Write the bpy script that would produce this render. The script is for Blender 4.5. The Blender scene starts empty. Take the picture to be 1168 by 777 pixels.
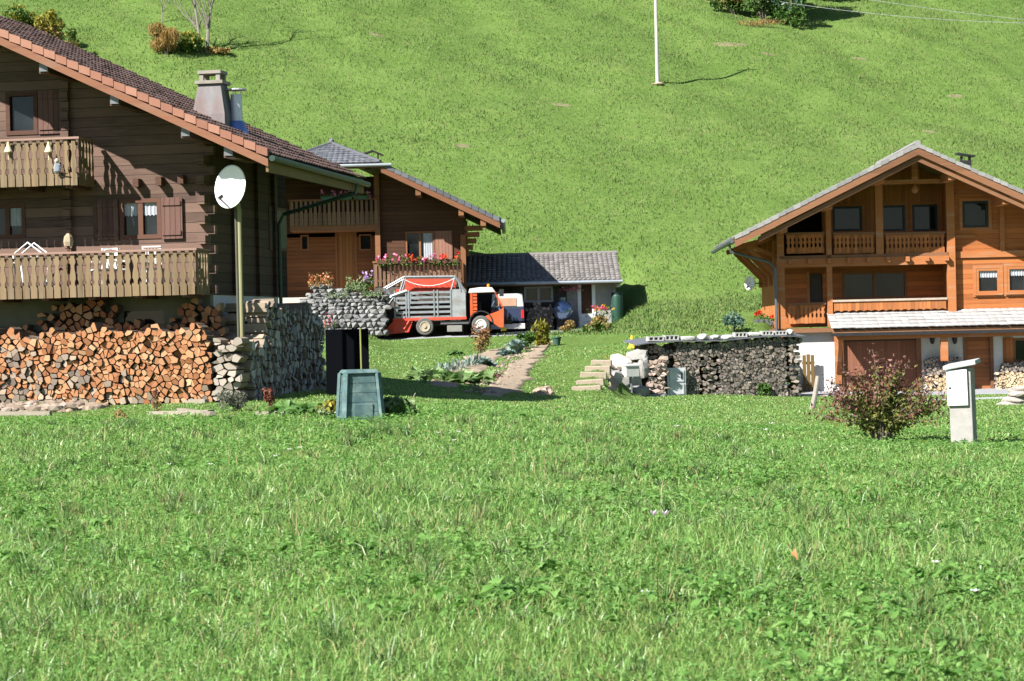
import bpy, bmesh, math, random
import numpy as np
from mathutils import Vector, Matrix, noise

R = math.radians
random.seed(7)
rng = np.random.default_rng(7)
S = bpy.context.scene
COL = S.collection

# ------------------------------------------------------------------ camera
F = 2600.0            # focal length in photo pixels (photo 1168 px wide)
CX, CY = 584.0, 388.5
CAM = Vector((0, 0, 1.55))
PITCH = math.atan(13.5 / F)
ROLL = R(1.3)
_r0 = Vector((1, 0, 0)); _f = Vector((0, math.cos(PITCH), -math.sin(PITCH)))
_u0 = Vector((0, math.sin(PITCH), math.cos(PITCH)))
_r = _r0 * math.cos(ROLL) - _u0 * math.sin(ROLL)
_u = _u0 * math.cos(ROLL) + _r0 * math.sin(ROLL)
cam = bpy.data.cameras.new('camera'); camo = bpy.data.objects.new('camera', cam); COL.objects.link(camo)
M4 = Matrix((( _r.x, _u.x, -_f.x, CAM.x), (_r.y, _u.y, -_f.y, CAM.y), (_r.z, _u.z, -_f.z, CAM.z), (0, 0, 0, 1)))
camo.matrix_world = M4
cam.sensor_width = 36; cam.lens = 36 * F / 1168
cam.clip_start = 0.5; cam.clip_end = 3000
cam.dof.use_dof = True; cam.dof.focus_distance = 48; cam.dof.aperture_fstop = 9
S.camera = camo

def ray(px, py):
    return (_r * ((px - CX) / F) - _u * ((py - CY) / F) + _f)
def P(px, py, d):
    r = ray(px, py); return CAM + r * (d / r.y)

# ------------------------------------------------------------------ terrain
FAR = [(122, 6.3), (150, 18.0), (175, 28.5), (260, 62.0), (420, 120.0)]
COLS = {
 -900: [(8,0),(50,0),(62,.1),(80,.8),(108,1.8),(113,2.5)],
 300: [(8,0),(50,0),(62,.1),(80,.8),(108,1.8),(113,2.5)],
 345: [(8,0),(50,0),(58,.1),(80,.78),(104,1.5),(117,1.6),(119,4.9)],
 412: [(8,0),(45,0),(60,.03),(80,.75),(100,1.42),(104,1.47),(117,1.5),(119,4.9)],
 436: [(8,0),(45,0),(62,0),(70,.12),(80,.5),(104,1.18),(117,1.28),(119,4.9)],
 550: [(8,0),(39,0),(52,-.12),(62,-.26),(69,-.12),(78,.22),(92,.72),(104,1.18),(117,1.28),(119,4.9)],
 650: [(8,0),(36,-.05),(60,-.42),(70,-.5),(80,.3),(95,1.0),(106,1.34),(117,1.4),(119,4.9)],
 690: [(8,0),(36,-.12),(60,-.48),(69,-.52),(80,.5),(95,1.1),(106,1.5),(116,1.7),(119,4.9)],
 699: [(8,0),(36,-.15),(60,-.5),(73,-.72),(82,.5),(95,1.15),(106,1.55),(116,1.8),(119,4.9)],
 710: [(8,0),(36,-.16),(60,-.52),(76,-.85),(82.5,.7),(95,1.25),(106,1.65),(116,1.95),(119,4.9)],
 725: [(8,0),(36,-.2),(60,-.6),(79,-.92),(82.6,.9),(95,1.55),(106,2.0),(113,2.6)],
 760: [(8,0),(36,-.25),(60,-.65),(81,-.95),(82.6,1.05),(95,1.7),(113,2.7)],
 885: [(8,0),(36,-.36),(60,-.8),(83.6,-1.15),(85.0,1.3),(95,1.9),(113,2.8)],
 902: [(8,0),(36,-.37),(60,-.8),(84,-1.2),(98,-1.2),(101,2.3),(113,2.8)],
 2600: [(8,0),(24,-.22),(36,-.43),(60,-.86),(84,-1.22),(99,-1.22),(102,2.3),(113,2.8)],
}
_du = np.arange(-900, 2601, 5.0); _dd = np.arange(0, 421, 0.5)
_T = np.zeros((len(_du), len(_dd)))
_ks = sorted(COLS)
_prof = np.array([np.interp(_dd, [p[0] for p in COLS[k] + FAR], [p[1] for p in COLS[k] + FAR]) for k in _ks])
for j in range(len(_dd)):
    _T[:, j] = np.interp(_du, _ks, _prof[:, j])
def _gs(a, sig, ax):
    n = int(sig * 3) + 1
    k = np.exp(-.5 * (np.arange(-n, n + 1) / sig) ** 2); k /= k.sum()
    pad = [(0, 0), (0, 0)]; pad[ax] = (n, n)
    b = np.pad(a, pad, mode='edge')
    return np.apply_along_axis(lambda m: np.convolve(m, k, 'valid'), ax, b)
_T = _gs(_T, 1.3, 1)
_T = _gs(_T, 1.2, 0)
def _wob(x, y):
    return (np.sin(x*.9 + 1.3*np.sin(y*.37)) * np.sin(y*.71 + .8*np.sin(x*.53)) * .03
            + np.sin(x*.31 + 2) * np.sin(y*.19 + x*.11) * .05)
def zt(x, y):
    x = np.asarray(x, float); y = np.asarray(y, float)
    yy = np.clip(y, 4, 419)
    u = np.clip(CX + F * x / yy, -899, 2599)
    fi = (u + 900) / 5.0; fj = yy / .5
    i = np.floor(fi).astype(int); j = np.floor(fj).astype(int)
    a = fi - i; b = fj - j
    z = (_T[i, j]*(1-a)*(1-b) + _T[i+1, j]*a*(1-b) + _T[i, j+1]*(1-a)*b + _T[i+1, j+1]*a*b)
    amp = np.clip((yy - 9) / 20, .1, 1) * np.where(yy > 112, np.clip((yy-112)/8, 1, 6), 1)
    z = z - .13*np.clip(x, -70, 70)*np.clip((yy-118)/32, 0, 1)
    return z + _wob(x, y) * amp
def Z(x, y): return float(zt(x, y))
def G(px, py, d0=6.0):
    """where the sight line through a photo pixel first meets the ground"""
    r = ray(px, py); d = d0
    while d < 400:
        p = CAM + r * (d / r.y)
        if p.z < Z(p.x, p.y): break
        d += .1
    return p
def GD(px, d):
    x = (px - CX) / F * d; return Vector((x, d, Z(x, d)))

# ------------------------------------------------------------------ tagging
def tag(o, label, cat, group=None):
    o['label'] = label; o['category'] = cat
    if group: o['group'] = group
    return o
class Fr:
    """a local frame: origin, rotated about z so +y runs away from the viewer"""
    def __init__(s, o, deg=0):
        s.M = Matrix.Translation(Vector(o)) @ Matrix.Rotation(R(-deg), 4, 'Z'); s.I = s.M.inverted()
    def hit(s, px, py, v):
        a = s.I @ CAM; b = s.I.to_3x3() @ ray(px, py)
        p = a + b * ((v - a.y) / b.y); return (p.x, p.z)
    def side(s, px, py, u):
        a = s.I @ CAM; b = s.I.to_3x3() @ ray(px, py)
        p = a + b * ((u - a.x) / b.x); return (p.y, p.z)
    def plane(s, px, py, q, n):
        a = s.I @ CAM; b = s.I.to_3x3() @ ray(px, py); n = Vector(n)
        return a + b * ((Vector(q) - a).dot(n) / b.dot(n))
    def w(s, x, y, z): return s.M @ Vector((x, y, z))
def thing(name, label, cat, fr, group=None):
    o = bpy.data.objects.new(name, None); COL.objects.link(o)
    o.empty_display_size = .3
    o.matrix_world = fr.M if isinstance(fr, Fr) else Matrix.Translation(Vector(fr))
    return tag(o, label, cat, group)
def copy_tree(o, parent=None):
    c = o.copy(); COL.objects.link(c)
    c.parent = parent
    for ch in list(o.children): copy_tree(ch, c)
    return c

# ------------------------------------------------------------------ mesh builder
class MB:
    def __init__(s): s.v = []; s.f = []; s.m = []; s.mi = 0
    def add(s, vs, fs):
        n = len(s.v); s.v += [tuple(v) for v in vs]
        for f in fs: s.f.append([i + n for i in f]); s.m.append(s.mi)
        return s
    def box(s, x0, x1, y0, y1, z0, z1):
        return s.add([(x0,y0,z0),(x1,y0,z0),(x1,y1,z0),(x0,y1,z0),(x0,y0,z1),(x1,y0,z1),(x1,y1,z1),(x0,y1,z1)],
                     [(0,3,2,1),(4,5,6,7),(0,1,5,4),(1,2,6,5),(2,3,7,6),(3,0,4,7)])
    def obox(s, M, sx, sy, sz):
        c = [M @ Vector((a*sx/2, b*sy/2, c_*sz/2)) for c_ in (-1,1) for b in (-1,1) for a in (-1,1)]
        return s.add(c, [(0,2,3,1),(4,5,7,6),(0,1,5,4),(1,3,7,5),(3,2,6,7),(2,0,4,6)])
    def beam(s, p, q, w, h, up=(0,0,1)):
        p = Vector(p); q = Vector(q); d = (q-p).normalized(); up = Vector(up)
        a = d.cross(up)
        if a.length < 1e-4: a = d.cross(Vector((1,0,0)))
        a.normalize(); b = a.cross(d)
        vs = [e + a*(w/2*i) + b*(h/2*j) for e in (p, q) for i, j in ((-1,-1),(1,-1),(1,1),(-1,1))]
        return s.add(vs, [(0,1,2,3),(7,6,5,4),(0,4,5,1),(1,5,6,2),(2,6,7,3),(3,7,4,0)])
    def tube(s, pts, r, n=8, cap=True):
        pts = [Vector(p) for p in pts]; rs = r if isinstance(r, (list, tuple)) else [r]*len(pts)
        vs = []; fs = []
        ref = None
        for i, p in enumerate(pts):
            d = (pts[min(i+1, len(pts)-1)] - pts[max(i-1, 0)]).normalized()
            if ref is None:
                ref = d.cross(Vector((0,0,1)))
                if ref.length < 1e-3: ref = d.cross(Vector((1,0,0)))
            ref = (ref - d*ref.dot(d)).normalized(); b = d.cross(ref)
            for k in range(n):
                t = 2*math.pi*k/n; vs.append(p + (ref*math.cos(t) + b*math.sin(t))*rs[i])
        for i in range(len(pts)-1):
            for k in range(n):
                k2 = (k+1) % n; fs.append((i*n+k, i*n+k2, (i+1)*n+k2, (i+1)*n+k))
        if cap: fs.append(tuple(range(n-1, -1, -1))); fs.append(tuple((len(pts)-1)*n + k for k in range(n)))
        return s.add(vs, fs)
    def prism(s, poly, y0, y1, mi_side=None):
        """polygon in (x, z), extruded along y"""
        n = len(poly)
        vs = [(p[0], y0, p[1]) for p in poly] + [(p[0], y1, p[1]) for p in poly]
        s.add(vs, [tuple(range(n)), tuple(range(2*n-1, n-1, -1))])
        k = len(s.v) - 2*n; sv = s.mi
        if mi_side is not None: s.mi = mi_side
        for i in range(n):
            j = (i+1) % n; s.f.append([k+i, k+n+i, k+n+j, k+j]); s.m.append(s.mi)
        s.mi = sv; return s
    def slab(s, pts, t):
        """a 3D polygon thickened downwards"""
        n = len(pts); vs = [Vector(p) for p in pts] + [Vector(p) - Vector((0,0,t)) for p in pts]
        return s.add(vs, [tuple(range(n)), tuple(range(2*n-1, n-1, -1))] + [(i, n+i, n+(i+1)%n, (i+1)%n) for i in range(n)])
    def lathe(s, prof, c=(0,0,0), n=16, axis='z'):
        vs = []; fs = []
        for r, h in prof:
            for k in range(n):
                t = 2*math.pi*k/n
                q = (r*math.cos(t), r*math.sin(t), h) if axis == 'z' else ((r*math.cos(t), h, r*math.sin(t)) if axis == 'y' else (h, r*math.cos(t), r*math.sin(t)))
                vs.append(Vector(q) + Vector(c))
        for i in range(len(prof)-1):
            for k in range(n): fs.append((i*n+k, i*n+(k+1)%n, (i+1)*n+(k+1)%n, (i+1)*n+k))
        fs.append(tuple(range(n))); fs.append(tuple((len(prof)-1)*n+k for k in range(n)))
        return s.add(vs, fs)
    def blob(s, c, rad, sub=2, amp=.25, freq=1.6, seed=0, flat=0.0):
        bm = bmesh.new(); bmesh.ops.create_icosphere(bm, subdivisions=sub, radius=1)
        vs = []
        for v in bm.verts:
            d = v.co.normalized(); k = 1 + amp*noise.noise(d*freq + Vector((seed*7.3, seed*3.1, seed))) + amp*.4*noise.noise(d*freq*2.7 + Vector((seed, 9, 4)))
            q = d*k
            if flat: # angular rock: quantise towards facets
                q = Vector([math.copysign(abs(a)**(1-flat*.5), a) for a in q])
            vs.append(Vector((q.x*rad[0], q.y*rad[1], q.z*rad[2])) + Vector(c))
        fs = [[v.index for v in f.verts] for f in bm.faces]; bm.free()
        return s.add(vs, fs)
    def build(s, name, mat, parent=None, smooth=False, bevel=0, M=None):
        me = bpy.data.meshes.new(name); me.from_pydata(s.v, [], s.f); 
        mats = mat if isinstance(mat, (list, tuple)) else [mat]
        for m in mats: me.materials.append(m)
        me.polygons.foreach_set('material_index', s.m)
        bm = bmesh.new(); bm.from_mesh(me); bmesh.ops.recalc_face_normals(bm, faces=bm.faces); bm.to_mesh(me); bm.free()
        if smooth: me.polygons.foreach_set('use_smooth', [True]*len(me.polygons))
        o = bpy.data.objects.new(name, me); COL.objects.link(o)
        if parent: o.parent = parent
        if M is not None: o.matrix_local = M
        if bevel:
            b = o.modifiers.new('bevel', 'BEVEL'); b.width = bevel; b.segments = 2; b.limit_method = 'ANGLE'
        return o

def mesh_np(name, V, polys, mat, parent=None, smooth=False, cols=None, link=True):
    """polys: list of int arrays (n,k)"""
    me = bpy.data.meshes.new(name)
    me.vertices.add(len(V)); me.vertices.foreach_set('co', np.asarray(V, np.float32).ravel())
    loops = np.concatenate([p.ravel() for p in polys]).astype(np.int32)
    tot = np.concatenate([np.full(len(p), p.shape[1], np.int32) for p in polys])
    st = np.concatenate([[0], np.cumsum(tot)[:-1]]).astype(np.int32)
    me.loops.add(len(loops)); me.loops.foreach_set('vertex_index', loops)
    me.polygons.add(len(tot)); me.polygons.foreach_set('loop_start', st); me.polygons.foreach_set('loop_total', tot)
    if smooth: me.polygons.foreach_set('use_smooth', np.ones(len(tot), bool))
    if cols is not None:
        at = me.attributes.new('tint', 'FLOAT', 'POINT'); at.data.foreach_set('value', np.asarray(cols, np.float32))
    me.materials.append(mat); me.update(calc_edges=True); me.validate()
    o = bpy.data.objects.new(name, me)
    if link: COL.objects.link(o)
    if parent: o.parent = parent
    return o

# ------------------------------------------------------------------ materials
_mc = {}
class NT:
    def __init__(s, name):
        s.m = bpy.data.materials.new(name); s.m.use_nodes = True; s.t = s.m.node_tree; s.t.nodes.clear()
        s.out = s.n('ShaderNodeOutputMaterial'); s.b = s.n('ShaderNodeBsdfPrincipled'); s.l(s.b.outputs[0], s.out.inputs[0])
    def n(s, ty, **kw):
        x = s.t.nodes.new(ty)
        for k, v in kw.items(): setattr(x, k, v)
        return x
    def l(s, a, b): s.t.links.new(a, b)
    def coord(s, which='Object', scale=(1,1,1)):
        tc = s.n('ShaderNodeTexCoord'); mp = s.n('ShaderNodeMapping'); mp.inputs['Scale'].default_value = scale
        s.l(tc.outputs[which], mp.inputs[0]); return mp.outputs[0]
    def noise(s, vec, sc, det=5, ro=.55, dist=0):
        x = s.n('ShaderNodeTexNoise'); x.inputs['Scale'].default_value = sc; x.inputs['Detail'].default_value = det
        x.inputs['Roughness'].default_value = ro; x.inputs['Distortion'].default_value = dist; s.l(vec, x.inputs['Vector']); return x.outputs[0]
    def math(s, op, a, b=None, c=None, clamp=False):
        x = s.n('ShaderNodeMath', operation=op); x.use_clamp = clamp
        for i, q in enumerate((a, b, c)):
            if q is None: continue
            if isinstance(q, (int, float)): x.inputs[i].default_value = q
            else: s.l(q, x.inputs[i])
        return x.outputs[0]
    def ramp(s, fac, stops, interp='LINEAR'):
        x = s.n('ShaderNodeValToRGB'); cr = x.color_ramp; cr.interpolation = interp
        while len(cr.elements) < len(stops): cr.elements.new(.5)
        for e, (p, c) in zip(cr.elements, stops):
            e.position = p; e.color = (*c, 1) if len(c) == 3 else c
        s.l(fac, x.inputs[0]); return x.outputs[0]
    def mix(s, fac, a, b, mode='MIX'):
        x = s.n('ShaderNodeMix', data_type='RGBA', blend_type=mode); 
        for i, q in ((0, fac), (6, a), (7, b)):
            if isinstance(q, (int, float)): x.inputs[i].default_value = q
            elif isinstance(q, (tuple, list)): x.inputs[i].default_value = (*q, 1)
            else: s.l(q, x.inputs[i])
        return x.outputs[2]
    def bump(s, h, st, dist=.02):
        x = s.n('ShaderNodeBump'); x.inputs['Strength'].default_value = st; x.inputs['Distance'].default_value = dist
        s.l(h, x.inputs['Height']); s.l(x.outputs[0], s.b.inputs['Normal']); return x
    def col(s, c):
        i = s.b.inputs['Base Color']
        if isinstance(c, (tuple, list)): i.default_value = (*c, 1)
        else: s.l(c, i)
    def set(s, **kw):
        for k, v in kw.items(): s.b.inputs[k.replace('_', ' ')].default_value = v
def sc3(c, k): return tuple(min(1, a*k) for a in c)

def mat_plain(name, c, rough=.6, var=.25, scale=6, metal=0, bump=.15, stretch=(1,1,1), dirt=None, spec=.3):
    if name in _mc: return _mc[name]
    t = NT(name); v = t.coord('Object', stretch)
    n = t.noise(v, scale, 6); n2 = t.noise(v, scale*.17, 3)
    k = t.math('ADD', t.math('MULTIPLY', n, .6), t.math('MULTIPLY', n2, .4))
    cc = t.ramp(k, [(.3, sc3(c, 1-var)), (.7, sc3(c, 1+var))])
    if dirt:
        dn = t.noise(v, scale*.6, 8, .7)
        cc = t.mix(t.math('MULTIPLY', t.math('SUBTRACT', dn, .48), 4, clamp=True), cc, dirt)
    t.col(cc); t.set(Roughness=rough, Metallic=metal); t.b.inputs['Specular IOR Level'].default_value = spec
    if bump: t.bump(n, bump, .02)
    _mc[name] = t.m; return t.m

def mat_wood(name, c, c2=None, axis='z', period=.2, grain='x', var=.3, line=.07, rough=.75, off=0.0, knots=False, lined=.25, gray=None):
    """boards: 'axis' runs across the boards, 'grain' along them"""
    if name in _mc: return _mc[name]
    t = NT(name); tc = t.n('ShaderNodeTexCoord'); sp = t.n('ShaderNodeSeparateXYZ'); t.l(tc.outputs['Object'], sp.inputs[0])
    ax = sp.outputs['XYZ'.index(axis.upper())]
    q = t.math('ADD', t.math('DIVIDE', ax, period), off)
    fl = t.math('FLOOR', q); fr = t.math('FRACT', q)
    wn = t.n('ShaderNodeTexWhiteNoise', noise_dimensions='1D'); t.l(fl, wn.inputs['W'])
    st = [9, 9, 9]; st['xyz'.index(grain)] = .9
    mp = t.n('ShaderNodeMapping'); mp.inputs['Scale'].default_value = st; t.l(tc.outputs['Object'], mp.inputs[0])
    add = t.n('ShaderNodeVectorMath', operation='ADD'); t.l(mp.outputs[0], add.inputs[0])
    cmb = t.n('ShaderNodeCombineXYZ'); 
    sh = t.math('MULTIPLY', wn.outputs[0], 37.0)
    for i in range(3): t.l(sh, cmb.inputs[i])
    t.l(cmb.outputs[0], add.inputs[1])
    g = t.noise(add.outputs[0], 1.6, 7, .65, .4)
    big = t.noise(tc.outputs['Object'], .55, 4, .6)
    c2 = c2 or sc3(c, .55)
    k = t.math('ADD', t.math('MULTIPLY', g, .45), t.math('ADD', t.math('MULTIPLY', wn.outputs[0], .3), t.math('MULTIPLY', big, .25)))
    cc = t.ramp(k, [(.25, sc3(c2, 1-var*.3)), (.5, c), (.8, sc3(c, 1+var))])
    if gray:
        gn = t.noise(mp.outputs[0], .5, 5, .7)
        cc = t.mix(t.math('MULTIPLY', t.math('SUBTRACT', gn, .5), 3.2, clamp=True), cc, gray)
    ed = t.math('LESS_THAN', fr, line)
    cc = t.mix(ed, cc, sc3(c2, lined))
    t.col(cc); t.set(Roughness=rough); t.b.inputs['Specular IOR Level'].default_value = .25
    hgt = t.math('ADD', t.math('MULTIPLY', g, .25), t.math('SUBTRACT', 1.0, ed))
    t.bump(hgt, .5, .015)
    _mc[name] = t.m; return t.m

def mat_isl(name, stops, rough=.7, trans=0, noise_amt=.35, scale=14, tc_col=None, ends=None, spec=.25, noisy=None):
    """every loose piece of the mesh gets its own colour out of the ramp"""
    if name in _mc: return _mc[name]
    t = NT(name); ge = t.n('ShaderNodeNewGeometry'); oi = t.n('ShaderNodeObjectInfo')
    k = t.math('FRACT', t.math('ADD', ge.outputs['Random Per Island'], oi.outputs['Random']))
    v = t.coord('Object'); n = t.noise(v, scale, 4)
    k2 = t.math('ADD', t.math('MULTIPLY', k, 1-noise_amt), t.math('MULTIPLY', n, noise_amt))
    cc = t.ramp(k2, stops)
    t.col(cc); t.set(Roughness=rough); t.b.inputs['Specular IOR Level'].default_value = spec
    if trans:
        tr = t.n('ShaderNodeBsdfTranslucent'); mx = t.n('ShaderNodeMixShader'); mx.inputs[0].default_value = trans
        hs = t.n('ShaderNodeHueSaturation'); hs.inputs['Value'].default_value = 1.15; hs.inputs['Saturation'].default_value = 1.1
        t.l(cc, hs.inputs['Color'])
        t.l(hs.outputs[0], tr.inputs[0]); t.l(t.b.outputs[0], mx.inputs[1]); t.l(tr.outputs[0], mx.inputs[2]); t.l(mx.outputs[0], t.out.inputs[0])
    else: t.bump(n, .3, .01)
    _mc[name] = t.m; return t.m

def mat_glass(name='window_glass', c=(.012,.014,.016), rough=.04):
    if name in _mc: return _mc[name]
    t = NT(name); v = t.coord('Object'); n = t.noise(v, 1.1, 2)
    t.col(t.ramp(n, [(.3, sc3(c, .5)), (.7, sc3(c, 1.6))])); t.set(Roughness=rough); t.b.inputs['Specular IOR Level'].default_value = .28
    t.bump(n, .05, .02)
    _mc[name] = t.m; return t.m

# ------------------------------------------------------------------ light, sky
SUN_AZ, SUN_EL = R(49), R(40.5)
ldir = Vector((math.sin(SUN_AZ)*math.cos(SUN_EL), math.cos(SUN_AZ)*math.cos(SUN_EL), -math.sin(SUN_EL)))
w = bpy.data.worlds.new('World'); S.world = w; w.use_nodes = True
nt = w.node_tree; nt.nodes.clear()
sky = nt.nodes.new('ShaderNodeTexSky'); sky.sky_type = 'NISHITA'; sky.sun_disc = False
sky.sun_elevation = SUN_EL; sky.sun_rotation = math.atan2(-ldir.x, -ldir.y); sky.altitude = 1000; sky.air_density = 1.0; sky.dust_density = .6
bg = nt.nodes.new('ShaderNodeBackground'); bg.inputs[1].default_value = .052
wo = nt.nodes.new('ShaderNodeOutputWorld'); nt.links.new(sky.outputs[0], bg.inputs[0]); nt.links.new(bg.outputs[0], wo.inputs[0])
sl = bpy.data.lights.new('sun', 'SUN'); sl.energy = 5.0; sl.angle = R(.5); sl.color = (1.0, .96, .90)
so = bpy.data.objects.new('sun', sl); COL.objects.link(so); so.rotation_euler = ldir.to_track_quat('-Z', 'Y').to_euler(); so.location = (-60, -20, 60)
S.view_settings.view_transform = 'Standard'; S.view_settings.look = 'None'; S.view_settings.exposure = 1.45; S.view_settings.gamma = 1
S.view_settings.use_curve_mapping = False
S.render.engine = 'CYCLES'
try:
    S.cycles.use_denoising = True; S.cycles.max_bounces = 6; S.cycles.transparent_max_bounces = 4
    S.cycles.caustics_reflective = False; S.cycles.caustics_refractive = False
except Exception: pass

# ------------------------------------------------------------------ ground sheet
def meadow_mat():
    t = NT('meadow_ground'); tc = t.n('ShaderNodeTexCoord'); v = tc.outputs['Object']
    a = t.noise(v, .06, 4); b = t.noise(v, .55, 6, .7); c = t.noise(v, 3.2, 6, .7); d = t.noise(v, 11, 4, .7)
    k = t.math('ADD', t.math('ADD', t.math('MULTIPLY', a, .2), t.math('MULTIPLY', b, .3)), t.math('ADD', t.math('MULTIPLY', c, .28), t.math('MULTIPLY', d, .22)))
    cc = t.ramp(k, [(.33, (.05,.095,.02)), (.45, (.085,.148,.032)), (.55, (.125,.19,.048)), (.66, (.175,.21,.075))])
    br = t.noise(v, 1.7, 8, .75); br2 = t.noise(v, .16, 3)
    m = t.math('MULTIPLY', t.math('SUBTRACT', t.math('ADD', br, t.math('MULTIPLY', br2, .35)), .82), 7, clamp=True)
    cc = t.mix(m, cc, (.17,.125,.075))
    t.col(cc); t.set(Roughness=.9); t.b.inputs['Specular IOR Level'].default_value = .05
    t.bump(t.math('ADD', t.math('MULTIPLY', c, .6), d), .8, .12)
    return t.m
def axis_pts(segs):
    out = [segs[0][0]]
    for a, b, st in segs:
        n = max(1, int(round((b-a)/st))); out += [a + (b-a)*(i+1)/n for i in range(n)]
    return np.array(out)
xs = axis_pts([(-420,-80,20),(-80,-30,2),(-30,36,.5),(36,90,2),(90,420,20)])
ys = axis_pts([(-200,0,20),(0,8,1),(8,126,.5),(126,190,1),(190,420,10)])
XX, YY = np.meshgrid(xs, ys)
ZZ = zt(XX, YY) * np.clip((YY - 2) / 6, 0, 1)
Vg = np.stack([XX, YY, ZZ], -1).reshape(-1, 3)
nx, ny = len(xs), len(ys)
ii = (np.arange(ny-1)[:, None]*nx + np.arange(nx-1)[None, :]).ravel()
Qg = np.stack([ii, ii+1, ii+nx+1, ii+nx], -1)
ground = mesh_np('ground', Vg, [Qg], meadow_mat(), smooth=True)
ground['kind'] = 'structure'
# ------------------------------------------------------------------ building helpers
def clip_half(poly, a, b, c):
    out = []
    n = len(poly)
    for i in range(n):
        p, q = poly[i], poly[(i+1) % n]
        dp = a*p[0] + b*p[1] - c; dq = a*q[0] + b*q[1] - c
        if dp <= 0: out.append(p)
        if dp*dq < 0:
            t = dp/(dp-dq); out.append((p[0]+(q[0]-p[0])*t, p[1]+(q[1]-p[1])*t))
    return out
def wall(mb, u0, u1, z0, z1, v0, v1, holes=(), clip=()):
    us = sorted(set([u0, u1] + [min(max(h[i], u0), u1) for h in holes for i in (0, 1)]))
    for a, b in zip(us, us[1:]):
        if b-a < 1e-4: continue
        hs = sorted([(h[2], h[3]) for h in holes if h[0] < (a+b)/2 < h[1]])
        lo = z0; spans = []
        for p, q in hs:
            if p > lo: spans.append((lo, p))
            lo = max(lo, q)
        if lo < z1: spans.append((lo, z1))
        for p, q in spans:
            poly = [(a, p), (b, p), (b, q), (a, q)]
            for c in clip: poly = clip_half(poly, *c)
            if len(poly) > 2: mb.prism(poly, v0, v1)
    return mb
def tile_patch(mb, line, n, pitch, amp=.03, lift=.035, seg=4, jit=.006):
    for i in range(n):
        a0, b0 = line(i/n); a1, b1 = line((i+1.1)/n)
        ln = (b1-a1).length
        N = (b1-a1).cross(a0-a1) if ln > 1e-3 else Vector((0,0,1)); N.normalize()
        if N.z < 0: N = -N
        m = max(1, int(round(ln/pitch)))
        for j in range(m):
            e = random.uniform(-jit, jit); e2 = random.uniform(0, jit*1.5); vs = []
            for k in range(seg+1):
                f = (j + .985*k/seg)/m; h = amp*math.sin(math.pi*k/seg)
                t_ = a0.lerp(b0, f) + N*(h + e); b_ = a1.lerp(b1, f) + N*(h + lift + e + e2)
                vs += [t_, b_, b_ - N*(lift*.9 + .004)]
            fs = []
            for k in range(seg):
                o = 3*k; fs += [(o, o+1, o+4, o+3), (o+1, o+2, o+5, o+4)]
            mb.add(vs, fs)
    return mb
PROF_A = [(0,.86),(.24,.86),(.28,.5),(.35,.5),(.42,.8),(.52,.74),(.66,.44),(.73,.44),(.79,.74),(.85,.74),(.89,.5),(1,.5)]
PROF_B = [(0,1),(.28,1),(.36,.5),(.48,.5),(.54,.8),(.60,1),(.68,.62),(.78,.62),(.83,1),(1,1)]
PROF_C = [(0,.62),(1,.62)]
def slats(mb, p, q, z0, z1, pitch, prof, th=.03):
    p = Vector(p); q = Vector(q); d = q-p; L = d.length; d.normalize(); nrm = Vector((-d.y, d.x))
    n = max(1, int(round(L/pitch))); pw = L/n
    for i in range(n):
        c = p + d*((i+.5)*pw); wj = random.uniform(.97, 1.0)
        dz = random.uniform(-.008, .008)
        rgt = [(pw/2*w*wj, z0+(z1-z0)*t+dz) for t, w in prof]; poly = rgt + [(-x, z) for x, z in reversed(rgt)]
        k = len(poly); vs = []
        for s in (-th/2, th/2):
            for x, z in poly:
                e = c + d*x + nrm*s; vs.append((e.x, e.y, z))
        mb.add(vs, [tuple(range(k)), tuple(range(2*k-1, k-1, -1))] + [(i2, k+i2, k+(i2+1)%k, (i2+1)%k) for i2 in range(k)])
    return mb
def window(par, u0, u1, z0, z1, v, mf, n=2, fw=.07, depth=.1, curtain=None, sill=False, label=None, cmat=None, trim=0, tmat=None):
    mb = MB()
    mb.box(u0, u0+fw, v-.025, v+depth, z0, z1); mb.box(u1-fw, u1, v-.025, v+depth, z0, z1)
    mb.box(u0+fw, u1-fw, v-.025, v+depth, z0, z0+fw); mb.box(u0+fw, u1-fw, v-.025, v+depth, z1-fw, z1)
    for i in range(1, n):
        c = u0 + (u1-u0)*i/n; mb.box(c-fw*.6, c+fw*.6, v-.01, v+depth, z0+fw, z1-fw)
    o = mb.build('window', mf, par)
    if label: o['label'] = label
    MB().box(u0+fw*.6, u1-fw*.6, v+depth*.7, v+depth*.9, z0+fw*.6, z1-fw*.6).build('pane', mat_glass(), o)
    if curtain:
        for (a, b, c, d) in curtain:
            m = MB(); k = max(4, int((b-a)/.03)); vs = []; fs = []
            for i in range(k+1):
                x = a+(b-a)*i/k; y = v+depth*.5 + .012*math.sin(i*1.9); bz = c + (.03 if i % 3 else 0)
                vs += [(x, y, bz), (x, y, d)]
            for i in range(k): fs.append((2*i, 2*i+2, 2*i+3, 2*i+1))
            m.add(vs, fs); m.build('curtain', cmat, o)
    if sill: MB().box(u0-.08, u1+.08, v-.12, v-.026, z0-.07, z0-.005).build('sill', mf, o)
    if trim:
        m = MB(); m.box(u0-trim, u0-.002, v-.035, v-.004, z0-trim, z1+trim); m.box(u1+.002, u1+trim, v-.035, v-.004, z0-trim, z1+trim)
        m.box(u0-.002, u1+.002, v-.034, v-.004, z1+.002, z1+trim); m.box(u0-.002, u1+.002, v-.034, v-.004, z0-trim, z0-.002)
        m.build('trim', tmat or mf, o)
    return o
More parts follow.
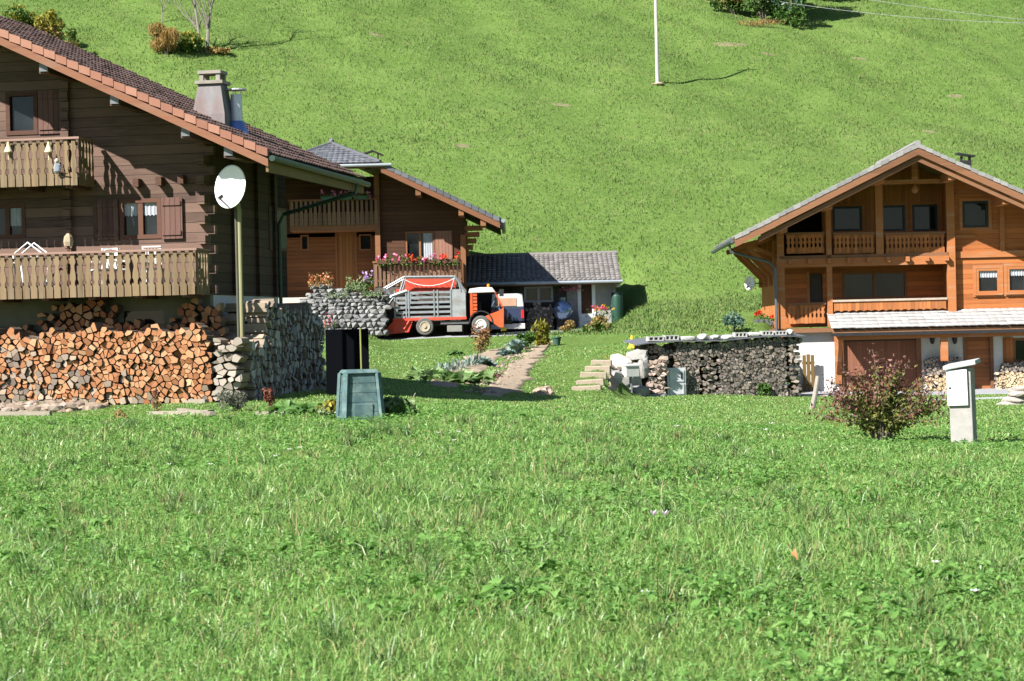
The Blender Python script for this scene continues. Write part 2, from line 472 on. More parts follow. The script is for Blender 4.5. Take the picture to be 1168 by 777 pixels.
def shutter(par, u0, u1, z0, z1, v, mt, label=None):
    m = MB().box(u0, u1, v-.045, v-.005, z0, z1)
    for f in (.14, .86):
        z = z0+(z1-z0)*f; m.box(u0+.03, u1-.03, v-.075, v-.046, z-.05, z+.05)
    o = m.build('shutter', mt, par)
    if label: o['label'] = label
    return o
def dashed(p, q, n): return [Vector(p).lerp(Vector(q), i/n) for i in range(n+1)]

# leaves -------------------------------------------------------------
def leaf_mesh(name, pos, size, mat, parent=None, up=.3, aspect=.5, seed=0, nrm=None):
    g = np.random.default_rng(seed); pos = np.asarray(pos, float); n = len(pos)
    size = np.broadcast_to(size, (n,)) * g.uniform(.6, 1.35, n)
    d = g.normal(size=(n, 3)); d[:, 2] += up
    if nrm is not None: d = d*.55 + np.asarray(nrm)
    d /= np.linalg.norm(d, axis=1, keepdims=True)
    o = np.cross(d, g.normal(size=(n, 3))); o /= np.linalg.norm(o, axis=1, keepdims=True)
    nn = np.cross(d, o)
    L = size[:, None]; W = L*aspect
    V = np.stack([pos - d*L*.5, pos + o*W*.5 + nn*W*.15, pos + d*L*.5 - nn*L*.12, pos - o*W*.5 + nn*W*.15], 1).reshape(-1, 3)
    b = np.arange(n)[:, None]*4
    return mesh_np(name, V, [np.concatenate([b+np.array([[0,1,2]]), b+np.array([[0,2,3]])])], mat, parent)
def blob_points(c, r, n, g, hollow=.35, lumps=6, lump=.45, base=None):
    """points through a lumpy volume, thinner towards its middle"""
    c = np.asarray(c, float); r = np.asarray(r, float)
    ctr = g.normal(size=(lumps, 3)); ctr /= np.linalg.norm(ctr, axis=1, keepdims=True); ctr *= g.uniform(.3, .75, (lumps, 1))
    i = g.integers(0, lumps, n); d = g.normal(size=(n, 3)); d /= np.linalg.norm(d, axis=1, keepdims=True)
    rad = g.uniform(hollow, 1, (n, 1))**.6
    p = ctr[i] + d*rad*lump*g.uniform(.6, 1.1, (lumps, 1))[i]
    p = c + p*r
    if base is not None: p = p[p[:, 2] > base]
    return p
LEAF_G = lambda: mat_isl('leaf_green', [(0, (.03,.075,.014)), (.5, (.065,.14,.026)), (1, (.13,.21,.045))], .55, .3)
LEAF_P = lambda: mat_isl('leaf_pale', [(0, (.07,.12,.04)), (.5, (.15,.21,.09)), (1, (.26,.31,.17))], .6, .25)
LEAF_Y = lambda: mat_isl('leaf_yellow', [(0, (.09,.12,.02)), (.5, (.24,.22,.03)), (1, (.35,.30,.06))], .6, .3)
LEAF_B = lambda: mat_isl('leaf_blue_green', [(0, (.04,.09,.06)), (.5, (.08,.15,.11)), (1, (.17,.24,.19))], .5, .2)
LEAF_O = lambda: mat_isl('leaf_dry', [(0, (.12,.085,.035)), (.5, (.28,.185,.065)), (1, (.42,.31,.13))], .8, .25)
BARK = lambda: mat_plain('bark', (.12,.10,.08), .9, .4, 12, stretch=(3,3,.6), bump=.5)

# firewood -----------------------------------------------------------
def log_cells(x0, x1, z0, hf, sp, seed, rnd=.36, thin=.1, split=.4):
    g = random.Random(seed); sites = []
    H = max(hf(x0+(x1-x0)*i/60) for i in range(61)); r = 0; z = z0 - sp
    while z < H + sp:
        x = x0 - sp + (sp*.5 if r % 2 else 0)
        while x < x1 + sp:
            if g.random() > thin: sites.append((x+g.uniform(-rnd, rnd)*sp, z+g.uniform(-rnd, rnd)*sp))
            x += sp
        z += sp*.87; r += 1
    A = np.array(sites); out = []
    for i, (x, z) in enumerate(sites):
        if not (x0 < x < x1 and z > z0 and z < hf(x)): continue
        d2 = (A[:, 0]-x)**2 + (A[:, 1]-z)**2
        poly = [(x-sp, z-sp), (x+sp, z-sp), (x+sp, z+sp), (x-sp, z+sp)]
        for j in np.argsort(d2)[1:16]:
            if d2[j] > (2.4*sp)**2: break
            nx_, nz_ = A[j, 0]-x, A[j, 1]-z
            poly = clip_half(poly, nx_, nz_, nx_*(A[j, 0]+x)/2 + nz_*(A[j, 1]+z)/2)
            if len(poly) < 3: break
        poly = clip_half(poly, 0, -1, -z0); poly = clip_half(poly, 1, 0, x1+.05) if len(poly) > 2 else poly
        poly = clip_half(poly, -1, 0, -x0+.05) if len(poly) > 2 else poly
        if len(poly) < 3: continue
        cx = sum(p[0] for p in poly)/len(poly); cz = sum(p[1] for p in poly)/len(poly)
        k = g.uniform(.80, .99); ro_ = g.uniform(-.16, .16); cr_, sr_ = math.cos(ro_), math.sin(ro_)
        q = []
        n = len(poly)   # knock corners back a little: split wood is never perfectly keyed
        for a in range(n):
            p = poly[a]; e = poly[(a+1) % n]
            if math.hypot(p[0]-e[0], p[1]-e[1]) < .12*sp: continue
            kk = k*g.uniform(.86, 1.04); ux, uz = (p[0]-cx)*kk, (p[1]-cz)*kk
            q.append((cx+ux*cr_-uz*sr_, cz+ux*sr_+uz*cr_))
        if len(q) < 3: continue
        if split and g.random() < split:      # a round split once more
            a = g.uniform(0, math.pi); ca, sa = math.cos(a), math.sin(a); c0 = cx*ca+cz*sa+g.uniform(-.15,.15)*sp; w_ = .02*sp
            for s_ in (1, -1):
                h_ = clip_half(q, s_*ca, s_*sa, s_*c0-w_)
                if len(h_) >= 3: out.append((sum(p[0] for p in h_)/len(h_), sum(p[1] for p in h_)/len(h_), h_))
        else: out.append((cx, cz, q))
    return out
def put_log(mb, q, v0, L, g, out=.05, tilt=.12):
    a = g.uniform(-out, out*.5); tx, tz = g.uniform(-tilt, tilt), g.uniform(-tilt, tilt); n = len(q)
    cx = sum(p[0] for p in q)/n; cz = sum(p[1] for p in q)/n
    fr = [(p[0], v0+a+(p[0]-cx)*tx+(p[1]-cz)*tz, p[1]) for p in q]
    bk = [(p[0], v0+a+L, p[1]) for p in q]
    sv = mb.mi; mb.mi = 0; mb.add(fr + bk, [tuple(range(n)), tuple(range(2*n-1, n-1, -1))])
    k = len(mb.v)-2*n; mb.mi = 1
    for i in range(n):
        mb.f.append([k+i, k+n+i, k+n+(i+1) % n, k+(i+1) % n]); mb.m.append(1)
    mb.mi = sv
LOG_E = lambda: mat_isl('split_log_end', [(0, (.17,.065,.03)), (.25, (.27,.11,.048)), (.5, (.34,.155,.07)), (.75, (.37,.205,.105)), (1, (.40,.28,.18))], .85, 0, .3, 16)
LOG_G = lambda: mat_isl('weathered_log_end', [(0, (.11,.085,.068)), (.4, (.19,.15,.12)), (.75, (.28,.22,.16)), (1, (.36,.29,.22))], .9, 0, .35, 16)
LOG_D = lambda: mat_isl('old_log_end', [(0, (.085,.075,.07)), (.5, (.19,.165,.145)), (.85, (.32,.27,.22)), (1, (.40,.33,.26))], .9, 0, .35, 20)
LOG_K = lambda: mat_isl('log_bark', [(0, (.06,.045,.035)), (.5, (.12,.09,.065)), (1, (.22,.16,.11))], .95, 0, .4, 20)
def crib(mb, x0, x1, y0, y1, z0, z1, t, g):
    """criss-cross end of a firewood stack: long sides and split faces in uneven layers"""
    k = 2.3; z = z0; lay = 0
    while z < z1-.02:
        h = t*g.uniform(1.6, 2.6); zt_ = min(z+h, z1); kk = g.uniform(1.3, 2.0) if lay % 2 == 0 else g.uniform(1.0, 1.3)
        for cx, cz, q in log_cells(0, (x1-x0)/kk, z, lambda x: zt_, t, g.randint(0, 9999), .33, .06, .25):
            put_log(mb, [(x0+p[0]*kk, p[1]) for p in q], y0, y1-y0, g, .09, .3)
        z = zt_; lay += 1
    return mb

# ================================================================== dark chalet (left)
h1 = Fr((-7.14, 54.0, 0.0), 10)
H1 = thing('chalet', 'dark brown timber chalet with red tiled roof behind the long orange firewood stack', 'chalet', h1)
W1 = mat_wood('dark_log_wall', (.125,.077,.057), (.06,.036,.027), 'z', .235, 'x', .4, .05, lined=.4)
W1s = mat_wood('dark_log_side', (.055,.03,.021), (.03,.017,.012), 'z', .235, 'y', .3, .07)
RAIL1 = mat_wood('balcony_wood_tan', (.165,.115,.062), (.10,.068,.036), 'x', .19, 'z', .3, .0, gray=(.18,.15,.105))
TRIM1 = mat_wood('brown_trim', (.09,.042,.026), (.045,.022,.015), 'z', 5, 'x', .25, 0)
SH1 = mat_wood('dark_shutter', (.11,.058,.045), (.06,.03,.025), 'x', .13, 'z', .3, .08)
FAS1 = mat_wood('orange_fascia', (.18,.078,.043), (.11,.048,.028), 'z', 9, 'x', .3, 0, gray=(.19,.11,.075))
SOF1 = mat_wood('dark_soffit', (.09,.05,.033), (.05,.028,.02), 'x', .16, 'y', .3, .05)
PLAST = mat_plain('white_plaster', (.52,.51,.49), .9, .1, 8, bump=.25)
PLG = mat_plain('grey_plaster', (.15,.145,.10), .9, .14, 5, bump=.25)
LACE = mat_plain('white_lace', (.32,.34,.37), .9, .15, 30)
TILE1 = mat_isl('weathered_roof_tile', [(0, (.045,.028,.025)), (.4, (.08,.05,.043)), (.8, (.12,.076,.065)), (1, (.165,.10,.08))], .85, 0, .45, 9)
VERGE1 = mat_isl('terracotta_verge', [(0, (.16,.07,.047)), (.5, (.24,.11,.073)), (1, (.31,.165,.115))], .8, 0, .4, 8)
GUT1 = mat_plain('green_gutter', (.03,.06,.043), .45, .25, 3, metal=.2)

vr = -2.1
xa, za = h1.hit(0, 33, vr); xb, zb = h1.hit(300, 169, vr)
m1 = (zb-za)/(xb-xa); ue1 = h1.hit(304, 172, vr)[0]; ur1 = -7.3
top1 = lambda u: zb + m1*(u-xb)
zr1 = top1(ur1); L1 = 7.0
clip1 = [(-m1, 1, zb-m1*xb-.40), (m1, 1, zb-m1*xb-.40+2*ur1*m1)]
zf1 = h1.hit(120, 339, 0)[1]            # bottom of timber
hz = lambda py, v=0, px=150: h1.hit(px, py, v)[1]
hx = lambda px, v=0, py=250: h1.hit(px, py, v)[0]
holes1 = [(hx(7,0,130), hx(43,0,130), hz(154,0,25), hz(105,0,25)), (hx(137), hx(184), hz(273), hz(227)), (hx(-12), hx(29), hz(272,0,10), hz(233,0,10))]
mb = MB(); wall(mb, 2*ur1, 0, zf1, zr1, 0, .22, holes1, clip1); mb.build('front_wall', W1, H1)
mb = MB(); wall(mb, 2*ur1, 0, -.6, zf1-.003, .06, .3, [(hx(140,0,360), hx(186,0,360), hz(376), hz(355))]); mb.build('basement_wall', PLG, H1)
MB().box(hx(140,0,360), hx(186,0,360), .12, .2, hz(376), hz(355)).build('basement_window', mat_glass(), H1)
# side wall facing right, with its own window, on a plastered base
sw = [h1.side(306, 235, 0), h1.side(327, 285, 0)]
mb = MB()
zt_side = top1(0) - .42
y0s, y1s = sw[0][0], sw[1][0]; zw1, zw0 = sw[0][1], h1.side(306, 285, 0)[1]
for (a, b, c, d) in ((.222, y0s, zf1, zt_side), (y1s, L1-.9, zf1, zt_side), (y0s, y1s, zf1, zw0), (y0s, y1s, zw1, zt_side)): mb.box(-.22, 0, a, b, c, d)
mb.box(2*ur1, 2*ur1+.2, .222, L1-.9, zf1, zt_side)
mb.box(2*ur1+.202, -.222, L1-1.12, L1-.9, zf1, zt_side)
for k in (2.0, 4.05, 5.6): mb.box(0.001, .09, k-.09, k+.09, zf1, zt_side)
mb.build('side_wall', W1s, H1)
MB().box(-.28, -.03, .302, L1-.95, -.6, zf1-.003).build('side_base', PLAST, H1)
o = MB().box(-.12, .02, y0s, y1s, zw0, zw1).build('window', TRIM1, H1)
MB().box(.0, .026, y0s+.08, y1s-.08, zw0+.08, zw1-.08).build('pane', mat_plain('dark_pane', (.02,.022,.024), .5, .2, 3), o)
# log ends crossing at the front corner, and the cross wall
mb = MB()
for i in range(int((zt_side-zf1)/.235)):
    z = zf1 + i*.235
    if i % 2 == 0: mb.box(0.002, .17, .0, .19, z+.02, z+.22)
    else: mb.box(-.2, -.01, -.2, -.003, z+.02, z+.22)
mb.build('corner_log_ends', W1, H1)
mb = MB(); xc = hx(77, 0, 200)
for i in range(int((top1(xc)-.5-zf1)/.235)):
    z = zf1 + i*.235; e = .10 if i % 2 else .16
    mb.box(xc-.1, xc+.1, -e, -.003, z+.015, z+.225)
mb.build('cross_wall_log_ends', W1, H1)
for px, py in ((157, 209), (183, 207), (208, 205)):
    a, b = h1.hit(px, py, -.1); MB().box(a-.07, a+.07, -.26, -.004, b-.1, b+.1).build('joist_end', TRIM1, H1)
# windows, shutters
a = holes1[0]; window(H1, *a, 0, TRIM1, 1, .1)
shutter(H1, hx(44,0,130), hx(80,0,130), a[2], a[3], 0, SH1)
a = holes1[1]; cw = (a[1]-a[0])
window(H1, *a, 0, TRIM1, 2, .1, curtain=[(a[0]+.1, a[0]+cw*.46, a[3]-.42, a[3]-.1), (a[0]+cw*.54, a[1]-.1, a[3]-.42, a[3]-.1)], cmat=LACE)
shutter(H1, hx(107), hx(136), a[2], a[3], 0, SH1); shutter(H1, hx(185), hx(209), a[2]-.02, a[3], -.03, SH1)
a = holes1[2]; window(H1, *a, 0, TRIM1, 2, .09, curtain=[(a[1]-.45, a[1]-.1, a[3]-.55, a[3]-.1)], cmat=LACE)
# roof
mb = MB()
for sgn in (1, -1):
    def mu(u): return u if sgn == 1 else 2*ur1-u
    poly = [(mu(ur1), zr1-.10), (mu(ue1), top1(ue1)-.10), (mu(ue1), top1(ue1)-.30), (mu(ur1), zr1-.30)]
    mb.prism(poly, vr+.02, L1)
roof1 = mb.build('roof', SOF1, H1)
mb = MB()
eR = Vector((ue1+.06, 0, top1(ue1+.06)-.07)); rg = Vector((ur1, 0, zr1-.07)); eL = Vector((2*ur1-ue1-.06, 0, top1(ue1+.06)-.07))
dv = Vector((0, 1, 0))
tile_patch(mb, lambda t: (rg.lerp(eR, t)+dv*(vr+.1), rg.lerp(eR, t)+dv*L1), 27, .24, .028, .03)
tile_patch(mb, lambda t: (rg.lerp(eL, t)+dv*(vr+.1), rg.lerp(eL, t)+dv*L1), 22, .4, .028, .03, 3)
mb.build('roof_tiles', TILE1, roof1)
mb = MB(); nV = 34
for sgn in (1, -1):
    for i in range(nV):
        u0_ = ur1 + (ue1+.05-ur1)*i/nV; u1_ = ur1 + (ue1+.05-ur1)*(i+.95)/nV
        f = (lambda u: u) if sgn == 1 else (lambda u: 2*ur1-u)
        g_ = random.uniform(-.012, .012)
        poly = [(f(u0_), top1(u0_)+.0+g_), (f(u1_), top1(u1_)+.035+g_), (f(u1_), top1(u1_)-.145+g_), (f(u0_), top1(u0_)-.18+g_)]
        mb.prism(poly, vr-.065, vr+.16)
mb.build('verge_tiles', VERGE1, roof1)
mb = MB()
for f in ((lambda u: u), (lambda u: 2*ur1-u)):
    mb.prism([(f(ur1), zr1-.19), (f(ue1+.04), top1(ue1+.04)-.19), (f(ue1+.04), top1(ue1+.04)-.37), (f(ur1), zr1-.37)], vr-.04, vr+.018)
mb.build('fascia', FAS1, roof1)
mb = MB()
ge = ue1+.14; gz = top1(ue1)-.20
mb.tube([(ge, vr-.05, gz), (ge, L1+.1, gz-.06)], .07, 10)
mb.box(ue1+.031, ue1+.05, vr+.02, L1, gz-.04, gz+.06)
mb.tube([(ge, L1-1.2, gz-.1), (ge-.05, L1-1.2, gz-.35), (.25, L1-1.25, gz-.85), (.12, L1-1.25, gz-1.1), (.12, L1-1.25, 0)], .05, 8)
mb.build('gutter', GUT1, roof1)
MB().box(ue1-.03, ue1+.03, vr+.02, L1, gz-.30, gz-.02).build('eave_board', mat_wood('ochre_board', (.15,.10,.045), (.10,.065,.03), 'z', 9, 'y', .3, 0), roof1)
CAPG = mat_plain('grey_zinc', (.15,.155,.16), .45, .15, 5, metal=.5)
for px, py in ((50, 80), (131, 120), (212, 157), (261, 181), (-40, 40)):
    a, b = h1.hit(px, py, vr+.15); b = top1(a)-.42
    p_ = MB().box(a-.12, a+.12, vr+.16, -.003, b-.16, b+.12).build('purlin', SOF1, H1)
    MB().box(a-.10, a+.10, vr+.125, vr+.157, b-.12, b+.09).build('end_cap', CAPG, p_)
# chimney + flue
rp = (xb, 0, zb); rn = (-m1, 0, 1)
u_c = h1.hit(243, 110, 1.6)[0]; c = Vector((u_c, 1.6, top1(u_c))); s_ = 2600/(h1.M @ c).y
ch = MB(); bw = 38/s_/2; tw = 26/s_/2; hh = h1.hit(243, 97, 1.6)[1] - c.z
vs = [(c.x-bw, c.y-bw, c.z-.6), (c.x+bw, c.y-bw, c.z-.6), (c.x+bw, c.y+bw, c.z-.6), (c.x-bw, c.y+bw, c.z-.6),
      (c.x-bw, c.y-bw, c.z+.05), (c.x+bw, c.y-bw, c.z+.05), (c.x+bw, c.y+bw, c.z+.05), (c.x-bw, c.y+bw, c.z+.05),
      (c.x-tw, c.y-tw, c.z+hh), (c.x+tw, c.y-tw, c.z+hh), (c.x+tw, c.y+tw, c.z+hh), (c.x-tw, c.y+tw, c.z+hh)]
ch.add(vs, [(0,1,5,4),(1,2,6,5),(2,3,7,6),(3,0,4,7),(4,5,9,8),(5,6,10,9),(6,7,11,10),(7,4,8,11),(8,9,10,11)])
chim = ch.build('chimney', mat_plain('chimney_render', (.19,.18,.185), .9, .3, 2.5, dirt=(.15,.10,.085), stretch=(1,1,.4)), H1)
ct = MB(); t2 = tw+.07; z0 = c.z+hh
ct.box(c.x-t2, c.x+t2, c.y-t2, c.y+t2, z0+.002, z0+.08)
for i in (-1, 1):
    for j in (-1, 1): ct.box(c.x+i*tw*.75-.05, c.x+i*tw*.75+.05, c.y+j*tw*.75-.05, c.y+j*tw*.75+.05, z0+.08, z0+.25)
ct.box(c.x-tw*1.05, c.x+tw*1.05, c.y-tw*1.05, c.y+tw*1.05, z0+.25, z0+.33)
ct.build('chimney_cap', mat_plain('chimney_cap', (.22,.20,.17), .9, .3, 5), chim)
u_c = h1.hit(270, 130, 1.8)[0]; c = Vector((u_c, 1.8, top1(u_c))); s_ = 2600/(h1.M @ c).y; zq = h1.hit(268, 108, 1.8)[1]-c.z
fl = MB().lathe([(.0, -.3), (.14, -.3), (.14, zq), (.0, zq)], c, 18)
fl.lathe([(.0, zq+.1), (.26, zq+.1), (.26, zq+.13), (0, zq+.16)], c, 18)
for k in range(3): a = k*2.1; fl.tube([c+Vector((.11*math.cos(a), .11*math.sin(a), zq-.02)), c+Vector((.11*math.cos(a), .11*math.sin(a), zq+.12))], .012, 5)
flo = fl.build('flue_pipe', mat_plain('stainless', (.58,.60,.63), .4, .15, 3, metal=.25), H1, smooth=False)
MB().lathe([(.32, -.22), (.19, .10), (.175, .16)], c, 18).build('flue_flashing', mat_plain('blue_flashing', (.12,.19,.42), .4, .2, 4, metal=.3), flo)
# balconies
def balcony1(px_r, y_rail, y_bot, vf, px_l=-150, name='balcony'):
    ur_, zr_ = h1.hit(px_r, y_rail, vf); zb_ = h1.hit(px_r, y_bot, vf)[1]; ul_ = max(h1.hit(px_l, y_rail, vf)[0], 2*ur1+.1)
    m = MB().box(ul_, ur_-.03, vf+.06, -.003, zb_+.10, zb_+.2)
    for i in range(6):
        x = ur_-.25-i*1.15; m.box(x-.08, x+.08, vf+.08, -.003, zb_-.06, zb_+.098)
    o = m.build(name, TRIM1, H1)
    m = MB(); slats(m, (ul_, vf), (ur_, vf), zb_, zr_-.05, .19, PROF_A); slats(m, (ur_+.0, vf+.06), (ur_, -.2), zb_, zr_-.05, .19, PROF_A)
    m.box(ul_, ur_-.02, vf+.03, vf+.09, zb_+.22, zb_+.30); m.box(ul_, ur_-.02, vf+.03, vf+.09, zr_-.2, zr_-.12)
    m.build('railing', RAIL1, o)
    m = MB().box(ul_, ur_+.06, vf-.06, vf+.08, zr_-.05, zr_); m.box(ur_-.05, ur_+.06, vf+.082, -.21, zr_-.05, zr_)
    m.build('handrail', mat_wood('handrail_pinkish', (.22,.14,.11), (.14,.09,.07), 'z', 9, 'x', .3, 0), o)
    return ur_, zr_, zb_, vf
bU = balcony1(88, 156, 211, -1.25); bL = balcony1(222, 283, 336, -1.25)
h1_parts_done = True

# ------------------------------------------------------------------ firewood of the dark chalet
vS = -1.75
xsL = h1.hit(-60, 420, vS)[0]; xsR = h1.hit(240, 420, vS)[0]; zS = Z(*(h1.w(-3, vS, 0)).xy) - .02
hS = h1.hit(120, 377, vS)[1]
def hf1(x):
    f = (x-xsL)/(xsR-xsL)
    return hS + .05*math.sin(x*2.1) + .04*math.sin(x*5.3) - (.0 if f < .97 else (f-.97)*12)
cells = log_cells(xsL, xsR, zS, hf1, .148, 3, .40, .05, .2)
g = random.Random(5)
def area_(q): return abs(sum(q[i][0]*q[(i+1) % len(q)][1]-q[(i+1) % len(q)][0]*q[i][1] for i in range(len(q))))
vis = sorted([c for c in cells if c[0] > h1.hit(-6, 420, vS)[0]], key=lambda c: -area_(c[2]))[:232]
rest = [c for c in cells if c not in vis]
NLOG = 0
def single_log(fr, cx, cz, q, v0, L, ends, lab, grp):
    global NLOG
    m = MB(); put_log(m, [(p[0]-cx, p[1]-cz) for p in q], 0, L, g, .10, .25)
    o = m.build('firewood_log', [ends, LOG_K()]); o.matrix_world = fr.M @ Matrix.Translation((cx, v0, cz))
    tag(o, lab, 'log', grp); NLOG += 1
for cx, cz, q in vis:
    dx = (cx-xsL)/(xsR-xsL); hrel = (cz-zS)/(hS-zS)
    gray = hrel < .62 - .95*abs(dx-.33) + .3*noise.noise(Vector((cx*1.3, cz*1.3, 3))) + random.gauss(0, .13)
    if gray: single_log(h1, cx, cz, q, vS, .55, LOG_G(), 'grey weathered split log low in the left half of the long sunlit firewood stack', 'grey logs of the long stack')
    else: single_log(h1, cx, cz, q, vS, .55, LOG_E(), "orange split log in the long sunlit firewood stack before the dark chalet", 'orange logs of the long stack')
m = MB()
for cx, cz, q in rest: put_log(m, q, vS, .55, g)
o = m.build('stacked_firewood', [LOG_E(), LOG_K()]); o['kind'] = 'stuff'
o.matrix_world = h1.M; tag(o, 'small pieces wedged between the orange and grey logs of the long sunlit stack', 'firewood')
# the second row behind, heaped up in the shade of the balcony
def hf2(x):
    px_ = (x-xsL)/(xsR-xsL)*300-60
    a = 1.55*math.exp(-((px_-75)/52)**4)*1.0 if px_ < 160 else 0
    b = .50*math.exp(-((px_-214)/34)**4)
    return hS + .15 + min(.52, a*.36)+ b
vS2 = -.37
cells2 = log_cells(xsL, xsR-.1, hS-.35, hf2, .17, 9)
shown = [c for c in cells2 if h1.hit(-10, 420, vS2)[0] < c[0] and c[1] > hS-.02]
shown.sort(key=lambda c: -area_(c[2]))
for cx, cz, q in shown[:max(0, 300-NLOG)]:
    single_log(h1, cx, cz, q, vS2+random.uniform(-.05,.03), .36, LOG_E(), 'shaded split log heaped behind the long stack just under the lower balcony', 'shaded logs under the balcony')
m = MB()
for c in cells2:
    if c not in shown[:max(0, 300-NLOG+len(shown))]: put_log(m, c[2], vS2, .36, g)
for cx, cz, q in log_cells(xsL, xsR-.1, zS, lambda x: hS-.36, .3, 19): put_log(m, q, vS2+.02, .34, g)
for cx, cz, q in log_cells(xsL, xsR-.1, zS, lambda x: hS-.12, .26, 29): put_log(m, q, vS+.6, .5, g)
o = m.build('stacked_firewood', [LOG_E(), LOG_K()]); o['kind'] = 'stuff'; o.matrix_world = h1.M
tag(o, 'rear row of firewood filling the gap between the long stack and the basement wall', 'firewood')
# pale criss-cross end and the tall stack along the shaded side
m = MB(); xcr0 = xsR+.06; xcr1 = h1.hit(274, 420, vS)[0]
crib(m, xcr0, xcr1, vS+.05, vS+.65, zS, h1.hit(255, 388, vS)[1], .16, random.Random(4))
o = m.build('stacked_firewood', [mat_isl('pale_log', [(0, (.17,.14,.11)), (.5, (.29,.25,.21)), (1, (.40,.36,.31))], .9, 0, .3, 14), LOG_G()]); o['kind'] = 'stuff'; o.matrix_world = h1.M
tag(o, 'pale criss-crossed end of the long firewood stack at its right corner', 'firewood')
sd = Fr(h1.w(xcr1+.04, 0, 0), 10-90)       # x runs along the side wall, away; -y faces right
L_s = 7.4
def hf3(x):
    return zS + (1.45 + .1*math.sin(x*2) if x < .35 else (2.25 + .12*math.sin(x*1.7)) if x < 4.2 else 2.25 - (x-4.2)*.35)
m = MB()
EA = Matrix(((0,-1,0,xcr1+.04),(1,0,0,0),(0,0,1,0),(0,0,0,1)))   # local x -> house y, local -y -> house +x
for cx, cz, q in log_cells(vS+.7, 5.6, zS-.1, hf3, .185, 12): put_log(m, q, 0, .55, g, .09, .2)
for cx, cz, q in log_cells(vS+1.3, 5.5, zS-.1, lambda x: min(hf3(x)+.12, zS+2.2), .2, 13): put_log(m, q, .6, .5, g)
o = m.build('stacked_firewood', [mat_isl('blue_grey_log', [(0,(.10,.10,.11)),(.5,(.25,.245,.25)),(1,(.46,.45,.44))], .9, 0, .35, 18), LOG_G()]); o['kind'] = 'stuff'; o.matrix_world = h1.M @ EA
tag(o, 'tall dark firewood stack in shade along the side wall of the dark chalet', 'firewood')
# ================================================================== orange chalet (right)
h3 = Fr((10.24, 87.0, 0.0), 1.5)
H3 = thing('chalet', 'orange timber chalet with grey tiled gable roof and a brown garage door', 'chalet', h3)
A3 = mat_wood('orange_boards', (.34,.112,.033), (.21,.066,.021), 'z', .19, 'x', .45, .04, lined=.5, gray=(.27,.125,.06))
V3 = mat_wood('orange_upright', (.35,.125,.04), (.22,.075,.024), 'x', .15, 'z', .45, .04, lined=.5, gray=(.28,.14,.065))
B3 = mat_wood('orange_beam', (.33,.122,.042), (.21,.074,.026), 'z', 7, 'x', .3, 0, gray=(.34,.24,.16))
BD3 = mat_wood('brown_beam', (.19,.09,.045), (.12,.055,.028), 'z', 7, 'x', .3, 0)
GAR3 = mat_wood('garage_board', (.20,.085,.05), (.15,.06,.035), 'x', .12, 'z', .15, .05, lined=.6)
TILE3 = mat_isl('grey_roof_tile', [(0, (.15,.147,.147)), (.5, (.22,.216,.21)), (1, (.29,.283,.275))], .8, 0, .4, 8)
METB = mat_plain('dark_metal', (.03,.03,.032), .5, .2, 5, metal=.4)
PIPE = mat_plain('slate_pipe', (.11,.13,.15), .45, .15, 5, metal=.5)
q3 = lambda px, py, v=0: h3.hit(px, py, v)
vr3 = -2.4
xa, za = q3(1047, 163, vr3); xe, ze = q3(838, 267, vr3); xr_, zr_ = q3(1168, 218, vr3)
ur3 = xa; m3 = ((za-ze)/(xa-xe) + (za-zr_)/(xr_-xa))/2; zr3 = za; sp3 = ur3 - xe
top3 = lambda u: zr3 - m3*abs(u-ur3)
W3 = 10.15; D3 = 8.0; zg3 = -1.5
zF1 = q3(900, 374)[1]; zF2 = q3(1000, 290)[1]; zF2b = q3(1000, 303)[1]
xp = q3(1083, 250)[0]                    # big post between loggia and closed wall
clip3 = [(-m3, 1, zr3-m3*ur3-.36), (m3, 1, zr3+m3*ur3-.36)]
# masonry base
gx0, gz1 = q3(957, 400); gx1, gz0 = q3(1051, 452)
gz1 = q3(1000, 384)[1]
dx0 = q3(1099, 410)[0]; dx1 = q3(1133, 410)[0]; dz1 = q3(1115, 382)[1]
wx0 = q3(1156, 400)[0]; wx1 = q3(1186, 400)[0]; wz0 = q3(1160, 413)[1]; wz1 = q3(1160, 386)[1]
mb = MB(); wall(mb, 0, W3, zg3, zF1-.03, 0, .3, [(gx0, gx1, zg3, gz1), (dx0, dx1, zg3, dz1), (wx0, wx1, wz0, wz1)])
mb.box(0, .3, .301, D3, zg3, zF1-.03); mb.box(W3-.3, W3, .301, D3, zg3, zF1-.03)
base3 = mb.build('basement_wall', PLAST, H3)
# garage door with its frame
fz = q3(1000, 381)[1]
o = MB().box(gx0+.16, gx1-.16, .12, .18, zg3, gz1-.12).build('garage_door', GAR3, H3)
m = MB(); m.box(gx0-.02, gx0+.16, -.05, .25, zg3, gz1); m.box(gx1-.16, gx1+.02, -.05, .25, zg3, gz1); m.box(gx0+.16, gx1-.16, -.05, .25, gz1-.12, gz1)
m.build('door_frame', BD3, o)
MB().box(gx0+.17, gx1-.17, .06, .119, gz1-.17, gz1-.121).build('track', METB, o)
o = MB().box(dx0+.12, dx1-.12, .1, .16, zg3, dz1-.1).build('door', mat_wood('brown_door', (.30,.115,.045), (.2,.075,.03), 'z', .17, 'x', .2, .05), H3)
m = MB(); m.box(dx0, dx0+.12, -.05, .2, zg3, dz1); m.box(dx1-.12, dx1, -.05, .2, zg3, dz1); m.box(dx0+.12, dx1-.12, -.05, .2, dz1-.1, dz1); m.build('door_frame', BD3, o)
MB().tube([(dx1-.2, .1, -.2), (dx1-.2, .04, -.2), (dx1-.32, .04, -.2)], .012, 6).build('handle', METB, o)
window(H3, wx0, wx1, wz0, wz1, 0, BD3, 2, .08)
shutter(H3, q3(1144, 400)[0], wx0-.02, wz0-.05, wz1+.05, 0, V3)
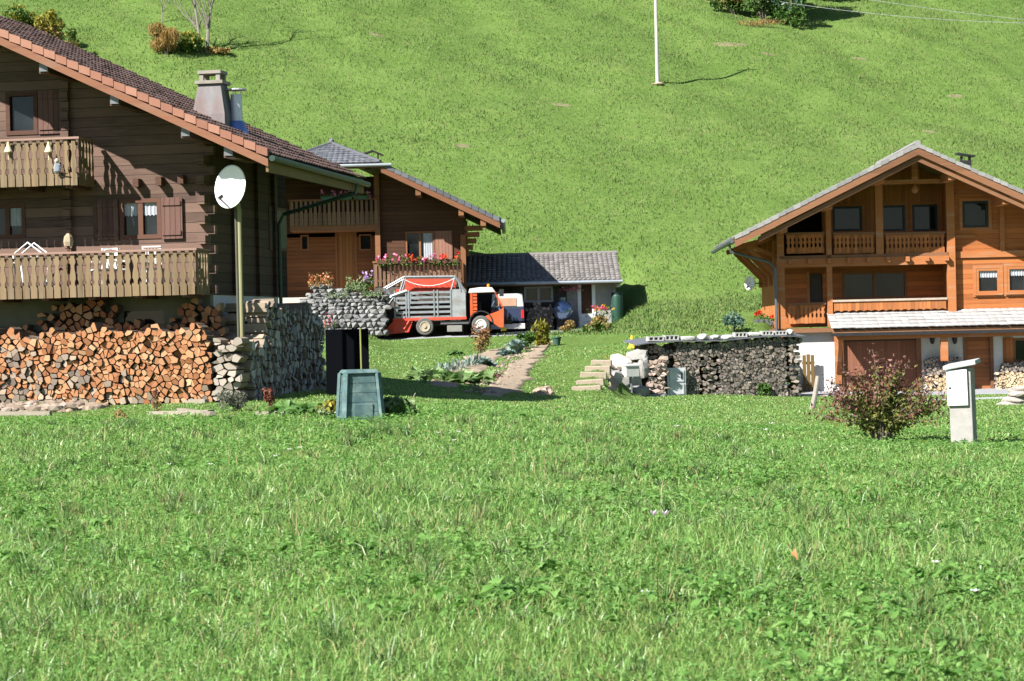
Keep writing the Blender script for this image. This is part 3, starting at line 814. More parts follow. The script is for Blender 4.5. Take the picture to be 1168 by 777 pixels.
# first floor and second floor walls: closed part right of the post, recessed part left of it
w1a = [q3(1114, 335), q3(1140, 306)]; w1b = [q3(1149, 334), q3(1171, 304)]
w2 = [q3(1098, 260), q3(1127, 229)]
hl = [(w1a[0][0], w1a[1][0], w1a[0][1], w1a[1][1]), (w1b[0][0], w1b[1][0], w1b[0][1], w1b[1][1]), (w2[0][0], w2[1][0], w2[0][1], w2[1][1])]
mb = MB(); wall(mb, xp, W3, zF1, zr3, 0, .25, hl, clip3); mb.build('front_wall', A3, H3)
vb = 1.7
mb = MB()
sl0 = q3(961, 342, vb); sl1 = q3(1034, 309, vb)
sd0 = q3(924, 345, vb); sd1 = q3(938, 312, vb)
uw = [(q3(950, 264, vb), q3(983, 235, vb)), (q3(1005, 264, vb), q3(1032, 234, vb)), (q3(1041, 264, vb), q3(1069, 233, vb))]
hb = [(sl0[0], sl1[0], sl0[1], sl1[1]), (sd0[0], sd1[0], sd0[1], sd1[1])] + [(a[0], b[0], a[1], b[1]) for a, b in uw]
xd = q3(938, 260, vb)[0]
wall(mb, .25, xp, zF1, zF2-.1, vb, vb+.25, hb, clip3)
mb.build('loggia_wall', A3, H3)
mb = MB(); wall(mb, xd, xp, zF2+.0, zr3, vb+.003, vb+.25, hb, clip3); mb.build('loggia_wall', V3, H3)
wall(MB(), .245, xd+.5, zF2, zr3, vb+2.0, vb+2.1, [], clip3).build('recess_back', mat_plain('recess_shade', (.03,.022,.016), .9, .3, 5), H3)  # near-black back wall: shade of the open void put into its colour
mb = MB(); mb.box(xp-.0, xp+.24, .251, vb+.25, zF1, top3(xp)-.45); mb.box(0, .24, vb+.02, D3, zF1, top3(0)-.45); mb.box(W3-.24, W3, .251, D3, zF1, top3(W3)-.45)
mb.box(.24, W3-.24, D3-.24, D3, zF1, top3(0)-.45)
mb.build('side_wall', mat_wood('orange_boards_side', (.40,.15,.05), (.27,.095,.03), 'y', .16, 'z', .3, .05), H3)
window(H3, *hb[0], vb, BD3, 2, .09); 
o = MB().box(hb[1][0]+.02, hb[1][1]-.02, vb+.1, vb+.16, hb[1][2], hb[1][3]).build('balcony_door', mat_plain('dark_door', (.045,.03,.022), .5, .3, 4), H3)
MB().box(hb[1][0]-.1, hb[1][0]-.0, vb-.03, vb-.003, hb[1][2], hb[1][3]+.1).build('trim', B3, o)
for h_ in hb[2:]: window(H3, *h_, vb, METB, 1, .08, trim=.09, tmat=B3)
window(H3, *hl[2], 0, METB, 1, .09, trim=.12, tmat=B3)
for h_ in hl[:2]:
    window(H3, *h_, 0, B3, 1, .09, curtain=[(h_[0]+.1, h_[1]-.1, h_[3]-.36, h_[3]-.1)], cmat=LACE, sill=True, trim=.13, tmat=B3)
# horizontal and upright timbers
m = MB()
m.box(-.1, xp-.13, -.32, -.004, zF2b, zF2-.12); m.build('floor_beam', B3, H3)
for i in range(9):
    x = .4 + i*(xp-.6)/8.0
    MB().box(x-.07, x+.07, -.5, -.322, zF2b+.12, zF2-.13).build('joist_end', B3, H3)

MB().box(.0, xp-.1, -.3, vb-.002, zF2-.118, zF2).build('balcony_floor', BD3, H3)
MB().box(-.9, xp-.1, -.3, vb-.002, zF1-.2, zF1-.032).build('balcony_floor', BD3, H3)
zt1 = q3(1000, 372)[1]
posts = [(944, zF1, top3(q3(944,250)[0])-.45, .1), (1002, zF2, top3(q3(1002,250)[0])-.45, .14), (1083, zF1, top3(xp)-.45, .15), (889, zF1-.4, top3(0)-.5, .13)]
for px, a, b, hw in posts:
    x = q3(px, 260)[0]
    MB().box(x-hw, x+hw, -.30, -.30+2*hw, a, b).build('post', B3, H3)
for x in (q3(1143, 270)[0],):
    MB().box(x-.09, x+.09, -.07, -.003, zF2-.02, top3(x)-.5).build('post', B3, H3)
xk0, zk0 = q3(1006, 211); xk1, zk1 = q3(1080, 205)
MB().box(xk0, xk1-.12, -.26, -.05, zk0, zk1+.02).build('tie_beam', B3, H3)
xkp = q3(1042, 190)[0]
MB().box(xkp-.12, xkp+.12, -.28, -.03, zk1+.025, top3(xkp)-.5).build('king_post', B3, H3)
o = MB().lathe([(0,0),(.09,.02),(.14,.14),(.10,.26),(.05,.32),(.02,.4)], (xkp, -.2, q3(1042, 221)[1]), 10).build('pendant', B3, H3)
m = MB(); m.box(xp+.002, W3, -.08, -.004, zF2-.22, zF2+.02); m.box(xp+.16, q3(1113,270)[0], -.06, -.004, q3(1100,270)[1]-.05, q3(1100,270)[1]+.07)
m.build('wall_beam', B3, H3)
# railings
for a, b in ((896, 939), (950, 996), (1009, 1076)):
    x0, zt_ = q3(a, 266); x1 = q3(b, 266)[0]; zb_ = q3(b, 290)[1]+.04
    o = slats(MB(), (x0, -.22), (x1, -.22), zb_, zt_-.08, .155, PROF_B).build('railing', V3, H3)
    MB().box(x0-.04, x1+.04, -.29, -.15, zt_-.078, zt_).build('handrail', BD3, o)
x0, zt_ = q3(897, 346); x1 = q3(940, 346)[0]; zb_ = q3(920, 369)[1]
o = slats(MB(), (x0, -.22), (x1, -.22), zb_, zt_-.08, .155, PROF_B).build('railing', V3, H3)
MB().box(x0-.04, x1+.04, -.29, -.15, zt_-.078, zt_).build('handrail', BD3, o)
x0, zt_ = q3(950, 343); x1, zb_ = q3(1078, 353)
pts = [(x0, zt_-.06), (x1, zt_-.06)] + [(x1-(x1-x0)*i/60, zb_+.05*abs(math.sin(i*math.pi/4.0))) for i in range(61)]
o = MB().prism(pts, -.25, -.2).build('railing', V3, H3)
MB().box(x0-.04, x1+.04, -.30, -.14, zt_-.058, zt_+.02).build('handrail', mat_plain('weathered_rail', (.36,.30,.24), .85, .25, 8), o)
# main roof
mb = MB()
for sg in (-1, 1):
    mu = lambda d: ur3 + sg*d
    mb.prism([(mu(0), zr3-.10), (mu(sp3), zr3-m3*sp3-.10), (mu(sp3), zr3-m3*sp3-.26), (mu(0), zr3-.26)], vr3+.03, D3+.7)
SOF3 = mat_wood('orange_soffit', (.33,.15,.06), (.22,.095,.035), 'x', .14, 'y', .3, .05)
roof3 = mb.build('roof', SOF3, H3)
mb = MB(); mv = mb
for sg in (-1, 1):
    rg = Vector((ur3, 0, zr3-.06)); ev = Vector((ur3+sg*(sp3+.06), 0, zr3-m3*(sp3+.06)-.06))
    tile_patch(mb, lambda t: (rg.lerp(ev, t)+dv*(vr3+.1), rg.lerp(ev, t)+dv*(D3+.75)), 24, .34, .03, .03, 3)
mb.tube([(ur3, vr3, zr3), (ur3, D3+.7, zr3)], .11, 8)
mb.build('roof_tiles', TILE3, roof3)
mb = MB()
for sg in (-1, 1):
    for i in range(25):
        d0 = sp3*i/25; d1 = sp3*(i+.97)/25; e = random.uniform(-.012, .012)
        mb.prism([(ur3+sg*d0, zr3-m3*d0-.03+e), (ur3+sg*d1, zr3-m3*d1+.0+e), (ur3+sg*d1, zr3-m3*d1-.155+e), (ur3+sg*d0, zr3-m3*d0-.175+e)], vr3-.05, vr3+.2)
mb.build('verge_tiles', TILE3, roof3)
mb = MB()
for sg in (-1, 1):
    mb.prism([(ur3, zr3-.19), (ur3+sg*sp3, zr3-m3*sp3-.19), (ur3+sg*sp3, zr3-m3*sp3-.44), (ur3, zr3-.44)], vr3-.03, vr3+.028)
    mb.prism([(ur3, zr3-.49), (ur3+sg*(sp3-.9), zr3-m3*(sp3-.9)-.49), (ur3+sg*(sp3-.9), zr3-m3*(sp3-.9)-.68), (ur3, zr3-.68)], vr3+.10, vr3+.22)
mb.build('fascia', BD3, roof3)
gu = ur3-sp3-.12; gz = zr3-m3*sp3-.20
mb = MB(); mb.tube([(gu, vr3-.05, gz), (gu, D3+.75, gz-.04)], .085, 8)
mb.tube([(gu+.02, -.6, gz-.05), (gu+.1, -.55, gz-.35), (-.9, -.45, gz-.62), (-.42, -.4, gz-.75), (-.16, -.38, gz-1.0), (-.16, -.38, zF1-.3)], .055, 8)
mb.build('gutter', PIPE, roof3)
for px in (1005, 945, 893, 1086, 1147):
    x = q3(px, 220, vr3+.3)[0]; z = top3(x)-.62
    MB().box(x-.13, x+.13, vr3+.23, -.3, z-.16, z+.14).build('purlin', B3, H3)
# side brackets under the wide left eave
for k in (.3, 2.8, 5.2, 7.4):
    m = MB(); zt_ = zr3-m3*(sp3-.5)-.45
    m.beam((-.0, k, zt_-.02+.25), (ur3-sp3+.35, k, zt_-.02-.1), .16, .18); m.beam((-.01, k, zt_-1.3), (ur3-sp3+.7, k, zt_-.15), .15, .16)
    m.beam((-.01, k, zt_-.55), (-1.05, k, zt_-.1), .13, .14); m.box(-.16, -.003, k-.08, k+.08, zt_-1.6, zt_+.5)
    m.build('eave_bracket', B3, H3)
for px, py in ((1101, 177), (1029, 170)):
    v_ = 3.5; x, z = q3(px, py, v_); zb = top3(x)
    m = MB(); m.box(x-.2, x+.2, v_-.2, v_+.2, zb-.3, z-.22)
    for i in (-1, 1): m.box(x+i*.16-.03, x+i*.16+.03, v_-.16, v_+.16, z-.22, z-.04)
    m.obox(Matrix.Translation((x, v_, z)) @ Matrix.Rotation(.18 if px > 1050 else -.4, 4, 'Y'), .7, .6, .06)
    m.build('chimney', METB, H3)
# canopy over the garage
cxl, czt = q3(944, 357); czt = q3(1000, 355)[1]; vfc = -1.5; czb = h3.hit(1000, 376, vfc)[1]; cxr = W3+.6
can = MB().slab([(cxl, -.003, czt-.08), (cxr, -.003, czt-.08), (cxr, vfc, czb-.0), (cxl, vfc, czb-.0)], .1).build('canopy', BD3, H3)
mb = tile_patch(MB(), lambda t: (Vector((cxl-.05, -.02, czt)).lerp(Vector((cxl-.05, vfc-.08, czb+.08)), t), Vector((cxr, -.02, czt)).lerp(Vector((cxr, vfc-.08, czb+.08)), t)), 5, .30, .010, .025, 4)
mb.build('canopy_tiles', mat_isl('pale_canopy_tile', [(0, (.25,.245,.245)), (.5, (.31,.305,.30)), (1, (.37,.365,.355))], .8, 0, .4, 8), can)
m = MB(); m.box(cxl-.05, cxr, vfc-.0, vfc+.04, czb-.22, czb-.11); m.build('canopy_fascia', METB, can)
m = MB(); m.box(cxl+.1, cxr, vfc+.25, vfc+.43, czb-.36, czb-.11); m.build('canopy_beam', B3, can)
for px in (950, 1077):
    x = q3(px, 390, vfc+.3)[0]
    if px == 1077: MB().box(x-.13, x+.13, vfc+.24, vfc+.44, q3(1077, 412, vfc)[1], czb-.362).build('canopy_post', B3, can)
    else:
        m = MB(); x = cxl+.35; m.box(x-.12, x+.12, -.12, -.003, q3(950, 438)[1], czt-.2); m.beam((x, -.1, q3(950, 425)[1]), (x, vfc+.3, czb-.2), .16, .16); m.build('canopy_bracket', B3, can)
# ------------------------------------------------------------------ things at the orange chalet
def wall_lamp(px, lab):
    x, z = q3(px, 388, -.18); t = thing('wall_lamp', lab, 'lamp', h3.w(x, -.18, z), 'lanterns beside the garage')
    MB().lathe([(0,-.16),(.07,-.12),(.11,.10),(0,.11)], n=6).build('lantern', METB, t); MB().lathe([(.14,.11),(.03,.22),(0,.24)], n=6).build('lamp_cap', METB, t)
    MB().tube([(0,.17,.0),(0,.12,.3),(0,.02,.3),(0,0,.24)], .015, 6).build('arm', METB, t)
wall_lamp(1063.5, 'black lantern on the white wall between the garage door and the canopy post')
wall_lamp(1089, 'black lantern on the white wall between the canopy post and the brown entrance door')
def stack3(px0, px1, py_t, py_b, v, lab, seed, mat):
    x0, zt_ = q3(px0, py_t, v); x1, zb_ = q3(px1, py_b, v)
    zb_ = Z(*(h3.w((x0+x1)/2, v, 0)).xy)-.03
    m = MB(); g_ = random.Random(seed)
    for cx, cz, q in log_cells(x0+.3, x1, zb_, lambda x: zt_+.05*math.sin(x*4), .125, seed): put_log(m, q, v, .4, g_, .04)
    crib(m, x0, x0+.3, v, v+.4, zb_, zt_, .1, g_)
    o = m.build('stacked_firewood', mat); o['kind'] = 'stuff'; o.matrix_world = h3.M; tag(o, lab, 'firewood')
PALE = [mat_isl('pale_split_wood', [(0, (.34,.24,.13)), (.5, (.50,.37,.22)), (1, (.60,.49,.33))], .9, 0, .3, 18), LOG_D()]
stack3(1056, 1092, 428, 450, -.62, 'low pale firewood stack between the garage door and the brown entrance door', 21, PALE)
stack3(1137, 1200, 424, 450, -.62, 'low pale firewood stack under the shuttered window at the right edge', 22, PALE)
def stack_top(px0, px1, py_t, py_b, v, lab, seed):
    x0, zt_ = q3(px0, py_t, v); x1, zb_ = q3(px1, py_b, v); m = MB(); g_ = random.Random(seed)
    for cx, cz, q in log_cells(x0, x1, zb_, lambda x: zt_-abs(x-(x0+x1)/2)*.12, .12, seed): put_log(m, q, v, .4, g_, .05)
    o = m.build('stacked_firewood', [LOG_D(), LOG_K()]); o['kind'] = 'stuff'; o.matrix_world = h3.M; tag(o, lab, 'firewood')
stack_top(1056, 1097, 407, 428, -.45, 'dark older firewood heaped on the low stack beside the brown entrance door', 23)
stack_top(1142, 1200, 413, 424, -.45, 'dark older firewood heaped on the low stack at the right edge', 24)
# dish, planter and chair on the side terrace
def dish(name, lab, c, rx, rz, face, fr, mastpts, mastr, mmat, tilt=0):
    t = thing(name, lab, 'satellite dish', fr)
    face = Vector(face).normalized(); M_ = face.to_track_quat('Z', 'Y').to_matrix().to_4x4()
    vs = []; fs = []; n = 28
    rr = [0, .25, .5, .75, .93, 1.0]; 
    for side in (0, 1):
        for k, r_ in enumerate(rr):
            for i in range(n):
                a = 2*math.pi*i/n; vs.append(Vector(c) + M_ @ Vector((rx*r_*math.cos(a), rz*r_*math.sin(a), .16*rx*(r_*r_-1)*1.6 - .03*side)))
    K = len(rr)
    for side in (0, 1):
        o_ = side*K*n
        for k in range(K-1):
            for i in range(n):
                f = (o_+k*n+i, o_+k*n+(i+1)%n, o_+(k+1)*n+(i+1)%n, o_+(k+1)*n+i); fs.append(f if side == 0 else f[::-1])
    for i in range(n): fs.append(((K-1)*n+i, (K-1)*n+(i+1)%n, (2*K-1)*n+(i+1)%n, (2*K-1)*n+i))
    MB().add(vs, fs).build('reflector', mat_plain('dish_white', (.78,.79,.80), .45, .06, 4, bump=0), t, smooth=True)
    e = Vector(c) + M_ @ Vector((0, -rz*.92, 0)); q = Vector(c) + face*rx*1.05 + M_ @ Vector((0, -rz*.75, 0))
    a = MB().tube([e, q], .02, 6).build('feed_arm', METB, t)
    MB().tube([q, q - face*.0 + M_ @ Vector((0, rz*.14, -.1))], .045, 8).build('feed_horn', METB, t)
    if mastpts: MB().tube(mastpts, mastr, 10).build('mast', mmat, t)
    return t
x, z = h3.hit(855, 323, 6.0)
dish('satellite_dish', 'small white satellite dish on the left side wall of the orange chalet', (x, 6.0, z), .22, .3, (-.55,-1,.25), h3, [(x, 6.06, z), (0.02, 6.06, z-.05)], .02, METB)
GER = lambda: mat_isl('red_petals', [(0, (.42,.02,.01)), (.6, (.62,.05,.02)), (1, (.65,.14,.06))], .6, .2)
PNK = lambda: mat_isl('pink_petals', [(0, (.50,.06,.16)), (.5, (.62,.16,.30)), (1, (.72,.38,.46))], .6, .2)
def flower_box(lab, fr, x0, x1, y, z0, hbox, petals, matbox, n=160, grp=None, hgt=.32, hang=.12, dep=.2, seed=0, psz=.075, box=True):
    t = thing('flower_box' , lab, 'flower box', Fr(fr.w((x0+x1)/2, y, z0)) if True else fr, grp)
    t.matrix_world = fr.M @ Matrix.Translation(((x0+x1)/2, y, z0))
    L = (x1-x0)/2; g_ = np.random.default_rng(seed)
    if box:
        m = MB(); vs = [(-L*.95,-dep*.4,0),(L*.95,-dep*.4,0),(L*.95,dep*.4,0),(-L*.95,dep*.4,0),(-L,-dep/2,hbox),(L,-dep/2,hbox),(L,dep/2,hbox),(-L,dep/2,hbox)]
        m.add(vs, [(0,3,2,1),(4,5,6,7),(0,1,5,4),(1,2,6,5),(2,3,7,6),(3,0,4,7)]); m.build('planter', matbox, t)
    def pts(k, lo, hi):
        p = np.stack([g_.uniform(-L*1.05, L*1.05, k), g_.normal(0, dep*.5, k), g_.uniform(0, 1, k)], 1)
        env = .65+.35*np.sin(p[:, 0]*7+seed*2.1)*np.cos(p[:, 0]*3.1+seed); p[:, 2] = hbox + lo + (hi-lo)*p[:, 2]*env; return p
    leaf_mesh('leaves', pts(n, -hang, hgt*.75), .085, LEAF_G(), t, .4, .7, seed)
    k = n//2; cl = pts(max(6, int(L*16)), hgt*.2-hang*.5, hgt*1.05); ix = g_.integers(0, len(cl), k)
    leaf_mesh('blossoms', cl[ix] + g_.normal(0, .04, (k, 3)), psz, petals, t, .6, .9, seed+1)
    return t
vz = 2.6
x0, z0_ = q3(859, 373, vz); x1 = q3(882, 373, vz)[0]; zb_ = Z(*h3.w((x0+x1)/2, vz, 0).xy)
x0, zz = q3(860, 362, vz); x1 = q3(883, 362, vz)[0]
zt_ = q3(870, 361, vz)[1]
flower_box('grey planter with bright red geraniums on the side terrace of the orange chalet', h3, x0, x1, vz, q3(870, 373, vz)[1], .30, GER(), mat_plain('grey_planter', (.12,.12,.14), .6, .15, 6), 260, None, .34, .1, .3, 31, .09)
m = MB(); tx0 = q3(851, 374, vz)[0]; tz = q3(868, 374, vz)[1]
m.box(tx0, -.06, 1.9, 7.0, tz-.25, tz-.01); m.build('terrace_deck', BD3, H3)
# fence boards beside the firewood
b0 = q3(916, 456, -.35); b1 = q3(929, 405, -.35)
m = slats(MB(), (b0[0], -.35), (b1[0], -.35), -1.4, b1[1], .14, PROF_C, .03)
m = MB()
for i in range(3):
    xx = b0[0]+(b1[0]-b0[0])*(i+.5)/3; m.box(xx-.065, xx+.065, -.36, -.33, -1.4, b1[1]+.03*(i%2))
m.box(b0[0], b1[0], -.329, -.28, -.9, -.8); m.box(b0[0], b1[0], -.329, -.28, b1[1]-.35, b1[1]-.25)
tag(m.build('board_screen', mat_wood('screen_boards', (.12,.075,.025), (.085,.05,.018), 'x', .13, 'z', .25, .0)), 'ochre upright boards leaning at the white basement wall right of the wide firewood stack', 'screen').matrix_world = h3.M

# ================================================================== middle chalet
h2 = Fr(P(530, 300, 108).xy.to_3d(), 0); h2.M.translation.z = 0; h2 = Fr((h2.M.translation.x, 108, 0), 0)
H2 = thing('chalet', 'brown timber chalet with dark half-hipped roof and flower balconies behind the truck', 'chalet', h2)
W2 = mat_wood('brown_boards', (.075,.033,.017), (.05,.021,.011), 'z', .19, 'x', .3, .06)
W2L = mat_wood('amber_boards', (.17,.065,.024), (.11,.042,.016), 'z', .19, 'x', .3, .06)
RAIL2 = mat_wood('railing_brown', (.17,.10,.06), (.11,.065,.038), 'x', .2, 'z', .3, 0)
B2 = mat_wood('brown_beam_middle', (.20,.088,.04), (.12,.055,.025), 'z', 7, 'x', .3, 0)
TILE2 = mat_isl('slate_tile', [(0, (.06,.063,.07)), (.5, (.095,.1,.112)), (1, (.14,.145,.16))], .75, 0, .4, 6)
q2 = lambda px, py, v=0: h2.hit(px, py, v)
vr2 = -2.5
xa, za = q2(444, 190, vr2); xb2, zb2 = q2(570, 249, vr2)
m2 = (za-zb2)/(xb2-xa); ue2 = xb2
ur2, zr2 = q2(378, 159, 1.6)
zr2 = zb2 + m2*(ue2-ur2); top2 = lambda u: zr2 - m2*abs(u-ur2)
zg2 = 1.0; D2 = 9.5; xpost = q2(431, 270)[0]; sp2 = ue2-ur2
clip2 = [(-m2, 1, zr2-m2*ur2-.4), (m2, 1, zr2+m2*ur2-.4)]
zfl = q2(480, 333)[1]         # ground-floor level of the balcony
zf_up = q2(400, 262)[1]
zhip = q2(400, 186, vr2)[1]
clip2h = clip2 + [(0, 1, zhip-.35)]
hw2 = [(q2(463, 300)[0], q2(496, 300)[0], q2(480, 300)[1], q2(480, 264)[1])]
mb = MB(); wall(mb, xpost, 0, zg2, zr2, 0, .25, hw2, clip2h); mb.build('front_wall', W2, H2)
vb2 = 1.8
dn = [q2(384, 320, vb2), q2(406, 265, vb2)]; wl = [q2(343, 286, vb2), q2(352, 268, vb2)]; wr = [q2(410, 286, vb2), q2(424, 267, vb2)]
hh2 = [(dn[0][0], dn[1][0], zg2, dn[1][1]), (wl[0][0], wl[1][0], wl[0][1], wl[1][1]), (wr[0][0], wr[1][0], wr[0][1], wr[1][1])]
mb = MB(); wall(mb, 2*ur2, xpost, zg2, zf_up-.25, vb2, vb2+.2, hh2); mb.build('porch_wall', W2L, H2)
mb = MB(); wall(mb, 2*ur2, xpost, zf_up-.06, zr2, vb2+.003, vb2+.2, [], clip2h); mb.build('upper_wall', W2, H2)
mb = MB(); mb.box(-.22, 0, .251, D2, zg2, top2(0)-.45); mb.box(2*ur2, 2*ur2+.22, 0, D2, zg2, top2(0)-.45); mb.box(2*ur2+.22, -.22, D2-.2, D2, zg2, top2(0)-.45)
mb.box(xpost, xpost+.2, .251, vb2+.2, zg2, zhip-.4); mb.build('side_wall', W2, H2)
o = MB().box(hh2[0][0]+.06, hh2[0][1]-.06, vb2+.06, vb2+.12, zg2, hh2[0][3]-.06).build('door', mat_wood('amber_door', (.22,.095,.033), (.15,.065,.023), 'x', .16, 'z', .25, .06), H2)
m = MB(); m.box(hh2[0][0]-.03, hh2[0][0]+.06, vb2-.03, vb2+.1, zg2, hh2[0][3]); m.box(hh2[0][1]-.06, hh2[0][1]+.03, vb2-.03, vb2+.1, zg2, hh2[0][3]); m.box(hh2[0][0]+.06, hh2[0][1]-.06, vb2-.03, vb2+.1, hh2[0][3]-.06, hh2[0][3]+.03); m.build('door_frame', B2, o)
for h_ in hh2[1:]: window(H2, *h_, vb2, B2, 1, .07)
a = hw2[0]; cwd = a[1]-a[0]
window(H2, *a, 0, B2, 2, .08, curtain=[(a[0]+cwd*.62, a[1]-.08, a[2]+.05, a[3]-.08)], cmat=LACE)
shutter(H2, q2(447, 280)[0], a[0]-.02, a[2], a[3], 0, W2); shutter(H2, a[1]+.02, q2(516, 280)[0], a[2]-.05, a[3], -.02, mat_wood('rosy_shutter', (.24,.12,.085), (.17,.08,.06), 'x', .15, 'z', .25, .06))
for px, a_, b_ in ((431, zg2, zhip-.3), (528, zfl-.3, q2(528, 268)[1])):
    x = q2(px, 270)[0]; MB().box(x-.12, x+.12, -.26, -.02, a_, b_).build('post', B2, H2)
# roof: two slopes cut by a half hip towards the viewer
vh = 1.7; dh = (zr2-zhip)/m2
rg0 = Vector((ur2, vh, zr2)); hL = Vector((ur2-dh, vr2, zhip)); hR = Vector((ur2+dh, vr2, zhip)); eR = Vector((ue2, vr2, zb2)); eL = Vector((2*ur2-ue2, vr2, zb2))
bk = Vector((0, D2+.8, 0)); flat_ = lambda p, y: Vector((p.x, y, p.z))
dn_ = Vector((0, 0, -.1))
mb = MB(); y9 = D2+.8
mb.slab([p+dn_ for p in (rg0, hR, eR, flat_(eR, y9), flat_(rg0, y9))], .18)
mb.slab([p+dn_ for p in (rg0, flat_(rg0, y9), flat_(eL, y9), eL, hL)], .18)
mb.slab([p+dn_ for p in (rg0, hL, hR)], .17)
roof2 = mb.build('roof', mat_wood('brown_soffit', (.12,.06,.03), (.08,.04,.02), 'x', .15, 'y', .3, .05), H2)
mb = MB(); fh = dh/sp2
def lineR(sg):
    def f(t):
        a_ = rg0.lerp(Vector((ur2+sg*sp2, 0, zb2)), min(t, 1.02)); v0_ = vh + (vr2-vh)*min(t/fh, 1)
        return flat_(a_, v0_+.02), flat_(a_, y9)
    return f
tile_patch(mb, lineR(1), 24, .34, .03, .03, 3); tile_patch(mb, lineR(-1), 24, .34, .03, .03, 3)
tile_patch(mb, lambda t: (rg0.lerp(hL, min(t, 1.03)), rg0.lerp(hR, min(t, 1.03))), 9, .28, .025, .03, 3)
for e in (hL, hR): mb.tube([rg0+Vector((0,0,.02)), e+Vector((0,0,.03))], .09, 6)
mb.tube([rg0+Vector((0,0,.03)), flat_(rg0, y9)+Vector((0,0,.03))], .1, 6)
mb.blob(rg0+Vector((0,-.02,.08)), (.16,.16,.2), 1, .1)
mb.build('roof_tiles', TILE2, roof2)
for sg in (1, -1):
    mb = MB(); n_ = 17
    for i in range(n_):
        d0 = dh+(sp2-dh)*i/n_; d1 = dh+(sp2-dh)*(i+.95)/n_
        mb.prism([(ur2+sg*d0, top2(ur2+d0)+.0), (ur2+sg*d1, top2(ur2+d1)+.05), (ur2+sg*d1, top2(ur2+d1)-.16), (ur2+sg*d0, top2(ur2+d0)-.2)], vr2-.05, vr2+.2)
    mb.build('verge_tiles', TILE2, roof2)
RF2 = mat_wood('rust_fascia', (.16,.068,.034), (.11,.047,.023), 'z', 9, 'x', .3, 0)
for sg in (1, -1): MB().prism([(ur2+sg*(dh+.02), zhip-.2), (ur2+sg*sp2, zb2-.2), (ur2+sg*sp2, zb2-.46), (ur2+sg*(dh+.02), zhip-.46)], vr2-.03, vr2+.03).build('fascia', RF2, roof2)
ZINC = mat_plain('zinc_gutter', (.30,.33,.36), .4, .12, 4, metal=.4)
mb = MB(); mb.tube([(ur2-dh-.2, vr2-.1, zhip-.12), (ur2+dh+.5, vr2-.1, zhip-.12)], .07, 8); mb.tube([(ue2+.16, vr2-.15, zb2-.12), (ue2+.16, y9, zb2-.12)], .10, 8)
mb.build('gutter', ZINC, roof2)
for px, py in ((477, 217), (526, 240), (551, 252)):
    x = q2(px, py, vr2+.3)[0]; z = top2(x)-.55
    p_ = MB().box(x-.12, x+.12, vr2+.06, -.003, z-.16, z+.14).build('purlin', B2, H2)
# stacked bracket logs at the right corner
m = MB()
for i in range(5): m.box(0.003, .25+i*.16, .1, .35, q2(540, 292)[1]+.3*i, q2(540, 292)[1]+.3*i+.24)
m.build('corner_bracket', B2, H2)
c = Vector((q2(424, 172, 3.2)[0], 3.2, 0)); c.z = top2(c.x)
m = MB(); m.box(c.x-.35, c.x+.35, c.y-.3, c.y+.3, c.z-.3, c.z+.15); m.beam((c.x-.5, c.y, c.z+.45), (c.x+.05, c.y, c.z+.62), .6, .07); m.beam((c.x+.05, c.y, c.z+.62), (c.x+.55, c.y, c.z+.4), .6, .07)
for i in (-.3, .3): m.box(c.x+i-.03, c.x+i+.03, c.y-.2, c.y+.2, c.z+.15, c.z+.5)
m.build('chimney', METB, H2)
# balconies
def balc2(px0, px1, py_t, py_b, v, wallv, pitch, prof):
    x0, zt_ = q2(px0, py_t, v); x1, zb_ = q2(px1, py_b, v); zt_ = q2((px0+px1)/2, py_t, v)[1]; zb_ = q2((px0+px1)/2, py_b, v)[1]
    o = MB().box(x0, x1, v+.05, wallv-.003, zb_-.02, zb_+.14).build('balcony', B2, H2)
    m = MB(); slats(m, (x0, v), (x1, v), zb_, zt_-.08, pitch, prof); slats(m, (x1, v+.1), (x1, wallv-.1), zb_, zt_-.08, pitch, prof)
    slats(m, (x0, v+.1), (x0, wallv-.1), zb_, zt_-.08, pitch, prof)
    m.box(x0, x1, v+.02, v+.07, zb_+.22, zb_+.32); m.build('railing', RAIL2, o)
    m = MB().box(x0-.05, x1+.05, v-.07, v+.07, zt_-.078, zt_); m.build('handrail', B2, o)
    return x0, x1, zt_, zb_
b2u = balc2(330, 432, 227, 257, -.3, vb2, .22, [(0,.85),(.5,.85),(.55,.55),(1,.55)])
b2l = balc2(426, 527, 297, 326, -1.3, 0, .2, [(0,.7),(1,.62)])
MB().box(b2l[0], b2l[1], -1.28, -.003, zg2-.2, b2l[3]-.023).build('balcony_base', mat_plain('dark_base', (.09,.075,.06), .9, .3, 4), H2)
m = MB(); m.box(2*ur2, b2l[0]-.01, -1.0, vb2-.003, zg2, zfl-.15); m.build('porch_step', mat_plain('porch_stone', (.50,.47,.41), .9, .2, 5), H2)
MB().box(b2u[0], xpost, -.28, vb2-.003, b2u[3]-.25, b2u[3]-.022).build('balcony_beam', B2, H2)
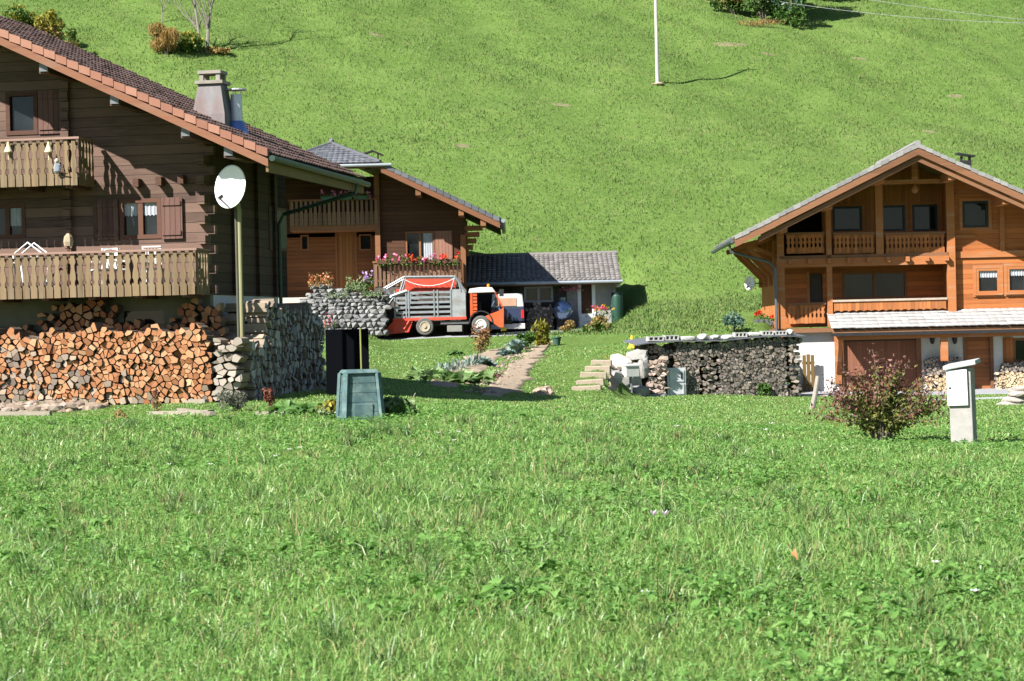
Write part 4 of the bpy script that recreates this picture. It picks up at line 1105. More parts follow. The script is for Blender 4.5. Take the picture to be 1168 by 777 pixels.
# flower boxes
PBX = mat_plain('brown_planter', (.10,.05,.03), .8, .2, 6); GBX = mat_plain('green_planter', (.04,.09,.06), .6, .2, 6)
fx = [(430, 446, 'pink', 'leftmost flower box on the lower balcony of the middle chalet, mixed pink blossoms'), (446, 466, 'pink', 'flower box crowded with pink blossoms on the lower balcony, left of the window'), (464, 482, 'red', 'flower box of red geraniums on the lower balcony, below the curtained window'),
      (482, 504, 'pink', 'flower box of trailing pink blossoms on the lower balcony, below the rosy shutter'), (504, 525, 'red', 'rightmost flower box on the lower balcony of the middle chalet, red geraniums')]
for i, (a_, b_, c_, lab) in enumerate(fx):
    x0 = q2(a_, 296, -1.42)[0]; x1 = q2(b_, 296, -1.42)[0]
    flower_box(lab, h2, x0, x1-.03, -1.48, b2l[2]-.14, .16, GER() if c_ == 'red' else PNK(), PBX, 170, 'flower boxes of the lower balcony', .42, .28, .24, 40+i, .11)
for i, (a_, b_, lab) in enumerate([(366, 402, 'long flower box of pale pink blossoms on the upper balcony of the middle chalet'), (404, 422, 'short flower box with pink blossoms at the right end of the upper balcony')]):
    x0 = q2(a_, 230, -.45)[0]; x1 = q2(b_, 230, -.45)[0]
    flower_box(lab, h2, x0, x1, -.52, b2u[2]-.06, .16, PNK(), GBX, 170, 'flower boxes of the upper balcony', .4, .12, .24, 50+i, .11)

# ================================================================== low annex with tiled roof
zgS = 1.45; vS_ = 111.5
hs = Fr((P(530, 340, 111.5).x, 111.5, 0), 1)
SH = thing('annex', 'low grey annex with long tiled roof in half shadow, right of the middle chalet', 'annex', hs)
qs = lambda px, py, v=0: hs.hit(px, py, v)
xL_ = qs(520, 340)[0]; xR_ = qs(703, 340)[0]
vE = -.9; zE = qs(620, 321, vE)[1]; vRg = 2.6; zRg = qs(620, 290.5, vRg)[1]; xE1 = qs(709, 320, vE)[0]; xR1 = qs(703, 289, vRg)[0]
BLK = mat_plain('grey_block_wall', (.26,.25,.24), .9, .2, 3, bump=.3)
dx = (qs(661, 360)[0], qs(678, 360)[0], .8, qs(670, 324)[1]); wx = (qs(598, 340)[0], qs(631, 340)[0], qs(610, 345)[1], qs(610, 327)[1])
mb = MB(); wall(mb, xL_, dx[0]-.6, .8, zE+.1, 0, .2, [wx]); mb.build('carport_wall', mat_wood('carport_shade_boards', (.055,.045,.038), (.03,.025,.02), 'x', .18, 'z', .3, .06), SH)  # left wall coloured near black to carry the open bay's shade
mb = MB(); wall(mb, dx[0]-.6, xR_, .8, zE+.1, 0, .2, [dx]); mb.box(xR_-.2, xR_, .201, 5.2, .8, zE+.4); mb.box(xL_, xR_-.201, 5.0, 5.2, .8, zE+.2)
mb.build('wall', BLK, SH)
WHT = mat_plain('white_paint', (.62,.64,.66), .6, .1, 6)
window(SH, *wx, 0, mat_plain('grey_paint', (.33,.34,.34), .6, .1, 6), 2, .09)
zst = qs(670, 358)[1]
o = MB().box(dx[0]+.1, dx[1]-.1, .1, .16, zst, dx[3]-.05).build('door', mat_wood('dark_brown_door', (.07,.035,.02), (.05,.025,.015), 'x', .15, 'z', .3, .05), SH)
m = MB(); m.box(dx[0]-.07, dx[0]+.1, -.06, .15, .8, dx[3]); m.box(dx[1]-.1, dx[1]+.07, -.06, .15, .8, dx[3]); m.build('door_frame', WHT, o)
MB().box(dx[0]-.02, dx[1]+.02, -.9, .09, .8, zst-.003).build('doorstep', mat_plain('pale_step', (.55,.56,.58), .9, .1, 5), SH)
A_ = Vector((xL_-.2, vRg, zRg)); B_ = Vector((xR1, vRg, zRg)); C_ = Vector((xE1, vE, zE)); D_ = Vector((xL_-.2, vE, zE))
mb = MB(); mb.slab([A_+dn_*.6, B_+dn_*.6, C_+dn_*.6, D_+dn_*.6], .14); 
A2 = Vector((xL_-.2, 5.7, zE+.5)); B2_ = Vector((xR1, 5.7, zE+.5)); mb.slab([B_+dn_*.6, A_+dn_*.6, A2, B2_], .14)
roofS = mb.build('roof', B2, SH)
TILES = mat_isl('taupe_tile', [(0, (.10,.093,.09)), (.5, (.15,.138,.13)), (1, (.20,.185,.175))], .8, 0, .35, 6)
mb = tile_patch(MB(), lambda t: (A_.lerp(D_, t), B_.lerp(C_, t)), 12, .24, .045, .025, 4)
mb.tube([A_+Vector((0,0,.02)), B_+Vector((.04,0,.02))], .10, 7)
mb.build('roof_tiles', TILES, roofS)
mb = MB(); mb.tube([(xL_-.2, vE-.09, zE-.06), (xE1+.05, vE-.09, zE-.08)], .08, 8); mb.tube([(xE1-.3, vE-.09, zE-.1), (xE1-.35, -.1, zE-.45), (xE1-.4, -.08, 1.4)], .04, 6)
mb.build('gutter', ZINC, roofS)
# ================================================================== ground coverings
MASKS = []   # world polygons without grass
def in_poly(x, y, poly):
    c = np.zeros(len(x), bool); n = len(poly); j = n-1
    for i in range(n):
        xi, yi = poly[i][:2]; xj, yj = poly[j][:2]
        c ^= ((yi > y) != (yj > y)) & (x < (xj-xi)*(y-yi)/(yj-yi+1e-12)+xi); j = i
    return c
def sheet(name, left, right, mat, dz=.05, nx=14, ny=60, kind='structure', rough=.03, wob=.0, mask=True):
    """a draped strip between two lines of world (x, y) points"""
    left = [Vector(p[:2]) for p in left]; right = [Vector(p[:2]) for p in right]
    def at(pts, t):
        f = t*(len(pts)-1); i = min(int(f), len(pts)-2); return pts[i].lerp(pts[i+1], f-i)
    V = []; Q = []
    for j in range(ny+1):
        a = at(left, j/ny); b = at(right, j/ny)
        a = a + (a-b).normalized()*wob*noise.noise(Vector((j*.35, 1, 0))); b = b + (b-a).normalized()*wob*noise.noise(Vector((j*.4, 5, 0)))
        for i in range(nx+1):
            p = a.lerp(b, i/nx); e = math.sin(math.pi*i/nx)*min(1, j/5.0, (ny-j)/5.0)
            V.append((p.x, p.y, Z(p.x, p.y)+dz*min(1, e*4) - .03*(1-min(1, e*4)) + rough*e*noise.noise(Vector((p.x*3, p.y*3, 2)))))
    for j in range(ny):
        for i in range(nx):
            k = j*(nx+1)+i; Q.append((k, k+1, k+nx+2, k+nx+1))
    o = mesh_np(name, V, [np.array(Q)], mat, smooth=True); o['kind'] = kind
    if mask: MASKS.append([tuple(p) for p in left] + [tuple(p) for p in reversed(right)])
    return o
SOIL = mat_plain('garden_soil', (.27,.21,.15), .95, .3, 9, bump=1.0, dirt=(.20,.155,.11))
GRAV = mat_plain('gravel_grey', (.26,.265,.28), .95, .2, 14, bump=.5)
pg = lambda px, py: G(px, py).xy
# vegetable bed: two arms running up to the right
sheet('garden_bed', [GD(556, 63.0).xy, GD(553, 67).xy, GD(572, 74).xy, GD(590, 82).xy, GD(606, 89).xy, GD(622, 96).xy], [GD(564, 63.0).xy, GD(592, 67).xy, GD(603, 75).xy, GD(612, 82).xy, GD(622, 89).xy, GD(632, 96).xy], SOIL, .06, 14, 70, wob=.55)
sheet('garden_bed', [GD(494, 66.5).xy, GD(488, 69.5).xy, GD(506, 76).xy, GD(532, 85).xy, GD(560, 93).xy], [GD(516, 66).xy, GD(538, 69).xy, GD(553, 75).xy, GD(566, 84).xy, GD(592, 93).xy], SOIL, .06, 14, 70, wob=.55)
m = MB(); g_ = random.Random(78)
for i in range(330):
    d = g_.uniform(63.5, 95); px = np.interp(d, [63, 68, 75, 84, 96], [545, 556, 572, 590, 622])+g_.uniform(-16, 16); q = GD(px, d); e = g_.uniform(.012, .05); m.blob((q.x, q.y, q.z+.05), (e*1.5, e, e*.8), 1, .5, 1.5, i, .5)
o = m.build('soil_clods', mat_isl('clod_earth', [(0,(.13,.095,.07)),(.6,(.25,.195,.15)),(1,(.38,.34,.30))], .95, 0, .4, 9)); o['kind'] = 'stuff'; tag(o, 'small clods of earth on the bare soil of the vegetable bed', 'clods')
BARE = mat_plain('bare_patch', (.15,.135,.07), .95, .3, 6, bump=.6, dirt=(.09,.12,.035))
for px, py, w_ in ((832, 51, 1.5), (876, 62, .6), (980, 67, .7), (527, 167, .7), (640, 120, .8), (1090, 110, .7), (1060, 150, .6), (430, 40, .6)):
    c = G(px, py, 100)
    sheet('bare_patch', [(c.x-w_*.3, c.y-w_*.5), (c.x-w_, c.y), (c.x-w_*.4, c.y+w_*.5)], [(c.x+w_*.4, c.y-w_*.5), (c.x+w_, c.y), (c.x+w_*.3, c.y+w_*.5)], BARE, .04, 8, 10, wob=.3, mask=False)
# truck yard and the drive of the orange chalet
sheet('yard', [GD(400, 103.6).xy, GD(470, 103.6).xy, GD(560, 103.6).xy, GD(640, 105.0).xy, GD(697, 108.2).xy], [GD(400, 117).xy, GD(470, 117).xy, GD(560, 117).xy, GD(640, 112).xy, GD(697, 111.5).xy], GRAV, .05, 20, 60, wob=.3, rough=.0)
sheet('drive', [GD(845, 81.2).xy, GD(915, 81.6).xy, GD(1000, 81.5).xy, GD(1168, 81).xy, GD(1500, 80).xy], [GD(850, 82.2).xy, GD(915, 88).xy, GD(1000, 88).xy, GD(1168, 88).xy, GD(1500, 88).xy], GRAV, .05, 14, 90, wob=.2, rough=.0)
sheet('footpath', [GD(1040, 70.4).xy, GD(1500, 70.0).xy], [GD(1040, 70.7).xy, GD(1500, 70.4).xy], GRAV, .05, 6, 50, wob=.25, rough=.0)
sheet('soil_strip', [h1.w(-10, -6.3, 0).xy, h1.w(-6, -6.2, 0).xy, h1.w(-2.2, -5.4, 0).xy, h1.w(-1.2, -4.4, 0).xy], [h1.w(-10, -2.4, 0).xy, h1.w(-6, -2.5, 0).xy, h1.w(-2.2, -2.8, 0).xy, h1.w(-1.2, -3.4, 0).xy], SOIL, .09, 16, 80, wob=.4, rough=.16)
m = MB(); g_ = random.Random(77)
for i in range(230):
    q = h1.w(-10+8.4*g_.random(), -6.1+3.4*g_.random(), 0); e = g_.uniform(.03, .11); m.blob((q.x, q.y, Z(q.x, q.y)+.12), (e*1.4, e, e*.8), 1, .5, 1.5, i, .5)
o = m.build('soil_clods', mat_isl('clod_earth', [(0,(.13,.095,.07)),(.6,(.25,.195,.15)),(1,(.38,.34,.30))], .95, 0, .4, 9)); o['kind'] = 'stuff'; tag(o, 'loose clods and pebbles on the soil strip before the long firewood stack', 'clods')
for a in ((-15, -2.35, .8, 9.5), ):
    MASKS.append([h1.w(a[0], a[1], 0).xy, h1.w(a[2]+.6, a[1], 0).xy, h1.w(a[2]+.6, a[3], 0).xy, h1.w(a[0], a[3], 0).xy])

# ================================================================== truck with loader body
ft = Fr((P(484.7, 373, 104.4).x, 104.4, 0), 0)
qt = lambda px, py, v=0: ft.hit(px, py, v)
gT = max(Z(ft.M.translation.x + 1.3, 104.4) + .05, P(515, 381.8, 104.4).z)
ft.M.translation.z = gT; ft = Fr(ft.M.translation, 0); qt = lambda px, py, v=0: ft.hit(px, py, v)
T = thing('loader_truck', 'small orange farm truck with a white roof and a grey slatted hay loading body', 'truck', ft)
ORG = mat_plain('truck_orange', (.50,.085,.025), .45, .22, 4, dirt=(.33,.10,.05)); REDP = mat_plain('faded_red', (.62,.06,.032), .55, .25, 4, dirt=(.3,.07,.05))
GRYP = mat_plain('galvanised', (.25,.27,.29), .5, .18, 5, metal=.35, dirt=(.19,.17,.15)); BLACK = mat_plain('rubber_black', (.022,.022,.024), .85, .3, 6)
WHTP = mat_plain('off_white_paint', (.47,.46,.44), .5, .1, 4)
x448, zTop = qt(450, 333); x531, zFl = qt(532, 362); zFlo = qt(490, 365.2)[1]; wd = 2.0
# chassis, bed beam
m = MB(); m.box(x448+.5, x531+2.1, .45, .65, .42, .62); m.box(x448+.5, x531+2.1, 1.35, 1.55, .42, .62)
m.build('chassis', BLACK, T)
m = MB(); m.box(x448-.1, x531, 0, wd, zFlo, zFl+.03); m.build('bed', REDP, T)
# slatted sides
sf = Vector((x448, 0, 0))
for v in (.02, wd-.06):
    m = MB()
    nb = 6
    xs_ = qt(515, 340)[0]
    for i in range(nb):
        z = zFl+.06 + (zTop-zFl-.12)*i/(nb-1); m.box(x448+.02, xs_-.003, v, v+.03, z-.055, z+.05)
    for px in (450, 463, 466, 495, 499, 514):
        x = qt(px, 340)[0]; m.box(x-.03, x+.03, v-.025, v-.001, zFl+.03, zTop+.05)
    m.build('slatted_side', GRYP, T)
    m = MB(); m.box(xs_, x531-.02, v, v+.03, zFl+.03, zTop+.06)
    m.build('side_panel', mat_plain('panel_grey', (.27,.28,.29), .5, .25, 3, metal=.2, dirt=(.19,.16,.13)), T)
m = MB(); m.box(x531-.05, x531-.02, .06, wd-.08, zFl+.03, zTop+.06); m.build('front_board', GRYP, T)
MB().box(x448+.4, x531-.3, .3, wd-.3, zFl+.03, zFl+.55).build('hay_load', mat_plain('dark_hay', (.07,.055,.035), .95, .4, 8, bump=.8), T)
# upper frame and sagging net
for v in (0.03, wd-.06):
    m = MB()
    pa = [qt(438, 329), qt(461, 316), qt(519, 315.5), qt(531, 333)]
    m.tube([(a, v, b) for a, b in pa], .055, 6)
    for p_, q_ in ((qt(461, 317), qt(456, 333)), (qt(519, 316), qt(514, 333)), (qt(522, 318), qt(526, 333))): m.tube([(p_[0], v, p_[1]), (q_[0], v, q_[1])], .04, 6)
    m.tube([(qt(438, 329)[0], v, qt(438, 329)[1]), (qt(445, 340)[0], v, qt(445, 340)[1])], .06, 6)
    m.tube([(qt(464, 333)[0], v, zTop+.03), (qt(447, 338)[0], v, qt(447, 338)[1]), (qt(435, 354)[0], v, qt(435, 354)[1])], .085, 6)
    m.build('upper_frame', GRYP, T)
m = MB()
a = qt(461, 319); b = qt(495, 326); c_ = qt(519, 317)
net = []
for i in range(21):
    t = i/20; x = a[0] + (c_[0]-a[0])*t; z = a[1]+(c_[1]-a[1])*t - 4*t*(1-t)*(.5*(a[1]+c_[1])-b[1]); net.append((x, z))
for v in (.02, .5, 1.0, 1.5, wd-.05): m.tube([(x, v, z-.0*v) for x, z in net], .022, 5, False)
for x, z in net[::2]: m.tube([(x, .02, z), (x, wd-.05, z)], .016, 4, False)
m.build('net', mat_plain('net_rope', (.5,.5,.48), .9, .2, 9), T)
m = MB()
for py0, py1 in ((320, 320), (324.5, 323.5), (328.5, 327.5), (332, 331)):
    p_ = qt(452 if py0 > 330 else 462, py0, .5); q_ = qt(519, py1, .5); m.beam((p_[0], .5, p_[1]), (q_[0], .5, q_[1]), .06, .15); m.beam((p_[0], 1.4, p_[1]), (q_[0], 1.4, q_[1]), .06, .15)
m.build('hoop_rails', REDP, T)
# pickup at the rear
m = MB()
p1 = qt(472, 363); p2 = qt(452, 363); p3 = qt(436, 379); p4 = qt(441, 381); p5 = qt(466, 377)
m.prism([(p1[0], p1[1]), (p2[0], p2[1]), (p3[0], .16), (p3[0]+.15, .07), (p5[0], .16)], .05, wd-.05)
m.tube([(p2[0]-.05, .0, p2[1]-.1), (p3[0]+.1, .0, .22)], .05, 6); m.tube([(p1[0]-.2, .0, p1[1]-.1), (p5[0]-.2, .0, .3)], .04, 6)
m.build('hay_pickup', REDP, T)
# cab
c0 = qt(535.5, 333); c1 = qt(575, 333)
zr0 = qt(555, 333)[1]; zr1_ = qt(555, 329)[1]; xr0 = qt(535.5, 331)[0]; xr1 = qt(564, 331)[0]; xfb = qt(574.5, 350)[0]; zb_ = qt(560, 370)[1]; zsill = qt(560, 361)[1]; zbelt = qt(574, 350)[1]
m = MB(); 
m.prism([(xr0-.05, zr0-.04), (xr0, zr1_), (xr0+.5, zr1_+.06), (xr1-.1, zr1_+.04), (xr1+.05, zr0-.02)], -.02, wd-.15); m.build('cab_roof', WHTP, T, bevel=.02)
mo = MB()
for v in (0, wd-.25):
    mo.box(xr0+.02, xr0+.13, v, v+.08, zsill, zr0-.03)                     # rear edge
    for i in range(6):
        z = zsill+.15+(zr0-zsill-.25)*i/5.5; mo.box(xr0+.131, xr0+.33, v+.02, v+.06, z, z+.12)     # louvres
    mo.beam((xr1+.02, v+.04, zr0-.03), (xfb-.05, v+.04, zbelt), .07, .12, (0,1,0))   # slanting pillar
    q_ = qt(558, 350)[0]; q2_ = qt(553, 361)[0]
    mo.prism([(q2_, zsill), (xr0+.35, zsill), (xr0+.35, zsill-.1), (q2_+.1, zsill-.1), (q_+.45, zb_-.15), (xfb-.02, zb_-.15), (xfb, zbelt), (q_+.55, zbelt-.1), (q_+.45, zsill+.25), (q_, zsill+.1)], v, v+.07)
mo.box(xfb-.06, xfb, .081, wd-.26, zb_-.12, zbelt); mo.box(xr0+.01, xr0+.06, .09, wd-.26, zsill, zr0-.35)
mo.build('cab', ORG, T)
MB().box(xr0+.1, xfb-.1, .1, wd-.3, .5, zsill-.101).build('engine_cover', BLACK, T)
m = MB(); sx = qt(553, 350)[0]; m.box(sx-.25, sx+.15, .3, .8, zsill-.08, zsill+.14); m.box(sx-.3, sx-.17, .3, .8, zsill+.141, zsill+.7); m.build('driver_seat', BLACK, T, bevel=.03)
m = MB(); cx, cz = qt(563, 345); pts = []
for i in range(17):
    t = 2*math.pi*i/16; pts.append((cx+.16*math.cos(t)*.6, .5+.2*math.sin(t), cz+.2*math.cos(t)))
m.tube(pts, .022, 6, False); m.tube([(cx, .5, cz), (cx+.3, .5, cz-.35)], .03, 6); m.build('steering_wheel', mat_plain('blue_grey', (.12,.16,.25), .5, .2, 4), T)
m = MB(); m.prism([(xr1+.03, zr0-.05), (xfb-.02, zbelt+.01), (xfb-.04, zbelt+.01), (xr1+.01, zr0-.05)], .1, wd-.27); m.build('windscreen', mat_glass('windscreen_glass', (.02,.03,.05), .03), T)
MB().lathe([(0,0),(.07,0),(.07,.1),(.05,.16),(0,.17)], (qt(557, 328)[0], .6, zr1_+.05), 10).build('beacon', mat_plain('beacon_amber', (.75,.22,.02), .3, .1, 4), T)
m = MB(); m.tube([(xr1, -.02, zr0-.1), (xr1+.28, -.2, zr0+.02)], .014, 5); m.box(xr1+.22, xr1+.42, -.24, -.19, zr0-.22, zr0+.1); m.build('mirror', BLACK, T)
# mudguard and steps
cx = qt(548.7, 372)[0]
m = MB(); pts = [(cx+.56*math.cos(a_), .52+.0+.56*math.sin(a_)) for a_ in [math.pi*(i/10) for i in range(11)]]
inn = [(cx+.50*math.cos(a_), .52+.50*math.sin(a_)) for a_ in [math.pi*(i/10) for i in range(10, -1, -1)]]
vs = []; 
for i in range(10):
    m.prism([pts[i], pts[i+1], (cx+(pts[i+1][0]-cx)*.9, .52+(pts[i+1][1]-.52)*.9), (cx+(pts[i][0]-cx)*.9, .52+(pts[i][1]-.52)*.9)], -.03, .35)
m.build('mudguard', BLACK, T)
xa_ = qt(510, 372)[0]; xb_ = qt(527, 372)[0]
MB().box(xa_, xb_, .05, .5, .13, .42).build('tool_box', mat_plain('box_grey', (.19,.185,.17), .7, .2, 5), T, bevel=.02)
MB().box(xa_-.3, xb_+.3, .1, .6, .48, .62).build('fuel_tank', mat_plain('dull_dark', (.08,.08,.085), .7, .3, 5), T)
MB().box(xfb-.15, xfb+.1, .2, .7, .12, .3).build('tow_hook', mat_plain('hook_yellow', (.5,.4,.05), .6, .2, 4), T)
def wheel(par, x, y, r, wdt, hubmat):
    o = MB().lathe([(r*.62, 0), (r*.9, .0), (r, .05), (r, wdt-.05), (r*.9, wdt), (r*.62, wdt)], (0,0,0), 28, 'y').build('wheel', BLACKT, par); o.location = (x, y, r)
    MB().lathe([(0, -.06), (r*.18, -.055), (r*.2, -.012), (r*.44, -.010), (r*.5, -.035), (r*.6, -.035), (r*.62, -.002), (r*.62, wdt+.004), (0, wdt+.006)], (0,0,0), 24, 'y').build('rim', hubmat, o)
    return o
BLACKT = mat_plain('dusty_tyre', (.10,.097,.09), .95, .3, 9)
RIM1 = mat_plain('dirty_rim', (.32,.27,.20), .7, .3, 6); RIM2 = mat_plain('pale_rim', (.52,.50,.46), .6, .15, 6)
for v in (-.10, wd-.20):
    wheel(T, qt(484.7, 373)[0], v, .40, .30, RIM1); wheel(T, cx, v if v < 1 else v-.15, .42, .30, RIM2)

# ------------------------------------------------------------------ car behind the truck
fc = Fr((P(577, 370, 109.5).x, 109.0, Z(P(577, 370, 109.5).x+.5, 109.3)+.05), 0); qc = lambda px, py: fc.hit(px, py, 0)
K = thing('parked_car', 'dark blue off-road car with white top parked behind the orange truck, seen from behind', 'car', fc)
xr = qc(598, 350)[0]; xl = xr-1.62; zt_ = qc(585, 335)[1]; zm = qc(585, 350.5)[1]; zl = qc(585, 369)[1]; zbm = qc(585, 372)[1]
NAVY = mat_plain('navy_paint', (.025,.035,.07), .3, .2, 3, spec=.5)
m = MB(); m.prism([(xl, zl+.08), (xr, zl+.08), (xr, zm), (xl, zm)], 0, 3.6); m.build('body', NAVY, K, bevel=.05)
m = MB(); m.prism([(xl+.03, zm+.004), (xr-.02, zm+.004), (xr-.08, zt_), (xl+.1, zt_)], .02, 2.2); top_ = m.build('canopy_top', WHTP, K, bevel=.04)
MB().box(xl+.25, qc(589, 345)[0], -.004, .019, qc(585, 349)[1], qc(585, 340)[1]).build('tailgate_reflection', mat_plain('reflection_orange', (.40,.24,.16), .6, .15, 3), K)  # orange reflection on the car's rear, painted as a flat coloured panel
m = MB(); m.box(xl, xr+.02, -.2, -.004, zbm-.14, zbm+.12); m.build('bumper', WHTP, K, bevel=.02)
for x in (xr-.16, xl+.02):
    MB().box(x, x+.13, -.04, -.003, qc(594, 363)[1], qc(594, 353.5)[1]).build('tail_light', mat_plain('tail_red', (.5,.02,.02), .3, .1, 4, bump=0), K)
MB().box(xl+.5, xl+1.0, -.03, -.003, zl+.2, zl+.34).build('number_plate_recess', BLACK, K)
for y in (.6, 2.8):
    for x in (xl+.05, xr-.29):
        o = MB().lathe([(.2, 0), (.34, 0), (.36, .05), (.36, .19), (.34, .24), (.2, .24)], (0,0,0), 20, 'x').build('wheel', BLACK, K); o.location = (x, y, .36)

# ------------------------------------------------------------------ annex forecourt
def at_s(px, py, d): p = P(px, py, d); return p
p = P(642, 354, 110.3); gz = Z(p.x, p.y)
t = thing('gas_tank', 'shiny blue grey gas tank lying before the annex door', 'tank', (p.x, p.y-.4, gz+.05))
zc = p.z - gz - .05
STEEL = mat_plain('blue_steel', (.20,.26,.38), .22, .12, 3, metal=.75)
prof = [(.0,-.35),(.2,-.33),(.36,-.25),(.45,-.1),(.47,0)] + [(.47,1.2),(.36,1.45),(.0,1.55)]
MB().lathe(prof, (0,0,zc), 28, 'y').build('vessel', STEEL, t, smooth=True)
MB().lathe([(0,.42),(.16,.42),(.17,.62),(0,.64)], (0,.35,zc), 16).build('valve_dome', STEEL, t)
for y in (.1, 1.0): MB().box(-.3, .3, y, y+.12, -.05, zc-.33).build('leg', BLACK, t)
# dark pile of wood between car and tank
fp = Fr((P(600, 360, 110.8).x, 110.8, 0), 0)
x1 = fp.hit(632, 360, 0)[0]; zt_ = fp.hit(615, 347, 0)[1]; zb_ = Z(fp.M.translation.x+.6, 110.8)-.03
m = MB()
for cx_, cz_, q in log_cells(0, x1, zb_, lambda x: zt_-.25*abs(x-x1*.45)-.1*math.sin(x*9), .17, 61): put_log(m, q, 0, .5, random.Random(3), .1, .3)
o = m.build('stacked_firewood', [LOG_D(), LOG_K()]); o['kind'] = 'stuff'; o.matrix_world = fp.M; tag(o, 'dark firewood heap in shade under the annex window beside the parked car', 'firewood')
p = P(704, 357, 111.0); gz = Z(p.x, p.y)
t = thing('water_barrel', 'tall green rain barrel at the right end of the annex', 'barrel', (p.x, p.y, gz-.05))
h_ = P(704, 334, 111).z - gz
MB().lathe([(0,0),(.27,0),(.29,.1),(.3,h_*.5),(.28,h_*.9),(.25,h_),(0,h_)], n=18).build('barrel_body', mat_plain('barrel_green', (.015,.05,.034), .5, .2, 4), t, smooth=True)
MB().lathe([(0,h_+.003),(.29,h_+.003),(.28,h_+.06),(0,h_+.08)], n=18).build('lid', mat_plain('barrel_lid', (.012,.04,.028), .5, .2, 4), t)
x, z = qs(705, 325.5, -.25)
t = thing('floodlight', 'small white floodlight under the right corner of the annex roof', 'lamp', hs.w(x, -.25, z)); MB().lathe([(0,-.1),(.11,-.08),(.13,.05),(.05,.1),(0,.1)], n=12).build('housing', WHTP, t); MB().beam((0,0,.08), (-.2,.2,.16), .04, .04).build('arm', WHTP, t)
# hanging flowers and tub
x, z = qs(645, 326, -.3)
t = thing('hanging_basket', 'hanging basket of pink flowers on the annex wall left of the door', 'basket', hs.w(x, -.3, z))
MB().lathe([(0,-.2),(.16,-.16),(.22,.0),(0,.0)], n=12).build('bowl', mat_plain('basket_brown', (.08,.05,.03), .9, .3, 8), t)
MB().tube([(0,0,.0),(0,0,.3),(0,.28,.3)], .012, 5).build('hook', METB, t)
gq = np.random.default_rng(77)
leaf_mesh('leaves', gq.normal(size=(120,3))*(.36,.14,.11)+(-.1,0,.06), .1, LEAF_G(), t, .2, .6, 3); leaf_mesh('blossoms', gq.normal(size=(60,3))*(.26,.12,.08)+(.35,-.05,-.14), .1, PNK(), t, .2, .9, 4)
def tub(lab, px, py, d, r, h, petals, n, spread, mat, seed, leaf=None, name='flower_tub', lh=.35):
    p = P(px, py, d); gz = Z(p.x, p.y)
    t = thing(name, lab, 'flower tub', (p.x, p.y, gz))
    MB().lathe([(0,0),(r*.75,0),(r,h),(r*.9,h),(0,h*.96)], n=16).build('tub', mat, t)
    g_ = np.random.default_rng(seed)
    leaf_mesh('leaves', g_.normal(size=(n,3))*(spread,spread*.7,lh*.4)+(0,0,h+lh*.4), .12, leaf or LEAF_G(), t, .4, .6, seed)
    for i, pm in enumerate(petals):
        c = g_.normal(size=(7,3))*(spread*.8,spread*.5,.05)+(0,0,h+lh*.9); k = n//3
        leaf_mesh('blossoms', c[g_.integers(0,7,k)]+g_.normal(size=(k,3))*.05, .09, pm, t, .5, .9, seed+9+i)
    return t
YEL = mat_isl('yellow_petals', [(0,(.6,.3,.02)),(1,(.7,.5,.05))], .6, .2)
tub('flower tub with bright pink and yellow flowers right of the annex door', 686, 365, 109.3, .3, .35, [YEL, mat_isl('magenta_petals', [(0,(.55,.02,.12)),(1,(.7,.10,.22))], .6, .2)], 160, .34, mat_plain('tub_pinkish', (.40,.33,.28), .9, .2, 5), 81, lh=.6)

# ================================================================== rockery in front of the middle chalet
fr_ = Fr((P(340, 378, 103.6).x, 103.6, 0), 0); qr = lambda px, py, v=0: fr_.hit(px, py, v)
RK = thing('stone_rockery', 'grey dry stone retaining rockery below the porch of the middle chalet', 'rockery', fr_)
x0 = qr(336, 370)[0]; x1 = qr(437, 370)[0]; gR = Z(fr_.M.translation.x+2, 103.6)-.1
STN = mat_isl('rockery_stone', [(0,(.08,.08,.085)),(.4,(.15,.15,.15)),(.8,(.24,.235,.225)),(1,(.34,.325,.30))], .95, 0, .5, 7)
def rk_top(x):
    f = (x-x0)/(x1-x0); px = 336+f*101
    return qr(px, np.interp(px, [336, 345, 352, 378, 395, 436], [352, 333, 326, 330, 334, 333]), 0)[1]
m = MB(); g_ = random.Random(8); sd_ = 0
z = gR
while z < 4.2:
    x = x0 - g_.uniform(0, .2)
    hh_ = g_.uniform(.14, .26)
    while x < x1:
        w_ = g_.uniform(.16, .48)
        if z < rk_top(min(max(x, x0), x1)) and not (x < x0+.5 and z > 2.9):
            lean = (z-gR)*.32; sd_ += 1
            m.blob((x+w_/2, lean+g_.uniform(-.07,.07), z+hh_/2), (w_*.58, .32, hh_*.62), 1 if g_.random() < .6 else 2, .5, 1.5, sd_, .6)
        x += w_*.96
    z += hh_*.92
rk = m.build('stones', STN, RK)
zt_ = rk_top((x0+x1)/2)
MB().box(x0+.2, x1-.1, .55, 5.4, gR, zt_-.3).build('earth_fill', mat_plain('dark_earth', (.10,.08,.06), .95, .3, 5), RK)
g2 = np.random.default_rng(14)
def rk_plant(px0, px1, py, n, mat, sz, hgt, name='foliage', v=.55):
    a = qr(px0, py, v); b = qr(px1, py, v); p = np.stack([g2.uniform(a[0], b[0], n), g2.normal(v, .2, n), a[1]+np.abs(g2.normal(0, hgt, n))-.05], 1); return p
